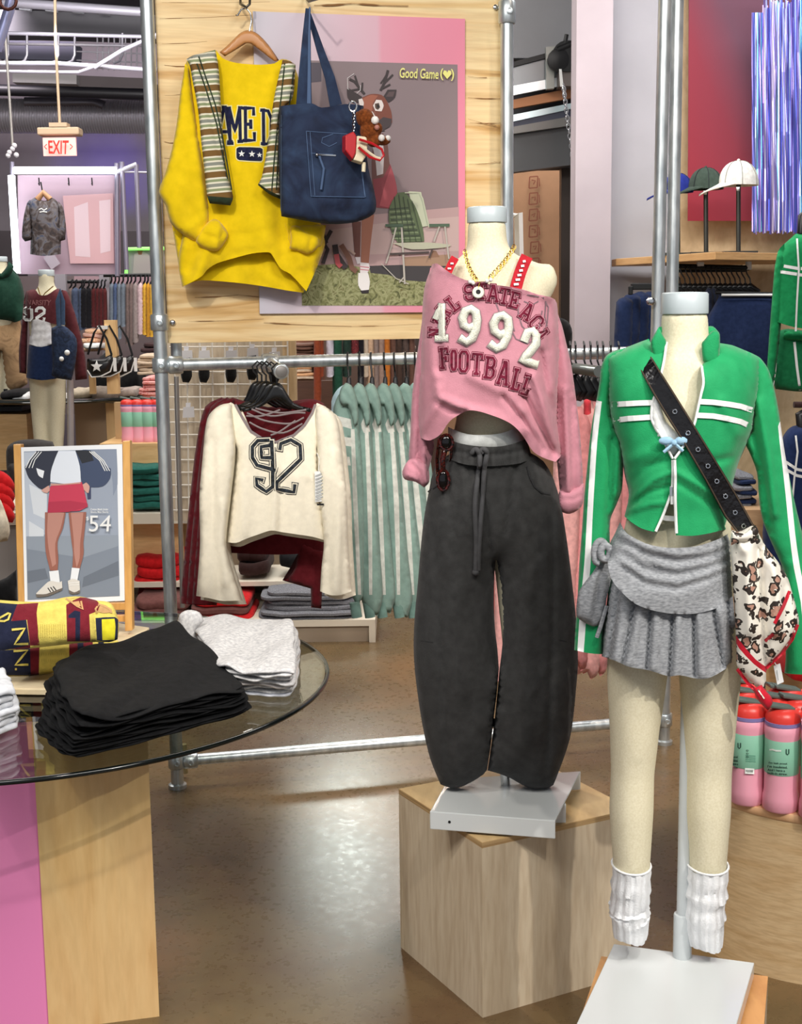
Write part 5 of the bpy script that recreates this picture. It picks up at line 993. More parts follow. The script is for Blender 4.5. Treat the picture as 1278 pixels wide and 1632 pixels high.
tg = thing('price_tag','white striped price tag hanging from the cream top\'s armhole','tag',P(508,806,3.9)); slab('card',b1((985,780),(1035,780),(1048,975),(988,980)),PL(3.9),.002,WHT,tg); flat('tag_print',[line(M('tag grey','#9aa0a2',.6),b1((990,810+i*22),(1040,790+i*22)),1.4) for i in range(8)]+[line(BLK,b1((1000,995),(1045,995)),3)],PL(3.895),tg); tubeo('string',[P(*p,3.9) for p in b1((1010,780),(1015,700),(1000,660))],.0012,WHT,tg,n=5)
MAR = cloth('maroon jersey rack','#5e0f1a')
for i,(dx,Y) in enumerate([(0,4.12),(-9,4.17),(-18,4.22)]):
    t = thing('maroon_top',['front','middle','rear'][i]+' of the three maroon tops behind the cream ones','top',P(430+dx,960,Y),'maroon tops')
    sheet('front',[(372+dx,634),(400+dx,642),(440+dx,650),(480+dx,640),(500,636),(520,650),(515,750),(520,880),(440,884),(365+dx,880),(352+dx,760),(350+dx,660)],Y,MAR,t,.03,k=.5,g=9,open_=[(7,9)])
    sheet('sleeve',[(372+dx,633),(345+dx,648),(332+dx,700),(322+dx,780),(312+dx,880),(306+dx,962),(345+dx,965),(365+dx,870),(372+dx,760),(375+dx,680)],Y-.02,MAR,t,.025,g=7,wr=[(.003,.2,.01,i)],open_=[(5,6)])
    sheet('sleeve',[(478+i*4,862),(470-i*4,905),(456-i*3,925),(495,938),(496,968),(512,970),(514,930),(518,880)],Y-.02,MAR,t,.02,g=6)
SAGE = cloth('sage fleece','#86a39a',.06,50,.3); SAGL = cloth('pale sage panel','#d3d6cf'); SAGD = cloth('sage dark side','#6f8f87')
hx = [553,572,590,611,627,645,660]
for i in range(7):
    x = hx[i]; Y = 4.22+.042*i; w_ = 1; sk = [2,4,6,12,18,22,26][i]
    t = thing('sage_hoodie',ORD[i]+' sage green hoodie from the left on the rack rail','hoodie',P(x+10,975,Y),'sage hoodies')
    o1 = [(x-14,640),(x-7,622),(x,612),(x+9,622),(x+15,650),(x+20,690),(x+25+sk*.3,780),(x+31+sk*.6,880),(x+34+sk,950),(x+26+sk,980+(i*7)%11-5),(x+6+sk,970+(i*5)%9-4),(x-6+sk*.6,930),(x-18,860),(x-20,760),(x-18,690)]
    if i == 0: o1 = [(x-22,652),(x-14,630),(x,613),(x+9,622),(x+15,650),(x+20,690),(x+26,780),(x+27,880),(x+25,950),(x+16,966),(x+2,940),(x-10,925),(x-12,860),(x-14,760),(x-20,690)]
    sx_ = (i*3)%5-2; rg = [(SAGL,[(x+8+sx_,684),(x+14+sx_,684),(x+18+sx_+sk*.4,800),(x+19-sx_+sk*.8,948),(x+14-sx_+sk*.8,948),(x+11+sx_+sk*.3,800)])]
    if i == 0: rg += [(SAGL,[(x-19,662),(x+6,668),(x+8,684),(x-19,676)]),(SAGL,[(x-18,694),(x+7,698),(x+9,712),(x-17,708)]),(SAGL,[(x-16,726),(x+4,728),(x+6,742),(x-16,740)]),(SAGL,[(x-14,756),(x-2,758),(x-2,770),(x-14,770)])]
    else: rg += [(SAGL,[(x+3,676),(x+12,660),(x+18,688),(x+8,690)])]
    sheet('body',o1,PL(Y,.15,x),SAGE,t,.032,g=5,regions=rg,wr=[(.004,.16,.012,i*1.3),(.002,.07,.09,i)],folds=[([(x+5,630),(x+8,690),(x+10,900)],-.006,3),([(x-6,700),(x-4,930)],.008,5)])
    sheet('hood',[(x-13,636),(x-10,619),(x-2,610),(x+7,614),(x+14,630),(x+18,655),(x+17,676),(x+11,680),(x+6,660),(x+0,645),(x-8,648)],PL(Y-.035,.15,x),SAGE,t,.022,g=4,folds=[([(x-4,625),(x+4,640),(x+10,664)],-.006,2.5)])
    tubeo('cuff',[P(x+10+sk,960,Y-.01),P(x+14+sk,984,Y-.01)],.017,SAGD,t,n=12,flat=.6)
    h_ = thing('hanger',ORD[i]+' black hanger from the left above the sage hoodies','hanger',P(x+3,628,Y),'hoodie hangers'); MB().hexa([P(x-3,628,Y+.06),P(x+8,628,Y+.06),P(x+8,628,Y-.01),P(x-3,628,Y-.01)],[P(x,600,Y+.03),P(x+6,600,Y+.03),P(x+6,600,Y),P(x,600,Y)]).build('neck_block',BLKP,h_,bevel=.004)
    zz = rp(x+2,566).z; q0 = rp(x+1,575); tubeo('hook',[P(x+3,602,Y+.01),P(x+2,590,Y+.02),q0+Vector((0,-.024,-.01)),q0+Vector((0,-.024,.010)),q0+Vector((0,-.012,.026)),q0+Vector((0,.008,.026)),q0+Vector((0,.024,.008))],.0032,BLK,h_,n=6)
pb = thing('pale_blue_top','pale blue garment at the left end of the sage hoodies','top',P(535,700,4.2)); sheet('cloth',[(528,640),(538,620),(550,612),(548,640),(540,700),(530,700)],4.32,cloth('pale blue knit','#a9c4cd'),pb,.02,g=5)
# ---------------------------------------------------------------- right background: cap shelf, banner, tinsel, rails
PW7 = PL(7.06)
MAPB = wood('mottled birch wall',[(.25,'#b49b78'),(.5,'#c9b18b'),(.75,'#d6c09b')],(3,3,2),.55,2.5,.2)
struct(slab('trim_4',[(1087,-60),(1420,-60),(1420,1000),(1080,1000)],PL(7.05),.04,MAPB))
def graded():  # colour runs aslant from red to mauve across the banner
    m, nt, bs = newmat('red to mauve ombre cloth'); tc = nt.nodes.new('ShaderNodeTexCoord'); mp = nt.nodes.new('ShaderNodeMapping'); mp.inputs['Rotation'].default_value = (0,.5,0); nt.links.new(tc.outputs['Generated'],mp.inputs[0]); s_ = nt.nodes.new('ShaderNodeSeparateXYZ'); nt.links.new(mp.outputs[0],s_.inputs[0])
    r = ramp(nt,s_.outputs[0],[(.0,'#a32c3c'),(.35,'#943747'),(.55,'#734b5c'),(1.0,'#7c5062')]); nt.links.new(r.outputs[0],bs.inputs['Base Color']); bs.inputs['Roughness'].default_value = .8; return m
slab('banner',[(1098,-60),(1420,-60),(1420,352),(1096,352)],PL(6.95),.006,graded(),label='tall red to mauve cloth banner on the right wall behind the caps',cat='banner')
# tinsel curtain
tc_ = thing('tinsel_curtain','shimmering iridescent blue and violet tinsel curtain at the upper right','curtain',P(1240,372,6.7))
TC = []
for i,(c,e) in enumerate([('#7f8cf5',.0),('#a697f0',0),('#d4ecff',0),('#7fd9f2',0),('#ece0ff',0),('#bb9df0',0),('#5a66e0',0)]): TC.append(M('tinsel %d'%i,c,.30,.7))
rs = random.Random(3)
for i in range(64):
    x = 1199+i*1.55; w_ = 1.6; y1 = 370+rs.uniform(-3,4)+(0 if x<1270 else -2); y0 = (20 if x<1215 else (rs.uniform(-4,14) if x<1262 else -30)); Y = 6.72+rs.uniform(-.03,.03); mb = MB(); pts = []; n = 7
    for j in range(n+1):
        t = j/n; y = y0+(y1-y0)*t; dx = rs.uniform(-.5,.5); tw = rs.uniform(-.45,.45); c = P(x+dx,y,Y+rs.uniform(-.012,.012)); u = Vector((math.cos(tw),math.sin(tw),0))*w_*Y/FPX*.62; pts.append((c-u,c+u))
    v = [p for a in pts for p in a]; mb.add(v,[(2*j,2*j+1,2*j+3,2*j+2) for j in range(n)]); mb.build('tinsel_strand',TC[(i*3+rs.choice((0,0,1,2,4)))%7],tc_)
MB().tube([P(1196,-32,6.72),P(1330,-36,6.72)],.01,8).build('header_rod',WHT,tc_,True)
# cap shelf
cs = thing('cap_shelf','wall shelf board carrying three caps on stands','shelf',P(1130,409,6.6))
OAK = wood('oak shelf',[(.3,'#c49663'),(.7,'#ddb37d')],(1,1,8)); zt_ = P(1140,402,6.2).z
A1 = Vector((P(1140,402,6.15).x,6.15,0)); L1 = Vector((P(982,404,6.9).x,6.9,0)); R1 = Vector((P(1300,402,6.55).x,6.55,0)); R2 = Vector((R1.x,7.0,0)); L2 = Vector((L1.x,7.05,0))
MB().hexa([v+Z_(zt_-.035) for v in (L1,A1,R1,R2,L2)],[v+Z_(zt_) for v in (L1,A1,R1,R2,L2)]).build('shelf_board',OAK,cs,bevel=.003)
MB().box(P(1112,424,6.5),P(1122,412,6.5)+Vector((0,.03,0))).box(P(1190,430,6.5),P(1196,412,6.5)+Vector((0,.03,0))).build('bracket',WHT,cs)
def cap(cx, cy, Y, label, m, wpx, tilt=0, brim=-1):
    s_ = wpx*Y/FPX/2; t = thing('baseball_cap',label,'cap',P(cx,cy,Y),'caps on the shelf'); c = P(cx,cy,Y); o = MB(); n = 28; v=[]; f=[]
    for i in range(9):
        a = i/8*math.pi/2; r = math.cos(a)**.8; h = math.sin(a)*.92
        for k in range(n): b = 2*math.pi*k/n; v.append(c+Vector((r*math.cos(b)*s_*(1.0 if math.cos(b)>0 else .96),r*math.sin(b)*s_*.85,h*s_*1.28)))
    for i in range(8):
        for k in range(n): f.append((i*n+k,i*n+(k+1)%n,(i+1)*n+(k+1)%n,(i+1)*n+k))
    o.add(v,f).build('crown',m,t,True)
    MB().ball(c+Vector((0,0,s_*1.19)),s_*.09,8).build('top_button',m,t,True)
    mb = MB(); v=[]; nn = 14
    for i in range(nn+1):
        b = math.radians(100+160*i/nn); e = Vector((math.cos(b)*s_*.94,math.sin(b)*s_*.83,.012*1)); q = math.sin(math.pi*i/nn)**.6; dz = -s_*.55*q+.25*s_*abs(math.sin(b))*q; v += [c+e, c+e+Vector((-s_*.95*q,0,dz)), c+e+Vector((-s_*.95*q,0,dz-.006)), c+e-Vector((0,0,.008))]
    for i in range(nn):
        for k in range(4): v_ = (4*i+k,4*i+(k+1)%4,4*i+4+(k+1)%4,4*i+4+k); mb.f.append(v_)
    mb.v = v; mb.build('brim',m,t,True)
    for k in range(3):
        b = math.radians(-90+(k-1)*50); tubeo('panel_seam',[c+Vector((math.cos(a)**.8*math.cos(b)*s_*1.005,math.cos(a)**.8*math.sin(b)*s_*.86,math.sin(a)*.92*s_*1.285)) for a in [j/8*1.5 for j in range(9)]],.0016,M('cap seam '+m.name,'#8a8a80' if 'white' in m.name else '#20242a',.9),t,n=5)
    st = thing('cap_stand','slim dark metal stand under the '+label.split(' on ')[0],'stand',Vector((c.x,c.y,zt_)),'cap stands')
    b0 = Vector((c.x+.01,c.y,zt_)); tubeo('rod',[b0+Z_(.01),Vector((c.x,c.y,c.z+s_*.9))],.011,M('bronze metal','#4a4a46',.35,.7),st,flat=.6); MB().box(b0-Vector((.08,.05,0)),b0+Vector((.08,.05,.012))).build('foot_plate',M('bronze metal',''),st)
    sheet('size_tag',[(cx-3,cy+2),(cx+3,cy+2),(cx+2,cy+8),(cx-2,cy+8)],Y-s_*.8,WHT,t,.003,g=3,res=12)
    return t
cap(1176,296,6.45,'white baseball cap on the right of the shelf',cloth('white twill','#e9e6df'),64); cap(1124,302,6.5,'dark green baseball cap on the shelf between the blue and white ones',cloth('olive twill','#3c4a41'),56); cap(1079,307,6.55,'royal blue baseball cap partly hidden by the steel posts',cloth('royal blue twill','#222f86'),50)
# rails under the shelf
wr_ = thing('wall_rail','black hanging rail fixed below the cap shelf','rail',P(1130,435,6.55)); tubeo('bar',[P(1062,424,6.55),P(1194,427,6.5)],.013,BLK,wr_); tubeo('end_post',[P(1193,412,6.5),P(1193,430,6.5)],.014,WHT,wr_); tubeo('bar',[P(1062,432,6.6),P(1190,431,6.6)],.008,BLK,wr_)
for i in range(16):
    x = 1070+i*8; h_ = thing('hanger',ORD[i]+' black wire hanger from the left under the cap shelf','hanger',P(x+8,460,6.5),'hangers under the cap shelf')
    tubeo('hook',[P(x,423,6.52),P(x-2,428,6.5),P(x,436,6.5),P(x+5,444,6.5),P(x+6,452,6.5)],.0035,BLK,h_,n=6); sheet('shoulders',[(x-6,458),(x+6,450),(x+14,456),(x+22,462),(x+20,468),(x+4,462),(x-4,466)],6.5,BLKP,h_,.012,g=5,res=16)
NVY = cloth('deep navy cotton','#132448'); 
t = thing('navy_trousers','navy trousers clipped flat on a hanger under the cap shelf','trousers',P(1192,590,6.3)); sheet('cloth_panel',[(1148,470),(1190,471),(1240,470),(1236,520),(1232,575),(1225,600),(1190,592),(1150,590),(1120,585),(1122,520)],6.35,NVY,t,.05,k=.5,g=8,wr=[(.004,.05,.02,0)]); tubeo('clip_bar',[P(1140,466,6.33),P(1240,469,6.33)],.009,BLK,t); tubeo('white_waist',[P(1150,470,6.31),P(1238,470,6.31)],.006,WHT,t)
for i in range(4): sheet('navy_fold',[(1124+i*6,470),(1134+i*6,456),(1146+i*6,462),(1150+i*6,480),(1150+i*6,560),(1122+i*6,570)],6.45+.03*i,cloth('charcoal blue knit','#2a3146'),None,.03,g=8,res=24,label=ORD[i]+' charcoal blue top from the left behind the flat navy trousers',cat='top',group='charcoal tops',name=None) if False else hang(1122+i*7,1138+i*7,458,585,6.45+.03*i,cloth('charcoal blue knit','#2a3146'),ORD[i]+' charcoal blue top from the left, left of the flat navy trousers','top','charcoal tops',hook=False)
for i,(x0,x1,y0) in enumerate([(982,1012,470),(992,1024,464),(1006,1038,461),(1022,1050,461)]):
    hang(x0,x1,y0+4,556,6.35+.03*i,NVY,ORD[i]+' navy shirt from the left on the short arm below the shelf end','shirt','navy shirts on the arm',skew=-4,d=.06,hook=False)
wa = thing('display_fixture','short black display arm holding the navy shirts','rail arm',P(1015,460,6.3)); MB().box(P(1006,462,6.3),P(1046,451,6.3)+Vector((0,.03,0))).box(P(1002,470,6.28),P(1009,456,6.28)+Vector((0,.03,0))).build('arm',BLK,wa,bevel=.004)
# green jackets at right edge
GJ = cloth('kelly green jersey rear','#128a50'); GJD = cloth('deep green jersey','#0f6b40')
t = thing('green_jacket','green zip jacket with white stripes hanging at the right edge under the tinsel','jacket',P(1265,530,5.2))
sheet('body',[(1270,372),(1262,378),(1245,395),(1238,420),(1236,460),(1234,512),(1268,522),(1300,524),(1340,520),(1335,395),(1300,375)],5.2,GJ,t,.07,g=6,open_=[(5,8)],key='gjb',wr=[(.003,.1,.03,1)])
sheet('sleeve',[(1250,388),(1240,400),(1234,430),(1230,480),(1224,560),(1222,610),(1232,616),(1240,560),(1246,500),(1250,440)],5.17,GJ,t,.04,g=6)
strokes('white_stripe',[[(1249,424),(1272,428)],[(1243,433),(1270,437)],[(1276,428),(1300,430)],[(1274,438),(1300,440)]],5,'gjb',WHT,t,.004); strokes('zipper',[[(1270,380),(1273,430),(1270,480),(1268,528)]],3,'gjb',WHT,t,.005)
tubeo('hanger_neck',[P(1276,372,5.2),P(1277,345,5.2),P(1290,335,5.2)],.014,BLKP,t)
t = thing('green_trousers','darker green track trousers with white stripe hanging under the green jacket at right','trousers',P(1262,620,5.3)); sheet('legs',[(1238,528),(1256,524),(1300,530),(1310,624),(1270,624),(1236,620),(1230,600)],5.32,GJD,t,.05,g=6,key='gtl'); sheet('waistband',[(1250,527),(1300,530),(1300,545),(1248,541)],5.27,GJ,t,.03,g=6); strokes('white_stripe',[[(1266,545),(1270,585),(1275,622)]],4,'gtl',WHT,t,.004); strokes('white_piping',[[(1240,530),(1236,590),(1232,618)]],1.6,'gtl',WHT,t,.004)
t = thing('navy_jacket','navy jacket with two white stripes at the right edge below the green one','jacket',P(1255,900,5.0)); NJ = cloth('navy track jersey','#14264f')
sheet('body',[(1268,678),(1256,684),(1246,700),(1240,740),(1226,770),(1215,850),(1220,910),(1330,915),(1330,690),(1290,680)],5.0,NJ,t,.08,g=8,key='nj',wr=[(.004,.08,.02,1)]); strokes('white_stripe',[[(1252,736),(1270,748),(1290,752)],[(1252,748),(1270,758),(1290,762)]],4.5,'nj',WHT,t,.004); strokes('zipper',[[(1268,694),(1271,720),(1266,760),(1263,795)]],3,'nj',WHT,t,.005)
tubeo('hanger_neck',[P(1278,684,5.0),P(1275,662,5.0),P(1290,655,5.0)],.02,BLKP,t); tubeo('clip',[P(1265,645,5.0),P(1290,645,5.0)],.012,CHO,t)
pile(1172,1206,760,812,5.2,.3,7,[DGR,NVY],'folded_shirt','the slate stack behind the leopard scarf','shirt','slate stack')
MB().box(P(1130,1000,5.1),P(1260,812,5.1)+Vector((0,.5,0))).build('display_cabinet',wood('rosy birch',[(.3,'#b08f6c'),(.7,'#c9a983')],(1,1,4)),label='rosy birch cabinet behind the green jacket mannequin',cat='cabinet')
MB().box(Vector((P(1195,1130,4.6).x,4.6,0)),Vector((P(1350,1060,4.6).x,5.1,P(1230,1050,4.6).z))).build('display_riser',MAPLEH,label='bright honey wood riser behind the pink bottles',cat='riser')
pile(1262,1330,1052,1090,4.3,.3,1,[RED],'folded_tee','x','t-shirt',None)[0]['label']='red cloth at the right edge behind the pink bottles'
# right part of the rack: hangers, second arm and pink garments
a2 = thing('faceout_arm','dark faceout arm crowded with hangers between the two mannequins','rail arm',P(905,600,4.4)); tubeo('arm',[rp(905,562)+Z_(-.05),P(955,592,4.1)],.018,M('dull steel','#6f736f',.35,.7),a2)
for i,x in enumerate((908,916,930,940,951,960,972,985)):
    h_ = thing('hanger',ORD[i]+' wire hook hanger from the left on the rail beside the green jacket','hanger',P(x+6,612,4.45),'right rail hangers'); q0 = rp(x,556)
    tubeo('hook',[q0+Vector((0,-.02,-.02)),q0+Vector((0,-.022,.012)),q0+Vector((0,.0,.024)),q0+Vector((.004,.012,.0)),P(x+1,575,4.4),P(x+6,590,4.4),P(x+2,600,4.4)],.0032,BLK,h_,n=6)
    sheet('shoulders',[(x-6,602),(x+4,594),(x+12,606),(x+22,625),(x+10,640),(x-8,636)],4.42+.01*i,BLKP,h_,.012,g=6,res=16)
PK1 = cloth('rose pink fleece','#d98f90'); PK2 = cloth('pale pink fleece','#e0a5a2'); PK3 = cloth('coral red tee','#c93a44')
for i,(x0,x1,y0,y1,m) in enumerate([(880,925,660,1085,PK2),(894,945,650,1070,PK1),(908,962,642,1083,PK2),(925,975,634,1078,PK1),(940,992,640,1065,PK2),(958,1008,650,1060,PK1),(975,1020,660,1070,PK2)]):
    t = thing('pink_sweatshirt',ORD[i]+' pink sweatshirt from the left behind the two mannequins','sweatshirt',P((x0+x1)/2,y1,4.35+.02*i),'pink sweatshirts'); c = (x0+x1)/2
    sheet('cloth_body',[(c-6,y0),(c+8,y0-2),(x1-4,y0+26),(x1,y0+120),(x1-4,y1-160),(x1-6,y1-30),(x1-10,y1-8),(c+6,y1),(c,y1-14),(x0+4,y1-4),(x0-2,y1-40),(x0-6,y1-200),(x0,y0+140),(x0+4,y0+34)],4.38+.03*i,m,t,.035,g=9,res=44,wr=[(.006,.14,.008,i),(.002,.05,.05,i)])
hang(930,942,636,660,4.3,PK3,'small red tee edge peeking above the pink sweatshirts','t-shirt',None,hook=False)
hang(783,800,905,1048,4.5,PK3,'red garment seen through the gap between the charcoal trouser legs','garment',None,hook=False); hang(788,806,893,1085,4.42,PK2,'pale pink garment seen between the charcoal trouser legs','garment',None,hook=False)
sheet('coat_shoulder',[(888,505),(905,512),(912,530),(908,560),(892,570)],5.2,cloth('black heap','#121214'),None,.04,g=5,label='black coat edge hanging just right of the pink sweatshirt shoulder',cat='coat')
MB().tube([P(808,345,4.9),P(826,340,4.9),P(828,430,4.9)],.016,4).build('display_bracket',WHT,label='white angled bracket just right of the pink mannequin\'s neck',cat='bracket')
# ---------------------------------------------------------------- glass table
GZ = .705; GC = Vector((-.878,3.03,0)); GR = .70
def glassmat():
    m = bpy.data.materials.new('smoked glass'); m.use_nodes = True; nt = m.node_tree; nt.nodes.remove(nt.nodes['Principled BSDF']); t = nt.nodes.new('ShaderNodeBsdfTransparent'); t.inputs[0].default_value = (.80,.84,.80,1)
    g = nt.nodes.new('ShaderNodeBsdfGlossy'); g.inputs['Roughness'].default_value = .02; g.inputs[0].default_value = (1,1,1,1); lw = nt.nodes.new('ShaderNodeLayerWeight'); lw.inputs[0].default_value = .5; pw = nt.nodes.new('ShaderNodeMath'); pw.operation = 'POWER'; pw.inputs[1].default_value = 4.5; nt.links.new(lw.outputs['Facing'],pw.inputs[0]); f = nt.nodes.new('ShaderNodeMath'); f.operation = 'MULTIPLY_ADD'; f.inputs[1].default_value = .75; f.inputs[2].default_value = .03; nt.links.new(pw.outputs[0],f.inputs[0])
    mx = nt.nodes.new('ShaderNodeMixShader'); nt.links.new(f.outputs[0],mx.inputs[0]); nt.links.new(t.outputs[0],mx.inputs[1]); nt.links.new(g.outputs[0],mx.inputs[2]); nt.links.new(mx.outputs[0],nt.nodes['Material Output'].inputs[0]); return m
gt2 = thing('glass_table','round smoked glass table top on a pink and maple plywood pedestal, front left','table',(GC.x,GC.y,0))
o = MB().lathe(GC+Z_(GZ-.010),[(GR-.004,0),(GR-.001,.002),(GR-.001,.008),(GR-.004,.010)],96).build('glass_top',glassmat(),gt2,False)
tubeo('dark_rim',[GC+Vector((math.cos(a)*GR,math.sin(a)*GR,GZ-.006)) for a in [i/120*2*math.pi for i in range(120)]],.0055,M('dark glass edge','#0b100f',.12),gt2,closed=True,n=8)
kx = Vector((-.5505,2.766,0)); kd = (Vector(PZ(90,1641,0))-kx); kd.z = 0; kd.normalize(); kn = Vector((-kd.y,kd.x,0)); kn = kn if kn.y > 0 else -kn
ptA = PZ(78,1644,0); LA = (Vector((ptA.x,ptA.y,0))-kx).length
def pan(a,b,d0,d1,z0,z1,nm,m): return MB().hexa([kx+kd*a+kn*d0+Z_(z0),kx+kd*b+kn*d0+Z_(z0),kx+kd*b+kn*d1+Z_(z0),kx+kd*a+kn*d1+Z_(z0)],[kx+kd*a+kn*d0+Z_(z1),kx+kd*b+kn*d0+Z_(z1),kx+kd*b+kn*d1+Z_(z1),kx+kd*a+kn*d1+Z_(z1)]).build(nm,m,gt2)
PTOP = GZ-.0125
pan(0,LA,0,.018,0,PTOP,'maple_panel',MAPLE); pan(LA,LA+.5,0.004,.022,0,PTOP,'pink_panel',M('bubblegum pink laminate','#f08cc4',.35)); pan(0,.018,.018,.30,0,PTOP,'side_panel',MAPLE); pan(0,LA+.5,.30,.318,0,PTOP,'back_panel',M('dark inner panel','#2b2a27',.7))
# tray board on the glass
bz = GZ+.002; c1 = PZ(238,1001,bz+.012); fr = PZ(150,1101,bz+.012); fl = PZ(-40,1098,bz+.012); bl = PZ(-40,960,bz+.012)
MB().hexa([Vector((v.x,v.y,bz)) for v in (fl,fr,c1,bl)],[Vector((v.x,v.y,bz+.014)) for v in (fl,fr,c1,bl)]).build('riser_board',wood('cream birch board',[(.3,'#e2cfa6'),(.7,'#efe0bd')],(1,4,4)),label='cream birch board lying on the glass table under the easel and sweaters',cat='board',bevel=.002)
TB = bz+.014
# easel with framed poster
yE = PZ(205,1006,TB).y; EP = PL(yE,0,100,.07); ez = thing('poster_easel','honey wood table easel standing behind the folded sweaters','easel',PZ(120,1000,TB)); HN = wood('honey easel wood',[(.3,'#d29a52'),(.7,'#e4b26a')],(6,6,1),.4)
def bar(q, t=.03, off=.0, nm='post', m=None, par=None): a = [EP.at(x,y,off) for x,y in q]; return MB().hexa([v-EP.n*t for v in a],a).build(nm,m or HN,par or ez,bevel=.002)
bar([(30,1002),(41,1002),(33,708),(21,708)]); bar([(199,1006),(211,1005),(207,702),(195,703)]); bar([(41,964),(200,960),(201,972),(41,976)],.02,0,'lower_rail'); bar([(41,985),(199,981),(200,992),(41,996)],.02,-.01,'lower_rail'); bar([(33,716),(197,712),(197,722),(33,726)],.012,-.02,'upper_rail'); bar([(110,975),(124,975),(118,720),(108,720)],.012,-.10,'rear_strut')
pst = thing('framed_poster','white bordered poster of legs in a red mini skirt priced 54 on the easel','poster',EP.at(118,960)); MB().hexa([EP.at(x,y,-.004) for x,y in ((40,965),(199,957),(195,708),(34,713))],[EP.at(x,y,.003) for x,y in ((40,965),(199,957),(195,708),(34,713))]).build('white_board',M('poster white','#eef1f4',.4),pst)
z3 = lambda *L: [(x/4.26,640+y/4.26) for x,y in L]; SK = mk('skin','#b98679'); SKD = mk('skin shade','#9a6253'); NVP = mk('navy coat','#2b3040')
F3 = [(mk('poster wall','#98a2b2'),z3((165,338),(793,322),(815,1318),(190,1345))),(mk('poster wall light','#b9c2cf'),z3((168,345),(300,340),(320,560),(330,900),(180,915)),0),(mk('poster glow','#d3d9e0'),z3((200,560),(320,620),(320,800),(230,760)),1),(mk('poster glow',''),z3((200,810),(300,870),(300,915),(200,915)),0),(mk('poster arch','#8590a3'),z3((560,326),(793,322),(800,560),(770,640),(760,500),(700,400),(620,350)),1),
 (mk('poster floor','#7e8896'),z3((185,915),(803,905),(815,1318),(190,1345))),(mk('poster floor mid','#8f99a6'),z3((185,915),(803,905),(805,980),(560,1060),(190,1000)),0),(mk('poster floor dark','#69727f'),z3((570,1190),(805,1080),(808,1180),(560,1260)),0),(mk('poster floor dark',''),z3((190,1150),(310,1130),(330,1200),(192,1230)),1),
 (NVP,z3((250,335),(410,333),(350,470),(345,560),(300,600),(265,585),(200,520),(172,445)),1),(mk('navy coat mid','#3d4a66'),z3((515,333),(620,333),(700,420),(755,455),(750,520),(700,575),(610,580),(560,560),(545,480)),1),(mk('coat dark','#23262f'),z3((515,330),(615,332),(640,400),(560,420)),0),(mk('coat tail','#3a4160'),z3((590,590),(620,580),(620,660),(598,662))),
 (mk('white tee','#dfe6f0'),z3((400,334),(515,334),(545,440),(552,550),(450,558),(345,545),(350,470),(380,380)),1)]
for i in range(3): F3.append(line(WHT,z3((250+i*18,340),(205+i*18,395),(178+i*22,450)),1.3)); F3.append(line(WHT,z3((610+i*14,338),(680+i*14,400),(716+i*16,470)),1.3))
F3 += [(mk('cuff white','#e9edf2'),z3((250,450),(305,470),(295,520),(265,500)),1),(mk('hand','#cfa093'),z3((285,600),(335,568),(345,600),(325,620),(300,615)),1),(mk('hand',''),z3((550,570),(590,548),(612,575),(605,620),(590,615)),1),
 (SKD,z3((310,750),(450,752),(430,860),(395,950),(400,1060),(395,1145),(345,1145),(315,1020),(310,900)),1),(SK,z3((330,752),(440,752),(415,860),(380,960),(385,1100),(360,1120),(335,1000),(325,880)),1),
 (SKD,z3((470,752),(590,748),(580,860),(570,960),(572,1030),(545,1135),(495,1135),(500,1030),(490,950),(480,860)),1),(SK,z3((485,755),(570,752),(560,860),(548,960),(545,1060),(525,1125),(508,1030),(505,940)),1),
 (mk('mini skirt','#c53a55'),z3((345,575),(380,565),(560,545),(575,600),(600,712),(545,740),(470,745),(328,752),(335,660))),(mk('mini skirt dark','#b02f4a'),z3((333,680),(480,672),(598,690),(600,714),(470,748),(328,754)),0),(mk('waist skin','#c9978a'),z3((350,555),(420,558),(552,548),(552,556),(400,568),(348,570)),0),
 (mk('sock w','#e9edf2'),z3((338,1150),(402,1143),(412,1230),(348,1225))),(mk('sock w',''),z3((492,1125),(545,1130),(530,1210),(482,1205))),
 (mk('sneaker','#d9d6d0'),z3((250,1300),(300,1250),(345,1215),(405,1225),(425,1215),(428,1262),(330,1300),(260,1318)),1),(mk('sneaker sole','#6d645c'),z3((248,1305),(330,1302),(428,1262),(425,1278),(330,1318),(255,1325)),1),(mk('sneaker',''),z3((465,1215),(500,1200),(545,1215),(548,1285),(510,1300),(475,1290)),1),(mk('sneaker sole',''),z3((472,1275),(510,1292),(547,1275),(545,1298),(500,1306),(475,1296)),1)]
for i in range(3): F3.append(line(BLK,z3((330+i*18,1262-i*5),(350+i*18,1290-i*6)),1.5))
F3 += [line(mk('lace','#f2f2f0'),z3((470,1230),(540,1225)),1),line(mk('lace',''),z3((475,1245),(545,1240)),1)]
flat('printed_picture',F3,EP,pst,off=.0036,step=.00012)
ep = lambda x,y: EP.at(x,y,.012)
text('price','54',z3((612,770),(765,770),(755,880),(612,880)),ep,WHT,pst,0); text('price_sign','$',z3((592,778),(610,778),(610,806),(592,806)),ep,WHT,pst,0); text('small_print','Cotton Mesh Under',z3((622,722),(742,722),(742,736),(622,736)),ep,WHT,pst,.01); text('small_print','Shorts Mini Shorts',z3((622,740),(742,740),(742,754),(622,754)),ep,WHT,pst,.01)
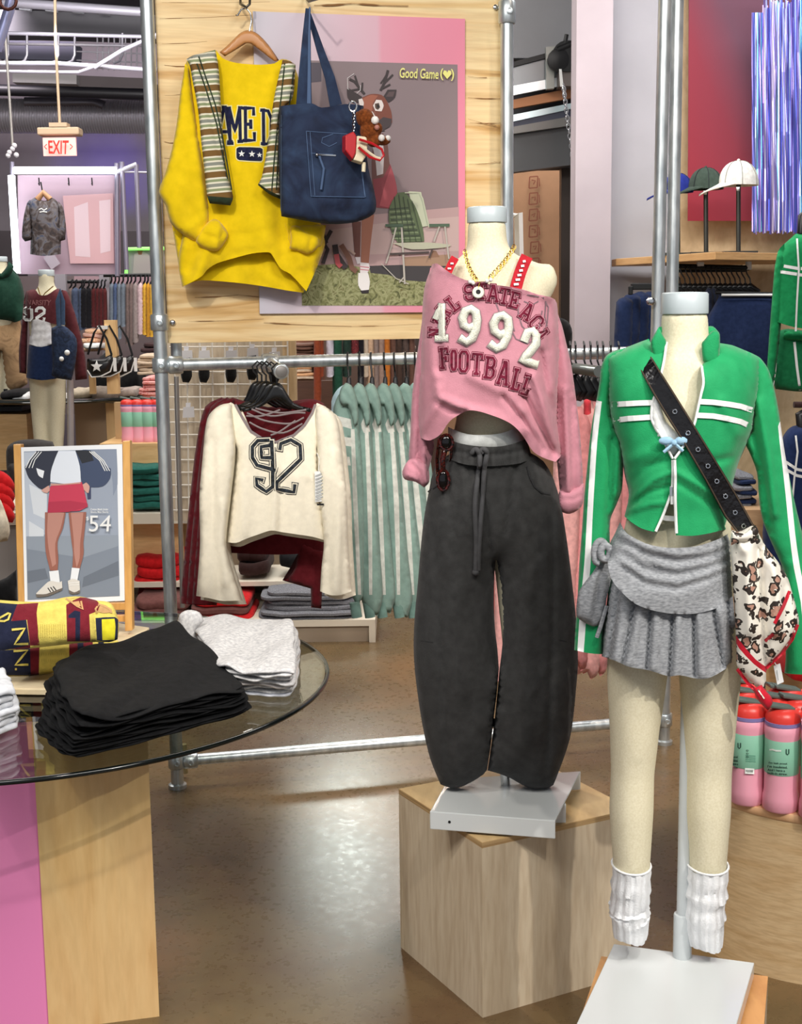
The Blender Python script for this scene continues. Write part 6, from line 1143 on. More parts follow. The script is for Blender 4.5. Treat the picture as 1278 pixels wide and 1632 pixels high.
# folded striped sweaters
KY = cloth('butter yellow knit','#e9d56a',.08,70,.5); KM = cloth('maroon knit','#7c1f2c',.08,70,.5); KN = cloth('navy knit','#20253f',.08,70,.5); KG = cloth('gold satin','#e6dc2e'); KK = cloth('tan collar knit','#cba06c')
z6b = lambda *L: [(x/4.535,900+y/4.535) for x,y in L]
def sweater(dy, Y, label, top):
    s_ = lambda *L: [(x,y+dy) for x,y in z6b(*L)]; t = thing('folded_sweater',label,'sweater',PZ(90,1070+dy*.2,TB),'folded varsity sweaters'); pl = PL(Y,.02,90,.35 if top else .1)
    rg = [(KM,s_((-60,280),(130,285),(80,410),(190,395),(220,600),(150,640),(110,610),(-60,620))),(KN,s_((-60,270),(125,285),(80,405),(190,398),(215,580),(0,625),(-60,620))),(KM,s_((125,285),(278,275),(265,350),(285,582),(218,585),(195,398),(82,408))),
          (KM,s_((478,290),(580,235),(700,260),(740,320),(645,360),(655,555),(485,555))),(KN,s_((540,330),(580,340),(578,550),(545,550),(545,385),(495,385),(495,365))),(KN,s_((690,385),(830,378),(855,400),(850,545),(800,560),(700,545))),(KG,s_((735,395),(828,390),(835,450),(828,545),(740,545)))] if top else \
         [(KN,s_((-60,600),(218,590),(230,800),(-60,800))),(KM,s_((218,590),(285,585),(280,800),(222,800))),(KM,s_((500,560),(670,555),(672,800),(500,800))),(KN,s_((560,560),(603,558),(602,800),(562,800))),(KN,s_((710,560),(750,560),(745,700),(712,700)))]
    o1 = s_((-60,250),(100,262),(270,268),(380,255),(470,235),(580,230),(700,258),(780,268),(820,300),(850,380),(860,450),(850,540),(790,560),(640,560),(400,585),(220,605),(-60,625)) if top else s_((-60,600),(220,590),(640,555),(850,545),(870,580),(860,640),(700,740),(500,760),(300,795),(-60,810))
    k_ = 'sw%d'%int(top); sheet('knit_body',o1,pl,KY,t,.09,k=1,kb=.9,g=5,res=64,regions=rg,wr=[(.003,.06,.05,1)],folds=[(s_((368,270),(365,580)),-.003,1.5),(s_((390,270),(388,580)),-.003,1.5)]+([(s_((690,360),(700,550)),-.008,4),(s_((-40,600),(840,555)),-.004,4)] if top else []),key=k_,keep=50)
    if top:
        strokes('collar_trim',[s_((475,245),(520,270),(560,300),(598,322),(585,262)),s_((700,350),(690,320),(715,285),(760,300),(800,325),(805,350))],3.2,k_,KK,t,.003); decal('collar_lining',[s_((490,250),(560,238),(585,300),(560,300)),s_((705,340),(720,295),(790,318),(800,345),(745,350))],k_,KK,t,.002)
        strokes('letter_z',[s_((85,470),(180,460),(105,575),(205,572))],3.6,k_,KY,t,.003); strokes('letter_d',[s_((-30,400),(60,350),(75,352),(60,395),(30,408),(-30,405))],3.2,k_,KY,t,.003)
    else: strokes('letter_z',[s_((98,625),(200,618),(110,725),(205,722)),s_((108,755),(122,755))],3.4,k_,KY,t,.003)
    # ribbing
    strokes('rib_line',[s_((275+i*16,430),(277+i*16,575)) if top else s_((285+i*16,640),(286+i*16,700)) for i in range(13)],.5,k_,M('yellow rib shade','#c9b450',.9),t,.001)
yS_ = PZ(90,1076,TB).y; sweater(0,yS_+.075,'lower navy maroon and yellow folded sweater by the black shorts pile',False); sweater(0,yS_+.06,'upper navy maroon and yellow folded sweater with a collar, in front of the easel',True)
# layered piles on the glass
def drape(name, bot, top, n, mat, lab, cat, group, jit=.010, wav=.004, edge=.02, res=26, shrink=.0, seed=1):
    """n folded pieces between a bottom outline and a (tilted) top outline: corners LB, RB, RF, LF in world"""
    rs = random.Random(seed); out = []
    for i in range(n):
        t0 = i/n; t1 = (i+1)/n; jx = [Vector((rs.uniform(-jit,jit),rs.uniform(-jit,jit),0)) for _ in range(4)]
        def cor(t, j): return [bot[k].lerp(top[k],t)+j[k] for k in range(4)]
        lo = cor(t0,jx); hi = cor(t1,jx); ph = [rs.uniform(0,6) for _ in range(6)]; N = res; vs = []; fs = []
        def pt(c, u, v, z=0):
            p = c[0].lerp(c[1],u).lerp(c[3].lerp(c[2],u),v); p = p.copy(); p.z += z; return p
        last = i == n-1
        def wob(u, v): return wav*(math.sin(u*9+ph[0]+v*3)+.6*math.sin(v*11+ph[1]+u*4)+.5*math.sin((u+v)*17+ph[2]))*(1.7 if last else 1) 
        rows = [(0,0.0),(0,.0)]
        idx = {}
        def ring(s, hz, key):
            # rounded square ring at inset s and height fraction hz
            r = []
            for k in range(4*N):
                q = k/N; sd = int(q); f_ = q-sd; e = [(f_,0),(1,f_),(1-f_,1),(0,1-f_)][sd]; u, v = e; u = .5+(u-.5)*(1-2*s); v = .5+(v-.5)*(1-2*s)
                cxr = abs(u-.5)*2; cyr = abs(v-.5)*2; m_ = min(cxr,cyr)/(max(cxr,cyr)+1e-6); sc_2 = 1-.07*m_**4; u = .5+(u-.5)*sc_2; v = .5+(v-.5)*sc_2
                w_ = edge*.25*(math.sin(k*.9+ph[3])+math.sin(k*.37+ph[4]))*.5; a = pt(lo,u,v); b = pt(hi,u,v); p = a.lerp(b,hz); c = (bot[0]+bot[1]+bot[2]+bot[3])/4; dr = Vector((p.x-c.x,p.y-c.y,0)).normalized(); p += dr*w_*(1 if s < .02 else 0); p.z += wob(u,v)*min(1,t1*2)*(1 if hz>.3 or i else 0); vs.append(p); r.append(len(vs)-1)
            return r
        R = [ring(.03,0,0),ring(.004,.2,0),ring(.0,.5,0),ring(.004,.8,0),ring(.03,1.0,0)]
        if last: R += [ring(.03+.47*j/8,1.0+.10*j/8,0) for j in range(1,8)]
        else: R += [ring(.2,.9,0)]
        for a, b in zip(R[:-1],R[1:]):
            m_ = len(a)
            for k in range(m_): fs.append((a[k],a[(k+1)%m_],b[(k+1)%m_],b[k]))
        fs.append(tuple(R[0])[::-1]); fs.append(tuple(R[-1]))
        lb = ('topmost piece of ' if last else (ORD[n-1-i] if n-1-i<20 else 'low')+' piece from the top of ')+lab
        o_ = obj(name,vs,fs,mat[i%len(mat)] if isinstance(mat,list) else mat,None,True,label=lb,cat=cat,group=group); out.append(o_)
    return out
BKC = cloth('black sweat fabric','#08090c',.15,60,.35,.9,0); zg = GZ+.003
drape('folded_shorts',[PZ(215,1080,zg),PZ(340,1062,zg),PZ(410,1140,zg),PZ(108,1216,zg)] if 0 else [PZ(50,1160,zg),PZ(318,1052,zg),PZ(410,1136,zg),PZ(106,1216,zg)],[PZ(74,1052,.815),PZ(280,990,.80),PZ(398,1096,.765),PZ(118,1150,.80)],14,BKC,'the tall black shorts pile on the glass table','shorts','black shorts pile',.008,.004,.022,seed=4)
LG = heather('pale grey marl','#b9b9bb','#e2e1e0',(120,120,120))
drape('folded_shorts',[PZ(318,1040,zg),PZ(486,1034,zg),PZ(472,1114,zg),PZ(360,1106,zg)],[PZ(300,978,.775),PZ(470,984,.785),PZ(470,1072,.785),PZ(345,1066,.775)],8,[cloth('white cotton','#dcdfe8'),LG,LG,cloth('warm grey cotton','#cfc7c2'),LG,LG,LG,LG],'the pale grey shorts pile on the glass table','shorts','grey shorts pile',.007,.003,.016,seed=9)
sheet('folded_shorts',[(286,980),(300,972),(318,976),(325,990),(312,1005),(318,1025),(300,1035),(290,1020),(284,1000)],PL(PZ(330,1040,zg).y),LG,None,.03,g=4,label='rumpled pale grey leg curling up at the back left of the grey pile',cat='shorts')
WC = cloth('white fleece','#dfe2e8')
drape('folded_shirt',[PZ(-80,1110,zg),PZ(30,1110,zg),PZ(38,1160,zg),PZ(-80,1205,zg)],[PZ(-80,1050,.80),PZ(8,1066,.80),PZ(22,1100,.795),PZ(-80,1120,.80)],7,WC,'the white pile at the glass table\'s left edge','top','white pile',.008,.003,.016,seed=12)
# things standing left behind the easel
drp = lambda nm,pts,Y,m,lab,cat,d=.06,**k: sheet(nm,pts,Y,m,None,d,g=6,label=lab,cat=cat,wr=[(.006,.09,.09,1)],**k)
CH2 = cloth('charcoal pile knit','#3a3736')
drp('folded_sweatshirt',[(12,712),(30,702),(60,700),(84,704),(90,730),(60,760),(30,772),(14,765),(10,735)],5.2,CH2,'charcoal folded sweatshirt behind the top left corner of the framed poster','sweatshirt')
drp('folded_sweatshirt',[(12,738),(40,742),(60,770),(30,775),(14,770)],5.15,CH2,'charcoal folded sweatshirt lower in the heap behind the framed poster','sweatshirt')
for i in range(4): drp('folded_tee',[(-30,752+i*16),(0,750+i*16),(16,760+i*16),(24,775+i*16),(20,785+i*16),(-30,782+i*16)],5.0-.02*i,RED,ORD[i]+' red garment from the top in the heap left of the poster','t-shirt')
drp('lace_blouse',[(-30,785),(-4,790),(10,820),(16,845),(12,862),(-30,868)],4.8,cloth('cream lace','#ded3bd'),'cream crochet top at the left edge beside the framed poster','top')
drp('folded_trousers',[(-30,915),(0,925),(26,908),(28,960),(-30,965)],4.6,cloth('black heap','#121214'),'black garment low at the left edge beside the easel','trousers')
MB().box(P(-60,838,5.05),P(30,818,5.05)+Vector((0,.5,0))).build('shelf_board',SHELFW,label='white shelf board at the left edge beside the poster',cat='shelf')
MB().box(Vector((P(-60,838,5.08).x,5.08,0)),P(28,838,5.08)+Vector((0,.45,0))).build('shelf_cabinet',M('lilac grey cabinet','#9b948f',.7),label='greige cabinet under the white shelf at the left edge',cat='cabinet')

# ---------------------------------------------------------------- display cube and pink sweatshirt mannequin
cz = .406; CB = [Vector((.166,2.743,0)),Vector((.524,2.928,0)),Vector((.345,3.262,0)),Vector((-.014,3.077,0))]
cu = thing('display_cube','pale plywood display cube carrying the pink sweatshirt mannequin','display cube',((.166+.345)/2,3.0,0))
t_ = .013; cc = sum(CB,Vector())/4; ins = [c.lerp(cc,.004) for c in CB]
def wall(i, j, m): 
    a, b = CB[i], CB[j]; n_ = Vector((-(b-a).y,(b-a).x,0)).normalized(); n_ = n_ if n_.dot(cc-a) > 0 else -n_
    return MB().hexa([a,b,b+n_*t_,a+n_*t_],[v+Z_(cz-t_) for v in (a,b,b+n_*t_,a+n_*t_)]).build('side_panel',m,cu)
for i in range(4): wall(i,(i+1)%4,PLYV)
MB().hexa([v+Z_(cz-t_) for v in CB],[v+Z_(cz-.001) for v in CB]).build('plywood_edge',wood('ply edge layers',[(.3,'#a38258'),(.6,'#c9ab7c')],(1,1,60)),cu)
MB().hexa([v+Z_(cz-.001) for v in ins],[v+Z_(cz) for v in ins]).build('top_panel',wood('warm ply top',[(.3,'#d2b07c'),(.7,'#e6cb98')],(3,1,1),.42),cu)
YM = 2.95; s1 = YM/FPX
m1 = mannequin('headless linen mannequin dressed in the pink sweatshirt and charcoal trousers',
  [(776,352,30.5,.043),(776,378,31,.043),(777,396,33,.046),(780,408,44,.052),(786,418,66,.060),(790,430,84,.066),(792,450,90,.075),(792,480,82,.085),(790,540,72,.092),(786,600,56,.078),(782,660,54,.074),(780,700,60,.076),(780,760,66,.080),(780,790,66,.08)],
  [[(748,770,40,.062),(745,850,36,.06),(742,950,30,.05),(740,1050,24,.042),(740,1150,22,.04),(742,1215,14,.028)],[(815,770,40,.062),(818,850,36,.06),(822,950,30,.05),(826,1050,24,.042),(826,1150,22,.04),(826,1215,14,.028)]],
  (776,330,355,31), YM, [(P(872,446,YM),.030,.75,1.0,1.25)], base=(P(790,1280,YM).x,YM,cz+.045))
PLT = M('glossy light grey plate','#cfd3d3',.16)
pz = .452; pc_ = [PZ(714,1241,pz),PZ(925,1229,pz),PZ(885,1308,pz),PZ(685,1293,pz)]; pc_ = [Vector((v.x,v.y,pz)) for v in pc_]
fl_ = [Vector((PZ(885,1308,pz).x,PZ(885,1308,pz).y-.004,pz-.040)),Vector((PZ(685,1293,pz).x,PZ(685,1293,pz).y-.004,pz-.040))]
pb_ = MB().hexa([v-Z_(.004) for v in pc_],pc_); pb_.hexa([fl_[1],fl_[0],fl_[0]+Vector((0,.004,0)),fl_[1]+Vector((0,.004,0))],[pc_[3],pc_[2],pc_[2]+Vector((0,.004,0)),pc_[3]+Vector((0,.004,0))])
pb_.hexa([v-Z_(.045) for v in (pc_[0],pc_[1],pc_[1]+Vector((0,-.004,0)),pc_[0]+Vector((0,-.004,0)))],[pc_[0],pc_[1],pc_[1]+Vector((0,-.004,0)),pc_[0]+Vector((0,-.004,0))]); pb_.build('base_plate',PLT,m1,bevel=.002)
tubeo('support_pole',[Vector((.235,2.97,pz)),Vector((.225,2.96,pz+.14)),P(782,1150,YM)],.011,CHR,m1)
MB().lathe(PZ(716,1308,pz-.02)+Vector((0,-.006,0)),[(.003,0),(.003,.002)],8,(0,-1,0)).build('base_screw',BLK,m1)
MB().box(Vector((.10,2.85,cz)),Vector((.36,2.99,pz-.004))).build('base_block',WHT,m1)
# red striped bra straps under the sweatshirt
z9 = lambda *L: [(630+x/3.14,310+y/3.14) for x,y in L]
RS = cloth('red striped knit','#b3202c'); bl = thing('striped_tank','red and white striped tank strap showing at the neck of the pink sweatshirt','tank top',P(830,460,YM))
BD = PL(YM)
def ribbon(nm, c, w_, Y, m, par, t=.004, dz=0):
    l, r = strokeq(c, w_); f_ = [P(p[0],p[1],Y(p[1]) if callable(Y) else Y) for p in l]; b_ = [P(p[0],p[1],Y(p[1]) if callable(Y) else Y) for p in r]; mb = MB(); d = Vector((0,t,0))
    for i in range(len(l)-1): mb.hexa([f_[i]+d,f_[i+1]+d,b_[i+1]+d,b_[i]+d],[f_[i],f_[i+1],b_[i+1],b_[i]])
    return mb.build(nm,m,par)
yb = lambda y: YM-.060-.0009*(y-408)
ribbon('strap',z9((660,308),(640,350),(622,400),(608,450),(600,480)),19,lambda y: YM-.064-.0008*(y-408),RS,bl,.006); ribbon('strap',z9((300,315),(280,350),(262,390),(255,420)),13,lambda y: YM-.064-.0008*(y-408),RS,bl,.006)
for i in range(6): ribbon('white_bar',z9((612-i*1+(5-i)*8-14,335+i*23),(640-i*7+12,333+i*23)),3.6,lambda y: YM-.0685-.0008*(y-408),WHT,bl,.002)
for i in range(2): ribbon('white_bar',z9((262+(1-i)*14,345+i*25),(285+(1-i)*12-6,345+i*25)),2.6,lambda y: YM-.0685-.0008*(y-408),WHT,bl,.002)
# pink sweatshirt
PKS = cloth('dusty pink fleece','#c98a98',.05,40,.35,.95,.2); pk = thing('pink_sweatshirt','dusty pink off-shoulder sweatshirt with 1992 football print on the mannequin','sweatshirt',P(790,740,YM)); SP = PL(YM,0,790)
sheet('sweater_body',[(689,421),(697,420),(716,434),(741,446),(772,452),(805,456),(832,461),(856,469),(884,477),(889,500),(893,560),(890,620),(888,664),(892,700),(895,724),(885,736),(867,730),(850,720),(838,702),(828,688),(815,676),(800,668),(784,662),(765,656),(748,654),(733,660),(716,672),(704,690),(694,698),(682,702),(668,697),(664,660),(668,600),(672,520),(676,460)],SP,PKS,pk,.155,k=1.6,kb=.9,g=5,res=80,open_=[(0,8),(14,30)],key='pink',
  wr=[(.0035,.05,.03,.5)],folds=[([(698,600),(698,632),(735,650),(790,664),(830,690)],.014,7),([(697,640),(720,655),(742,656)],-.012,5),([(668,690),(690,655),(700,640)],.010,6),([(836,632),(852,665),(866,695),(882,726)],-.020,5),([(850,600),(864,640),(876,680),(886,706)],.018,6),([(802,632),(830,665),(866,718)],-.014,5),([(862,560),(872,620),(882,655)],-.018,4),([(700,500),(702,560),(698,610)],-.008,5),([(872,480),(876,560)],-.008,4),([(750,600),(800,625),(830,655)],.008,9),([(690,520),(700,590)],-.004,6),([(700,428),(760,450),(830,462),(880,480)],.005,3)])
sheet('sleeve',[(686,426),(680,455),(674,500),(667,549),(661,590),(656,640),(654,690),(652,738),(668,752),(682,752),(692,712),(688,690),(682,640),(684,560),(690,480),(694,440)],Plane(SP.p+Vector((0,-.01,0)),0),PKS,pk,.06,g=5,key='psl',wr=[(.002,.1,.04,0)],folds=[([(672,512),(690,514)],-.003,2),([(668,690),(666,742)],-.010,3),([(676,700),(676,745)],.008,3),([(684,702),(684,742)],-.010,3),([(660,650),(658,735)],.006,4)])
sheet('cuff',[(650,734),(641,752),(645,764),(662,768),(676,777),(684,768),(683,746),(675,735),(662,730)],Plane(SP.p+Vector((0,-.03,0)),0),PKS,pk,.05,g=4,folds=[([(655,738),(668,752),(668,768)],-.008,3),([(676,742),(678,770)],.006,3),([(648,756),(664,764)],.005,3)])
sheet('sleeve',[(883,478),(889,500),(896,520),(902,545),(910,580),(916,620),(921,660),(925,700),(929,772),(922,792),(893,792),(888,740),(884,690),(884,640),(876,580),(872,520),(872,490)],Plane(SP.p+Vector((0,.0,0)),0),PKS,pk,.07,g=5,wr=[(.003,.08,.015,1)],folds=[([(890,640),(893,700),(896,785)],-.012,4),([(900,620),(904,700),(906,785)],.010,4),([(912,640),(914,780)],-.008,4),([(885,500),(898,560),(905,620)],.006,5)])
sheet('cuff',[(892,780),(905,782),(930,770),(931,788),(926,808),(908,819),(893,814),(888,800)],Plane(SP.p+Vector((0,-.01,0)),0),PKS,pk,.055,g=4,folds=[([(892,796),(915,796),(930,786)],-.004,3)])
WINE = cloth('cracked wine print','#6c1730',.35,90,.1); PKL = M('pink print gap','#c98a98',.95); K = ['pink']
def wq(cx, cy, w_, h_, ang):
    c, s = math.cos(math.radians(ang)), math.sin(math.radians(ang)); return [(cx+c*a-s*b, cy+s*a+c*b) for a,b in ((-w_/2,-h_/2),(w_/2,-h_/2),(w_/2,h_/2),(-w_/2,h_/2))]
def lett(items, wd_, tag_):
    letters(tag_,items,wd_,K,WINE,pk,WINE,4.2,.0012); 
    ls=[]
    for ch_,q_ in items:
        f_=quadmap(q_)
        for ln in GL[ch_]: ls.append([f_(u,v) for u,v in ln])
    gp3 = strokes(tag_+'_gap',ls,wd_+2.4,K,PKL,pk,.0022,cap=1.2); strokes(tag_+'_face',ls,wd_,K,WINE,gp3,.0034,cap=.4)
lett([('A',wq(701,513,15,22,-68)),('N',wq(694,530,13,20,-88)),('A',wq(706,497,14,22,-52)),('L',wq(722,484,15,24,-36)),('S',wq(748,466,17,25,-8)),('T',wq(768,464,17,25,0)),('A',wq(786,468,18,25,4)),('T',wq(804,472,17,25,10)),('E',wq(820,478,15,25,14)),('A',wq(840,497,17,25,30)),('C',wq(855,514,17,24,48)),('A',wq(862,533,15,22,62))],3.4,'arc_letters')
lett([('F',wq(708,571,13,33,-4)),('O',wq(723,574,9,33,0)),('O',wq(739,576,16,34,2)),('T',wq(760,580,17,34,4)),('B',wq(781,586,17,35,7)),('A',wq(803,595,18,36,10)),('L',wq(823,605,14,34,13)),('L',wq(839,614,12,32,18))],4.2,'word_letters')
GC_ = cloth('grey crest print','#8a6f78'); strokes('crest_print',[[(790,482),(796,498),(808,500),(812,520),(822,540),(840,548),(862,536),(872,515),(874,490),(866,474),(840,470)],[(825,478),(826,500),(832,520),(845,532),(860,520),(864,495)],[(870,480),(868,505),(872,520)],[(812,505),(820,528)],[(835,480),(848,486),(858,480)]],2.0,K,GC_,pk,.0010)
CHN = cloth('chenille white','#e9eadb',.08,140,1.0,1,.4)
def num(ch_, q, wd_):
    f_ = quadmap(q); out = []; 
    for ln in {'1':[[(.12,.62),(.55,.93)],[(.58,.95),(.58,.08)],[(.2,.06),(.95,.06)]],'9':[[(.80,.52),(.5,.42),(.22,.52),(.14,.72),(.28,.92),(.55,.98),(.80,.88),(.88,.66),(.84,.4),(.68,.14),(.4,.03),(.14,.12)]],'2':[[(.14,.70),(.25,.92),(.55,.98),(.82,.86),(.84,.62),(.55,.38),(.18,.10),(.5,.08),(.92,.06)]]}[ch_]:
        out.append([f_(u,v) for u,v in ln])
    return out
for ch_,q,w_ in (('1',[(694,484),(711,484),(712,542),(692,542)],11),('9',[(733,491),(765,491),(762,547),(731,547)],13.5),('9',[(783,500),(817,502),(811,560),(778,555)],13.5),('2',[(836,524),(860,527),(856,584),(826,578)],13.5)):
    L = num(ch_,q,w_); strokes('number_edge',L,w_+2.4,K,M('stitched edge','#8f7d80',.9),pk,.0026,cap=w_*.35)
    vs=[];fs=[]
    for ln in L:
        l,r = strokeq(ln,w_,cap=w_*.30); m_=len(l); b=len(vs)
        for j,(p,q2) in enumerate(zip(l,r)):
            e = .45 if j in (0,m_-1) else 1
            for u,hh in ((0,.002),(.12,.0075*e),(.35,.0105*e),(.65,.0105*e),(.88,.0075*e),(1,.002)): c = p*(1-u)+q2*u; vs.append(surf(K,float(c[0]),float(c[1]),hh))
        for j in range(m_-1):
            for u in range(5): a=b+j*6+u; f4=(a,a+1,a+7,a+6); nn=(vs[f4[1]]-vs[f4[0]]).cross(vs[f4[2]]-vs[f4[0]]); fs.append(f4 if nn.dot(FV)<0 else f4[::-1])
    obj('chenille_number',vs,fs,CHN,pk,True)
# necklace
nk1 = thing('necklace','gold chain necklace with pearl beads and a round pendant over the pink sweatshirt','necklace',P(762,470,YM-.12)); GD = M('gold','#c9a24a',.25,1); ch1 = rndl([(741,402),(745,420),(752,436),(760,448)]); ch2 = rndl([(819,394),(808,412),(795,428),(780,444)])
for L in (ch1,ch2):
    for i,p in enumerate(L):
        if i%1 == 0:
            c = P(p[0],p[1],YM-.062-.0011*(p[1]-400)); a_=[]
            for j in range(8): an=j*math.pi/4; a_.append(c+Vector((math.cos(an)*(.0022 if i%2 else .0038),math.sin(an)*.002,math.sin(an)*.0062)))
            tubeo('chain_link',a_,.0010,GD,nk1,closed=True,n=5)
for x,y in ((749,447),(754,449),(776,446),(782,444)): MB().ball(surf(K,x,y+2,.006),.0045,10).build('bead',M('pearl','#e9e3e0',.2),nk1,True)
pp1 = surf(K,762,466,.010); MB().lathe(pp1,[(.0115,-.002),(.0125,.001),(.011,.003)],18,(0,-1,.1)).build('pendant',M('cream enamel','#e3e3d2',.3),nk1,True); MB().lathe(pp1+Vector((0,-.003,.001)),[(.005,0),(.004,.001)],12,(0,-1,.1)).build('pendant_mark',BLK,nk1); tubeo('pendant_loop',[surf(K,765,449,.006),surf(K,763,456,.010),surf(K,762,460,.012)],.0014,GD,nk1,n=6)
# white lace briefs
sheet('lace_briefs',[(714,680),(722,684),(745,692),(775,693),(800,690),(824,681),(832,690),(838,704),(838,730),(716,730),(714,700)],PL(YM-.01),cloth('white lace','#e9ecea'),None,.12,k=2.2,g=5,open_=[(0,5),(7,8)],label='white lace waistband between the pink sweatshirt and charcoal trousers',cat='underwear')
# charcoal trousers
CHT = cloth('charcoal fleece','#343434',.12,50,.4,.95,.08); tr1 = thing('wide_trousers','charcoal wide barrel-leg sweatpants with drawstring on the pink mannequin','trousers',P(790,1258,YM)); TP = PL(YM-.01)
z4 = lambda *L: [(640+x/2.4,680+y/2.4) for x,y in L]
sheet('trouser_legs',[(719,722),(750,728),(790,730),(846,722),(866,735),(882,763),(893,800),(898,826),(906,880),(912,930),(917,975),(920,1013),(921,1060),(918,1097),(914,1140),(908,1178),(896,1215),(882,1251),(868,1258),(852,1258),(832,1251),(815,1241),(795,1233),(777,1228),(788,1150),(796,1066),(801,1022),(800,972),(794,913),(790.5,893),(788,913),(787,963),(789,1005),(795,1066),(786,1150),(776,1227),(762,1240),(748,1248),(735,1254),(723,1256),(712,1254),(702,1250),(690,1222),(682,1197),(673,1155),(667,1117),(661,1070),(659,1026),(661,980),(665,938),(669,890),(673,847),(678,810),(684,780),(690,752),(700,735)],TP,CHT,tr1,.15,k=1.15,kb=.8,g=6,res=90,keep=40,open_=[(0,3)],key='pants',it=2,
  wr=[(.003,.03,.012,1),(.0015,.09,.05,0)],folds=[([(688,800),(694,900),(702,1040),(710,1160),(715,1250)],-.007,4),([(880,800),(882,950),(878,1100),(868,1250)],-.008,4),([(760,740),(775,820),(782,880)],-.014,5),([(712,740),(716,790),(722,850)],-.008,4),([(822,740),(815,800),(806,850)],-.010,4),([(736,742),(742,800),(748,850)],.006,5),([(838,850),(845,950)],.007,10),([(812,930),(860,880)],-.004,6),([(840,1120),(872,1060)],.004,5),([(724,900),(732,1100)],.008,16),([(835,950),(840,1180)],.008,16)])
strokes('panel_seam',[[(660,1020),(690,1024)],[(882,1018),(920,1026)]],1.1,'pants',M('seam shadow','#202022',.9),tr1,.001)
strokes('pocket_seam',[z4((480,150),(490,190),(510,230),(535,252),(570,258)),z4((100,250),(120,235),(135,225))],2.2,'pants',cloth('charcoal seam','#2b2b2d'),tr1,.004)
sheet('waistband',[(719,702),(735,707),(760,711),(790,712),(815,708),(838,700),(843,712),(848,730),(830,738),(800,742),(770,743),(740,740),(716,732),(716,716)],PL(YM-.012),CHT,tr1,.135,k=2.3,g=4,open_=[(0,5),(7,12)],folds=[([(717,717),(755,724),(800,724),(845,714)],-.006,2.5)],wr=[(.0022,.55,.02,0)],key='wb')
KK2 = ['wb','pants']
for L in (((752,722),(758,716),(764,724),(764,740),(760,770),(757,810),(759,860),(758,910)),((771,722),(767,718),(772,716),(776,724),(772,745),(770,780),(766,830),(763,880),(762,908))): tubeo('drawstring',[surf(KK2,x,y,.006) for x,y in rndl(L)],.0055,cloth('drawstring charcoal','#464648'),tr1,n=8)
MB().ball(surf(KK2,758,912,.006),.008,8).build('drawstring_knot',cloth('drawstring charcoal','#464648'),[c for c in bpy.data.objects if c.parent==tr1 and c.name.startswith('drawstring')][0],True)
# sunglasses tucked in the waist
sg = thing('sunglasses','dark tortoiseshell sunglasses tucked into the trouser waistband','sunglasses',P(706,740,YM-.12)); TS = blotch('tortoiseshell',['#120808','#1d0c0a','#4a1612','#0f0707'],60); TS.node_tree.nodes['Principled BSDF'].inputs['Roughness'].default_value = .08
for cx,cy,rx,ry in ((711,705,10,12),(706,765,9,16)): 
    c = P(cx,cy,YM-.10); MB().ball(c,1,16,rx*s1,.008,ry*s1).build('lens',M('dark lens','#0a0708',.05),sg,True); tubeo('rim',[c+Vector((math.cos(a)*rx*s1,-.004,math.sin(a)*ry*s1)) for a in [i*.3927 for i in range(16)]],.0035,TS,sg,closed=True,n=7)
tubeo('bridge',[P(709,717,YM-.10),P(705,733,YM-.11),P(706,750,YM-.10)],.006,TS,sg); tubeo('temple_arm',[P(716,698,YM-.10),P(719,716,YM-.09),P(716,760,YM-.06)],.003,TS,sg); tubeo('temple_arm',[P(700,700,YM-.10),P(696,730,YM-.08),P(698,772,YM-.06)],.004,TS,sg)

# ---------------------------------------------------------------- green jacket mannequin
YN = 2.44; s2 = YN/FPX
m2 = mannequin('headless linen mannequin in the green jacket, grey skirt and white leg warmers',
  [(1091,495,36,.041),(1091,520,37,.042),(1091,545,38,.045),(1091,562,46,.052),(1091,574,72,.060),(1091,588,108,.062),(1091,604,120,.064),(1091,640,112,.075),(1089,700,88,.088),(1085,740,80,.08),(1084,790,78,.072),(1080,840,86,.074),(1076,900,92,.078),(1073,960,97,.080),(1073,1010,98,.080),(1073,1040,96,.08)],
  [[(1018,1000,50,.070),(1015,1080,49,.068),(1011,1160,41,.060),(1008,1230,36,.05),(1006,1290,37,.052),(1006,1350,33,.048),(1006,1390,30,.044),(1005,1440,26,.038),(1004,1482,24,.034)],[(1130,1000,50,.070),(1131,1080,50,.068),(1130,1160,43,.060),(1129,1230,38,.05),(1128,1290,38,.052),(1128,1350,33,.048),(1127,1390,31,.044),(1125,1440,28,.038),(1123,1490,26,.034)]],
  (1091,466,500,36.5), YN, base=(P(1090,1525,YN).x,YN,.29))
gz = .292; q = [PZ(978,1504,gz),PZ(1202,1534,gz),PZ(1160,1680,gz),PZ(910,1650,gz)]; q = [Vector((v.x,v.y,gz)) for v in q]
pm = MB().hexa([v-Z_(.004) for v in q],q); pm.hexa([v-Z_(.03) for v in (q[1],q[2],q[2]+Vector((-.004,0,0)),q[1]+Vector((-.004,0,0)))],[q[1],q[2],q[2]+Vector((-.004,0,0)),q[1]+Vector((-.004,0,0))]); pm.build('base_plate',PLT,m2,bevel=.002)
zf = gz-.034; qq = [PZ(957,1508,zf),PZ(1219,1548,zf),PZ(1206,1800,zf),PZ(830,1740,zf)]
qq[0]=q[0]+Vector((-.022,.015,0)); qq[1]=q[1]+Vector((.03,.01,0)); qq[2]=q[2]+Vector((.04,-.05,0)); qq[3]=q[3]+Vector((-.02,-.05,0))
qq = [Vector((v.x,v.y,0)) for v in qq]; pln = thing('display_plinth','low plywood plinth under the green jacket mannequin, bottom right','plinth',(sum(v.x for v in qq)/4,sum(v.y for v in qq)/4,0))
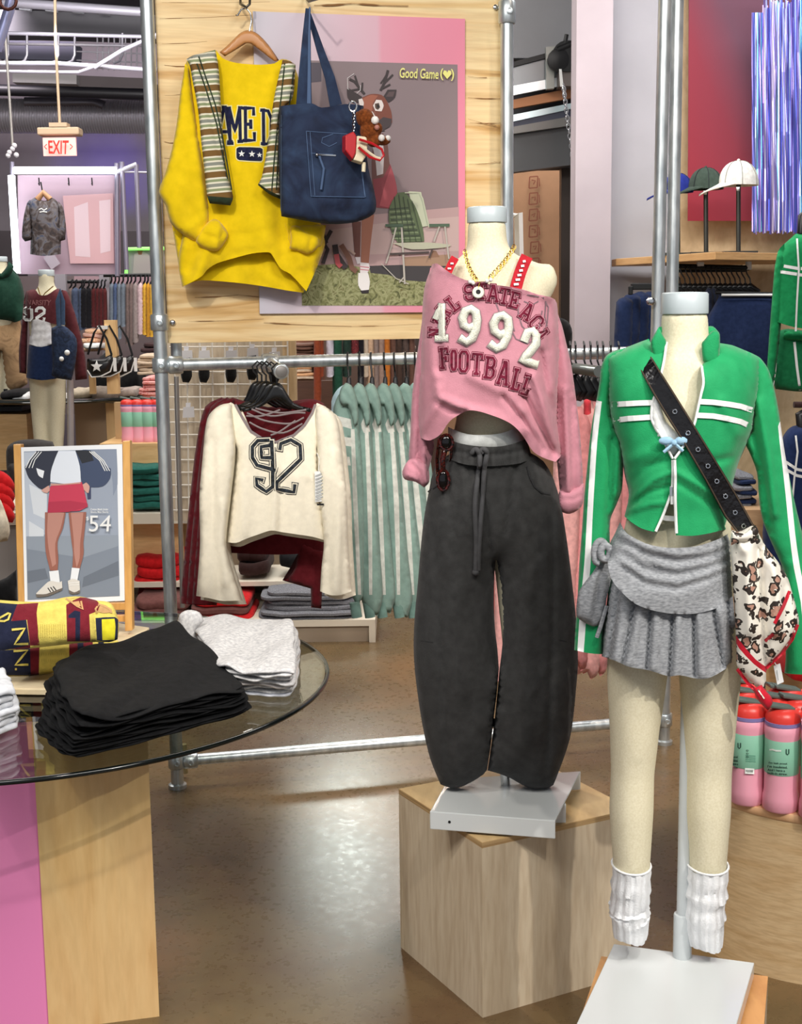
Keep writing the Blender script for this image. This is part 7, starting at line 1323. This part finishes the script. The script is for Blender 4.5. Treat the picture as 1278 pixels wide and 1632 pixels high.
MB().hexa(qq,[v+Z_(zf-.012) for v in qq]).build('box_body',PLYV,pln); MB().hexa([v+Z_(zf-.012) for v in qq],[v+Z_(zf) for v in qq]).build('top_board',wood('orange ply top',[(.3,'#c98d52'),(.7,'#dba568')],(3,1,1)),pln)
pcx = PZ(1087,1524,gz); MB().lathe(pcx,[(.018,0),(.018,.085),(.017,.088),(.0125,.089),(.0125,.60)],24).build('support_pole',M('pale grey pole','#c6ccce',.3),m2,True)
MB().lathe(PZ(1083,1070,gz+.52) if 0 else pcx+Z_(.55),[(.013,0),(.013,.05)],16).build('pole_tip',CHR,m2,True)
# slouched leg warmers
LW = cloth('white rib knit','#eceef0',.05,50,.5); 
for i,(L,lab) in enumerate([([(1006,1378,31),(1007,1388,31),(1006,1398,30),(1005,1412,33),(1005,1420,30),(1004,1434,32),(1003,1441,30),(1003,1447,34),(1003,1453,31),(1003,1458,33),(1004,1466,30),(1004,1480,29),(1004,1490,27)],'left white ribbed leg warmer slouched above the base'),([(1127,1377,33),(1127,1390,33),(1126,1398,34),(1126,1408,31),(1125,1418,34),(1125,1424,35),(1124,1432,31),(1123,1444,31),(1123,1456,34),(1122,1464,31),(1122,1478,31),(1123,1492,29),(1124,1502,27)],'right white ribbed leg warmer slouched above the base')]):
    mb = MB(); v = []; n = 72
    for j,(x,y,w_) in enumerate(L):
        c = P(x,y,YN)
        for k in range(n): a = 2*math.pi*k/n; rr = 1+.03*(1 if k%6<4 else -1); v.append(c+Vector((math.cos(a)*w_*s2*rr,math.sin(a)*w_*s2*1.42*rr,.003*math.sin(a*3+j*1.7))))
    f = [(j*n+k,j*n+(k+1)%n,(j+1)*n+(k+1)%n,(j+1)*n+k) for j in range(len(L)-1) for k in range(n)]; f.append(tuple(range((len(L)-1)*n,len(L)*n)))
    mb.add(v,f); t = thing('leg_warmer',lab,'leg warmer',P(L[-1][0],L[-1][1],YN),'white leg warmers'); mb.build('ribbed_tube',LW,t,True)
    x,y,w_ = L[0]; c = P(x,y,YN); tubeo('top_edge',[c+Vector((math.cos(a)*w_*s2*1.03,math.sin(a)*w_*s2*1.44,.001)) for a in [k*.2618 for k in range(24)]],.0022,LW,t,closed=True,n=6)
# bralette
z7g = lambda *L: [(900+x/3.381,440+y/3.381) for x,y in L]; z8g = lambda *L: [(900+x/3.381,800+y/3.381) for x,y in L]
br = thing('bralette','white lace bralette with a pale blue bow in the jacket opening','bra',P(1075,720,YN-.1))
sheet('lace_cup',z7g((480,640),(500,620),(520,700),(545,780),(600,840),(650,900),(620,960),(575,980),(520,920),(470,800),(462,700)),PL(YN-.088),cloth('white lace','#e9ecea'),br,.012,g=5); ribbon('band',[(1040,822),(1062,826),(1080,827),(1100,826)],8,YN-.088,WHT,br,.004)
BLB = cloth('pale blue satin','#9cc3dd'); bc = P(1074,706,YN-.112)
for sx in (-1,1): MB().ball(bc+Vector((.014*sx,0,.004)),.011,10,1.2,.5,.7).build('bow_loop',BLB,br,True)
tubeo('bow_tail',[bc,bc+Vector((-.018,0,-.016))],.003,BLB,br,n=6); tubeo('bow_tail',[bc,bc+Vector((.016,0,-.014))],.003,BLB,br,n=6); MB().ball(bc,.006,8).build('bow_knot',BLB,br,True)
# green jacket
WS = M('white tape','#eef0ef',.6)
KG_ = cloth('kelly green jersey','#12975a',.05,45,.25,.7,.2); jk = thing('track_jacket','kelly green zip track jacket with white stripes on the front mannequin','jacket',P(1090,850,YN)); JP = PL(YN,0,1090)
JM = KG_; sheet('jacket_body',[(1036,545),(1050,548),(1061,543),(1059,570),(1054,594),(1045,623),(1038,647),(1037,668),(1045,683),(1054,697),(1063,716),(1072,731),(1073,760),(1069,783),(1058,815),(1043,848),(1022,842),(1006,832),(995,823),(1002,789),(996,760),(991,733),(987,708),(980,690),(974,670),(970,640),(968,600),(966,568),(985,560),(1000,553),(1020,545),(1034,540)],JP,JM,jk,.125,k=1.5,kb=.9,g=5,res=70,open_=[(1,15),(15,18)],keep=45,key='jl',
  wr=[(.002,.05,.05,1)],folds=[([(1070,752),(1040,765),(1002,800)],.007,4),([(1066,775),(1035,785),(1000,808)],-.007,4),([(1062,800),(1030,805),(1000,815)],.006,4),([(1060,735),(1030,745),(1000,775)],-.005,5),([(974,612),(984,596),(1014,585)],-.0025,1.6),([(1055,700),(1040,720),(1000,735)],.006,10)])
sheet('jacket_body',[(1120,545),(1128,548),(1136,548),(1142,546),(1148,547),(1166,550),(1184,557),(1204,566),(1212,574),(1210,620),(1203,660),(1199,685),(1188,712),(1176,740),(1167,774),(1162,802),(1160,828),(1159,843),(1130,850),(1104,854),(1077,853),(1075,820),(1074,790),(1074,760),(1074,731),(1082,720),(1089,709),(1098,692),(1107,674),(1112,652),(1117,629),(1121,609),(1117,579)],JP,JM,jk,.125,k=1.5,kb=.9,g=5,res=70,open_=[(17,32),(0,0)],keep=45,key='jr',
  wr=[(.002,.05,.05,2)],folds=[([(1078,752),(1100,765),(1158,800)],.007,4),([(1080,770),(1110,790),(1150,815)],-.006,4),([(1185,560),(1195,600),(1200,640)],-.003,3),([(1150,570),(1181,591),(1197,623)],-.0025,1.6),([(1185,705),(1172,728),(1120,740)],-.008,6),([(1150,640),(1175,690)],.006,9)])
sheet('collar',[(1037,545),(1042,534),(1050,521),(1056,534),(1062,545),(1060,565),(1052,580),(1040,566)],PL(YN-.062),JM,jk,.008,k=.6,g=4,res=30,key='cl1'); sheet('collar',[(1118,548),(1124,540),(1134,528),(1142,527),(1147,533),(1147,556),(1146,575),(1132,580),(1120,576)],PL(YN-.062),JM,jk,.008,k=.6,g=4,res=30,key='cl2')
sheet('collar_back',[(1050,521),(1058,520),(1060,545),(1052,545)],PL(YN+.0),JM,jk,.02,g=4,res=20); sheet('collar_back',[(1124,521),(1136,520),(1146,530),(1136,545),(1122,545)],PL(YN+.0),JM,jk,.02,g=4,res=20)
sheet('sleeve',[(998,554),(980,559),(966,567),(958,585),(955,611),(950,640),(945,665),(940,700),(936,740),(931,790),(927,850),(923,900),(920,960),(917,1000),(915,1036),(938,1041),(962,1043),(963,1000),(966,950),(971,910),(972,870),(972,830),(982,805),(991,780),(993,740),(990,706),(980,680),(975,660),(974,625),(990,590)],PL(YN-.005),JM,jk,.062,k=1,g=5,res=80,key='js1',regions=[(WS,[(950,638),(959,640),(952,700),(948,760),(944,830),(941,900),(936,960),(930,1041),(920,1037),(925,960),(931,900),(935,830),(939,760),(943,700)])],open_=[(14,16)],folds=[([(975,700),(970,800),(966,900)],-.010,5),([(985,720),(980,790)],.006,4),([(950,900),(952,1030)],.006,7)],wr=[(.002,.06,.03,0)])
sheet('sleeve',[(1190,560),(1208,568),(1217,577),(1226,592),(1234,620),(1240,650),(1246,691),(1253,735),(1262,780),(1270,815),(1280,855),(1292,900),(1304,960),(1312,1030),(1312,1070),(1280,1075),(1250,1073),(1252,1045),(1250,980),(1248,910),(1236,880),(1225,855),(1214,824),(1209,790),(1206,753),(1196,725),(1188,706),(1196,690),(1200,660),(1196,610)],PL(YN-.005),JM,jk,.062,k=1,g=5,res=80,key='js2',regions=[(WS,[(1244,670),(1254,735),(1261,790),(1267,850),(1275,905),(1286,960),(1297,1030),(1297,1072),(1287,1072),(1276,960),(1265,905),(1258,850),(1252,790),(1246,735),(1240,680)])],open_=[(14,16)],folds=[([(1208,640),(1224,720),(1235,820)],.009,6),([(1200,690),(1218,780),(1228,850)],-.008,5),([(1262,900),(1268,1060)],.006,8),([(1225,620),(1240,700)],-.004,5)],wr=[(.002,.06,.03,1)])
KJ = ['jl','jr']
strokes('chest_stripe',[z7g((252,692),(330,688),(400,684),(472,682)),z7g((262,778),(340,768),(400,764),(466,760))],8.6,'jl',WS,jk,.003); strokes('chest_stripe',[z7g((725,676),(800,680),(880,690),(950,702),(1010,722)),z7g((715,750),(800,754),(880,768),(950,785),(1012,815))],8.6,'jr',WS,jk,.003)

def piping(L, key, r=.0024, nm='zip_tape', m=WS, off=.004): return tubeo(nm,[surf(key,x,y,off) for x,y in rndl(L)],r,m,jk,n=7)
piping([(1062,545),(1059,570),(1054,594),(1046,623),(1039,647),(1038.5,668),(1046,683),(1055,697),(1064,716),(1072,731)],'jl'); piping([(1120,547),(1118,579),(1121,609),(1117,629),(1112,652),(1107,674),(1099,692),(1090,709),(1083,720),(1075,731)],'jr')
piping([(1072,733),(1072,760),(1070,783),(1059,815),(1045,847)],'jl',.0026); piping([(1075,733),(1076,760),(1076,800),(1078,850)],'jr',.0028); 
zp = surf('jl',1070,780,.008); MB().box(zp+Vector((-.004,-.004,-.012)),zp+Vector((.004,0,.006))).build('zip_pull',CHR,jk,bevel=.001); MB().box(zp+Vector((-.002,-.005,-.026)),zp+Vector((.003,-.003,-.012))).build('zip_tag',WHT,jk)
# grey pleated wrap skirt
HG = heather('grey marl jersey','#7d8084','#a6a9ad',(120,120,330)); sk = thing('pleated_skirt','grey marl fold-over mini skirt with pleated hem and side tie','skirt',P(1075,1080,YN)); SKP = PL(YN-.005,0,1075)
plx = [(986,940,968,1050),(1012,962,990,1060),(1037,972,1030,1067),(1072,977,1066,1078),(1105,976,1107,1078),(1137,970,1152,1065),(1160,960,1170,1058)]
sheet('pleated_hem',[(972,915),(990,938),(1010,960),(1035,970),(1070,976),(1105,976),(1135,970),(1168,950),(1172,1000),(1175,1057),(1160,1064),(1134,1079),(1113,1082),(1083,1076),(1066,1078),(1033,1068),(1003,1063),(980,1053),(959,1046),(962,1000),(967,960)],SKP,HG,sk,.13,k=1.5,g=5,res=60,open_=[(0,8),(10,18)],keep=50,folds=[([(a,b),((a+c)/2,(b+d)/2),(c,d)],-.020,2.6) for a,b,c,d in plx]+[([(a+9,b+6),((a+c)/2+11,(b+d)/2),(c+12,d-3)],.009,8) for a,b,c,d in plx[:-1]],wr=[(.002,.05,.02,0)])
sheet('fold_over_yoke',[(988,832),(997,848),(1012,858),(1035,868),(1066,873),(1107,871),(1140,861),(1158,852),(1163,847),(1166,889),(1167,920),(1168,956),(1140,970),(1107,978),(1070,978),(1037,972),(1012,962),(992,945),(974,922),(968,890),(972,866),(980,850)],PL(YN-.008,0,1075),HG,sk,.14,k=1.7,g=5,res=64,open_=[(0,8),(11,19)],keep=50,
  folds=[([(988+i*1,850+i*11),(1030,872+i*12),(1080,884+i*11),(1130,878+i*9),(1164,862+i*9)],(.0055 if i%2==0 else -.0055),3.5) for i in range(6)]+[([(985,860),(1000,880),(1050,905)],-.006,3)],wr=[(.002,.03,.06,0)])
z8h = z8g
sheet('tie_panel',z8h((240,270),(255,330),(250,420),(225,520),(215,600),(185,660),(150,670),(90,640),(62,610),(70,500),(95,450),(150,380),(200,300)),PL(YN-.04),HG,sk,.025,g=5,folds=[(z8h((230,300),(190,430),(165,640)),-.006,4),(z8h((160,400),(120,620)),.005,4)])
tubeo('tie_loop',[P(x,y,YN-.06) for x,y in rndl(z8h((235,250),(200,210),(170,225),(158,270),(165,320),(185,330)))],.006,HG,sk,n=8); tubeo('tie_loop',[P(x,y,YN-.065) for x,y in rndl(z8h((240,250),(215,235),(195,260),(200,300),(230,310),(245,270),(235,240)))],.007,HG,sk,n=8); tubeo('tie_end',[P(x,y,YN-.05) for x,y in z8h((225,560),(190,680),(172,730))],.004,HG,sk,n=7)
# black strap and leopard scarf
st_ = thing('black_belt_strap','wide black patent strap with eyelets worn across the green jacket','strap',P(1180,850,YN-.12)); LBK = M('black patent leather','#151416',.22)
n_ = LBK.node_tree; mp = coords(n_,(70,70,70)); nz = nd(n_,'ShaderNodeTexNoise'); nz.inputs['Scale'].default_value = 1; n_.links.new(mp.outputs[0],nz.inputs['Vector']); bumpit(n_,n_.nodes['Principled BSDF'],nz.outputs[0],.5,.004)
lft = [(998,553),(1020,590),(1042,630),(1065,668),(1089,706),(1107,737),(1125,768),(1140,796),(1155,824),(1174,848)]; rgt = [(1025,547),(1040,571),(1054,594),(1075,627),(1095,659),(1116,693),(1137,727),(1156,758),(1175,789),(1202,838)]
mb = MB(); ks = ['jl','jr','js1']; N = 46; V_ = []; L_ = np.array(lft,float); R_2 = np.array(rgt,float)
def along(A, t): k = min(int(t*(len(A)-1)),len(A)-2); f_ = t*(len(A)-1)-k; return A[k]*(1-f_)+A[k+1]*f_
ys_ = []
for i in range(N):
    a = along(L_,i/(N-1)); b = along(R_2,i/(N-1)); c = (a+b)/2; y_ = YN-.09
    p = surf(ks,float(c[0]),float(c[1]),.006) if i < 36 else None; ys_.append(p.y if p is not None and p.y < YN-.01 else (ys_[-1] if ys_ else YN-.07))
for _ in range(40): ys_ = [ys_[0]]+[min(ys_[i],(ys_[i-1]+ys_[i+1])/2+.0) if 0 else (ys_[i-1]+2*ys_[i]+ys_[i+1])/4 for i in range(1,N-1)]+[ys_[-1]]
ys_ = [y-.012+(.075*(1-i/6)**2 if i<6 else 0) for i,y in enumerate(ys_)]
for i in range(N-1):
    qa = [along(L_,i/(N-1)),along(L_,(i+1)/(N-1)),along(R_2,(i+1)/(N-1)),along(R_2,i/(N-1))]; yy = [ys_[i],ys_[i+1],ys_[i+1],ys_[i]]; ft = [P(float(p[0]),float(p[1]),y) for p,y in zip(qa,yy)]; mb.hexa([v+Vector((0,.005,0)) for v in ft],ft)
mb.build('strap_band',LBK,st_,False)
for side,A in (('a',lft),('b',rgt)): tubeo('stitched_edge',[P(float(along(np.array(A,float)*.94+np.array((rgt if side=='a' else lft),float)*.06,i/(N-1))[0]),float(along(np.array(A,float)*.94+np.array((rgt if side=='a' else lft),float)*.06,i/(N-1))[1]),ys_[i]-.001) for i in range(N)],.0013,M('brown edge paint','#4a3d30',.6),st_,n=5)
for i,t_1 in enumerate((.13,.36,.47,.56,.65,.74,.83,.92,.985)):
    c = (along(L_,t_1)+along(R_2,t_1))/2; k = int(t_1*(N-1)); c_3 = P(float(c[0]),float(c[1]),ys_[k]-.003); tubeo('eyelet',[c_3+Vector((math.cos(a)*.0036,0,math.sin(a)*.0036)) for a in [j*.7854 for j in range(8)]],.0013,CHR,st_,closed=True,n=6)
def leopard():
    m, nt, bs = newmat('leopard satin'); L = nt.links; mp = coords(nt,(1,.3,1)); nz = nd(nt,'ShaderNodeTexNoise'); nz.inputs['Scale'].default_value = 60; L.new(mp.outputs[0],nz.inputs['Vector'])
    ma = nd(nt,'ShaderNodeMixRGB',blend_type='LINEAR_LIGHT'); ma.inputs[0].default_value = .012; L.new(mp.outputs[0],ma.inputs[1]); L.new(nz.outputs['Color'],ma.inputs[2])
    v = nd(nt,'ShaderNodeTexVoronoi'); v.inputs['Scale'].default_value = 46; v.inputs['Randomness'].default_value = .6; L.new(ma.outputs[0],v.inputs['Vector'])
    r = ramp(nt,v.outputs['Distance'],[(0,'#b58a78'),(.27,'#c39a86'),(.30,'#2e2622'),(.46,'#33291f'),(.49,'#efeade')],'CONSTANT')
    n2 = nd(nt,'ShaderNodeTexNoise'); n2.inputs['Scale'].default_value = 95; L.new(mp.outputs[0],n2.inputs['Vector']); gp2 = ramp(nt,n2.outputs[0],[(.33,(1,1,1)),(.35,(0,0,0))],'CONSTANT')
    mx = nd(nt,'ShaderNodeMixRGB'); L.new(gp2.outputs[0],mx.inputs[0]); L.new(r.outputs[0],mx.inputs[1]); mx.inputs[2].default_value = lin('#efeade'); L.new(mx.outputs[0],bs.inputs['Base Color']); bs.inputs['Roughness'].default_value = .45; return m
LEO = leopard(); RDT = cloth('crimson satin','#c51a30',.05,40,.1,.5); sf = thing('leopard_scarf','leopard print scarf with red border knotted to the black strap','scarf',P(1215,1110,YN-.1))
sheet('scarf_cloth',z8h((900,150),(930,165),(1020,120),(1050,180),(1090,250),(1140,310),(1180,370),(1205,420),(1220,470),(1245,560),(1262,640),(1250,700),(1230,740),(1170,820),(1090,900),(1085,960),(1082,1020),(1050,1010),(1000,970),(930,890),(925,800),(915,600),(905,450),(895,300),(888,225)),PL(YN-.10),LEO,sf,.05,k=.8,g=5,res=64,key='scarf',keep=45,regions=[(RDT,z8h((915,710),(960,770),(1030,850),(1095,895),(1090,925),(1020,875),(940,790),(918,745)))],
  folds=[(z8h((1050,250),(1055,450),(1070,700),(1085,900)),-.022,5),(z8h((1000,180),(985,400),(1000,700)),.012,10),(z8h((1120,330),(1150,500),(1130,700)),.014,8),(z8h((1190,450),(1200,650)),-.008,5),(z8h((930,200),(960,260)),.01,6)])
strokes('red_border',[z8h((1212,480),(1175,570),(1130,655)),z8h((1255,660),(1225,740),(1165,820),(1085,895)),z8h((1125,712),(1078,750)),z8h((928,900),(990,980),(1050,1040))],5.5,'scarf',RDT,sf,.002)
sheet('scarf_tip',z8h((1015,1005),(1060,985),(1085,1020),(1112,1050),(1120,1085),(1095,1125),(1060,1090),(1030,1050)),PL(YN-.12),RDT,sf,.02,g=4); sheet('scarf_knot',z8h((900,150),(960,170),(1000,140),(1030,125),(1045,170),(1010,210),(940,215),(895,235)),PL(YN-.13),LEO,sf,.03,g=4); strokes('tip_fold',[z8h((1040,1010),(1075,1060))],2,'scarf_tip',LEO,sf,.002) if 'scarf_tip' in BV else None
tg2 = thing('price_tag','white price tag dangling beside the leopard scarf','tag',P(1242,1080,YN-.08)); slab('card',z8h((1125,885),(1160,870),(1180,970),(1145,985)),PL(YN-.08),.001,WHT,tg2); flat('tag_print',[line(M('tag grey','#9aa0a2'),z8h((1142,905),(1150,960)),1)],PL(YN-.081),tg2,off=.001); tubeo('string',[P(*p,YN-.08) for p in z8h((1140,880),(1120,850))],.001,WHT,tg2,n=5)

# ---------------------------------------------------------------- drum table with pink bottles
DC = Vector((1.035,3.18,0)); DR = .335; DH = .405; dt = thing('drum_table','round plywood drum table carrying pink bottles, right edge','drum table',DC)
DV = wood('curved birch veneer',[(.3,'#d3b384'),(.5,'#dfc499'),(.75,'#cba878')],(2,2,14),.5,.6,.35)
MB().lathe(DC,[(DR,0),(DR,DH-.02)],96).build('drum_side',DV,dt,True); MB().lathe(DC,[(DR,DH-.02),(DR+.002,DH-.018),(DR+.002,DH-.002),(DR,DH)],96).build('drum_top',wood('peach ply top',[(.3,'#d9a87a'),(.7,'#ecc49a')],(4,1,1)),dt,True)
for dx,dz,ln in ((.0,.24,.05),(.05,.238,.07),(-.10,.20,.08),(.1,.16,.12),(-.02,.135,.15),(.12,.27,.05)):
    a0 = -math.pi/2+dx/DR; tubeo('veneer_crack',[DC+Vector((math.cos(a0+k*ln/DR/5)*(DR+.0003),math.sin(a0+k*ln/DR/5)*(DR+.0003),dz+.001*math.sin(k))) for k in range(6)],.0012,M('crack shade','#7a5a38',.9),dt,n=5)
bt = []
for i,(x,y,lab) in enumerate([(1243,1296,'front pink bottle at the right edge of the drum table'),(1190,1284,'front pink bottle beside the mannequin\'s knee')]): 
    bt.append(bottle(x,y,PZ(x,y,DH).y+.03,.262,lab,'pink bottles on the drum',rot=.15)); bt[-1].location.z = 0 if 0 else bt[-1].location.z
def place(b, v, lab): return dup(b, Vector(v)-b.location, lab)
B0 = bt[0]; p0 = Vector((B0.location.x,B0.location.y,DH)); p1 = Vector((bt[1].location.x,bt[1].location.y,DH)); B0.location = p0; bt[1].location = p1
dxv = (p0-p1); dxv.z = 0; st2 = dxv.normalized()*.082; bk = Vector((.012,.085,0))
for i,(v,lab) in enumerate([(p1+bk,'second row pink bottle directly behind the left front one'),(p1+bk+st2,'second row pink bottle behind the gap of the front pair'),(p0+bk+st2*.3+Vector((.02,0,0)),'second row pink bottle behind the right front one'),(p1+bk*2+st2*.2,'third row pink bottle on the left'),(p1+bk*2+st2*1.3,'third row pink bottle at the middle'),(p0+bk*2+st2*.5,'third row pink bottle at the right'),(p0+st2*1.05,'front row pink bottle cut by the right picture edge')]): place(B0,v,lab)
# label print on the two front bottles
INK = M('label ink','#21463b',.7); LGI = M('label soft ink','#5d9c84',.7); LWI = M('label white','#eef6f1',.6)
for b,cx,dy in ((B0,1243,0),(bt[1],1190,-10)):
    me = [c for c in b.children if c.name.startswith('paper_sleeve')][0]; bpy.context.view_layer.update(); vs_ = [me.matrix_world@v.co for v in me.data.vertices]; BV['lab%d'%cx] = (BVHTree.FromPolygons(vs_,[tuple(p.vertices) for p in me.data.polygons]),PL(b.location.y)); kk = 'lab%d'%cx
    b['L'] = tuple(b.location); pf = lambda x,y,kk=kk: surf(kk,x,y,.0012)
    x0 = cx-18 if cx==1243 else cx-23; 
    for j,s_ in enumerate(('I’m leak proof.','I’m insulated.','And I have a','built-in straw.')): text('label_text',s_,[(x0+(-2 if j else 0),1214+dy+j*5.4),(x0+30-(4 if j==2 else 0),1216+dy+j*5.4),(x0+30-(4 if j==2 else 0),1219.6+dy+j*5.4),(x0+(-2 if j else 0),1217.8+dy+j*5.4)] if cx==1243 else [(x0-8,1214+dy+j*5.4),(x0+9,1215+dy+j*5.4),(x0+9,1219+dy+j*5.4),(x0-8,1218+dy+j*5.4)],pf,INK,b,.02)
    if cx == 1243: strokes('label_heading',[[(cx-17,1195),(cx-12,1194.6),(cx-7,1196.4),(cx+2,1196.8)]],2.6,kk,LWI,b,.0014)
    q0 = 1255 if cx==1243 else 1178; strokes('label_logo',[[(q0-2,1194+dy),(q0-2,1201+dy),(q0,1203+dy),(q0+2,1201+dy),(q0+2,1194+dy)]],1.6,kk,INK,b,.0014)
    if cx == 1190:
        for j in range(4): strokes('fine_print',[[(1188,1204+j*3),(1204,1205+j*3)]],1,kk,LGI,b,.0014)
        decal('barcode_panel',[[(1187,1224),(1202,1225),(1202,1234),(1187,1233)]],kk,LWI,b,.0014,g=5,it=1,keep=10); strokes('barcode_bars',[[(1189+j*2,1227),(1189+j*2,1231)] for j in range(6)],.9,kk,BLK,b,.002)
        for j in range(3): strokes('label_icon',[[(1189,1196+j*5-dy*0),(1191,1195+j*5),(1193,1196+j*5),(1191,1198+j*5),(1189,1196+j*5)]],.7,kk,INK,b,.0014)
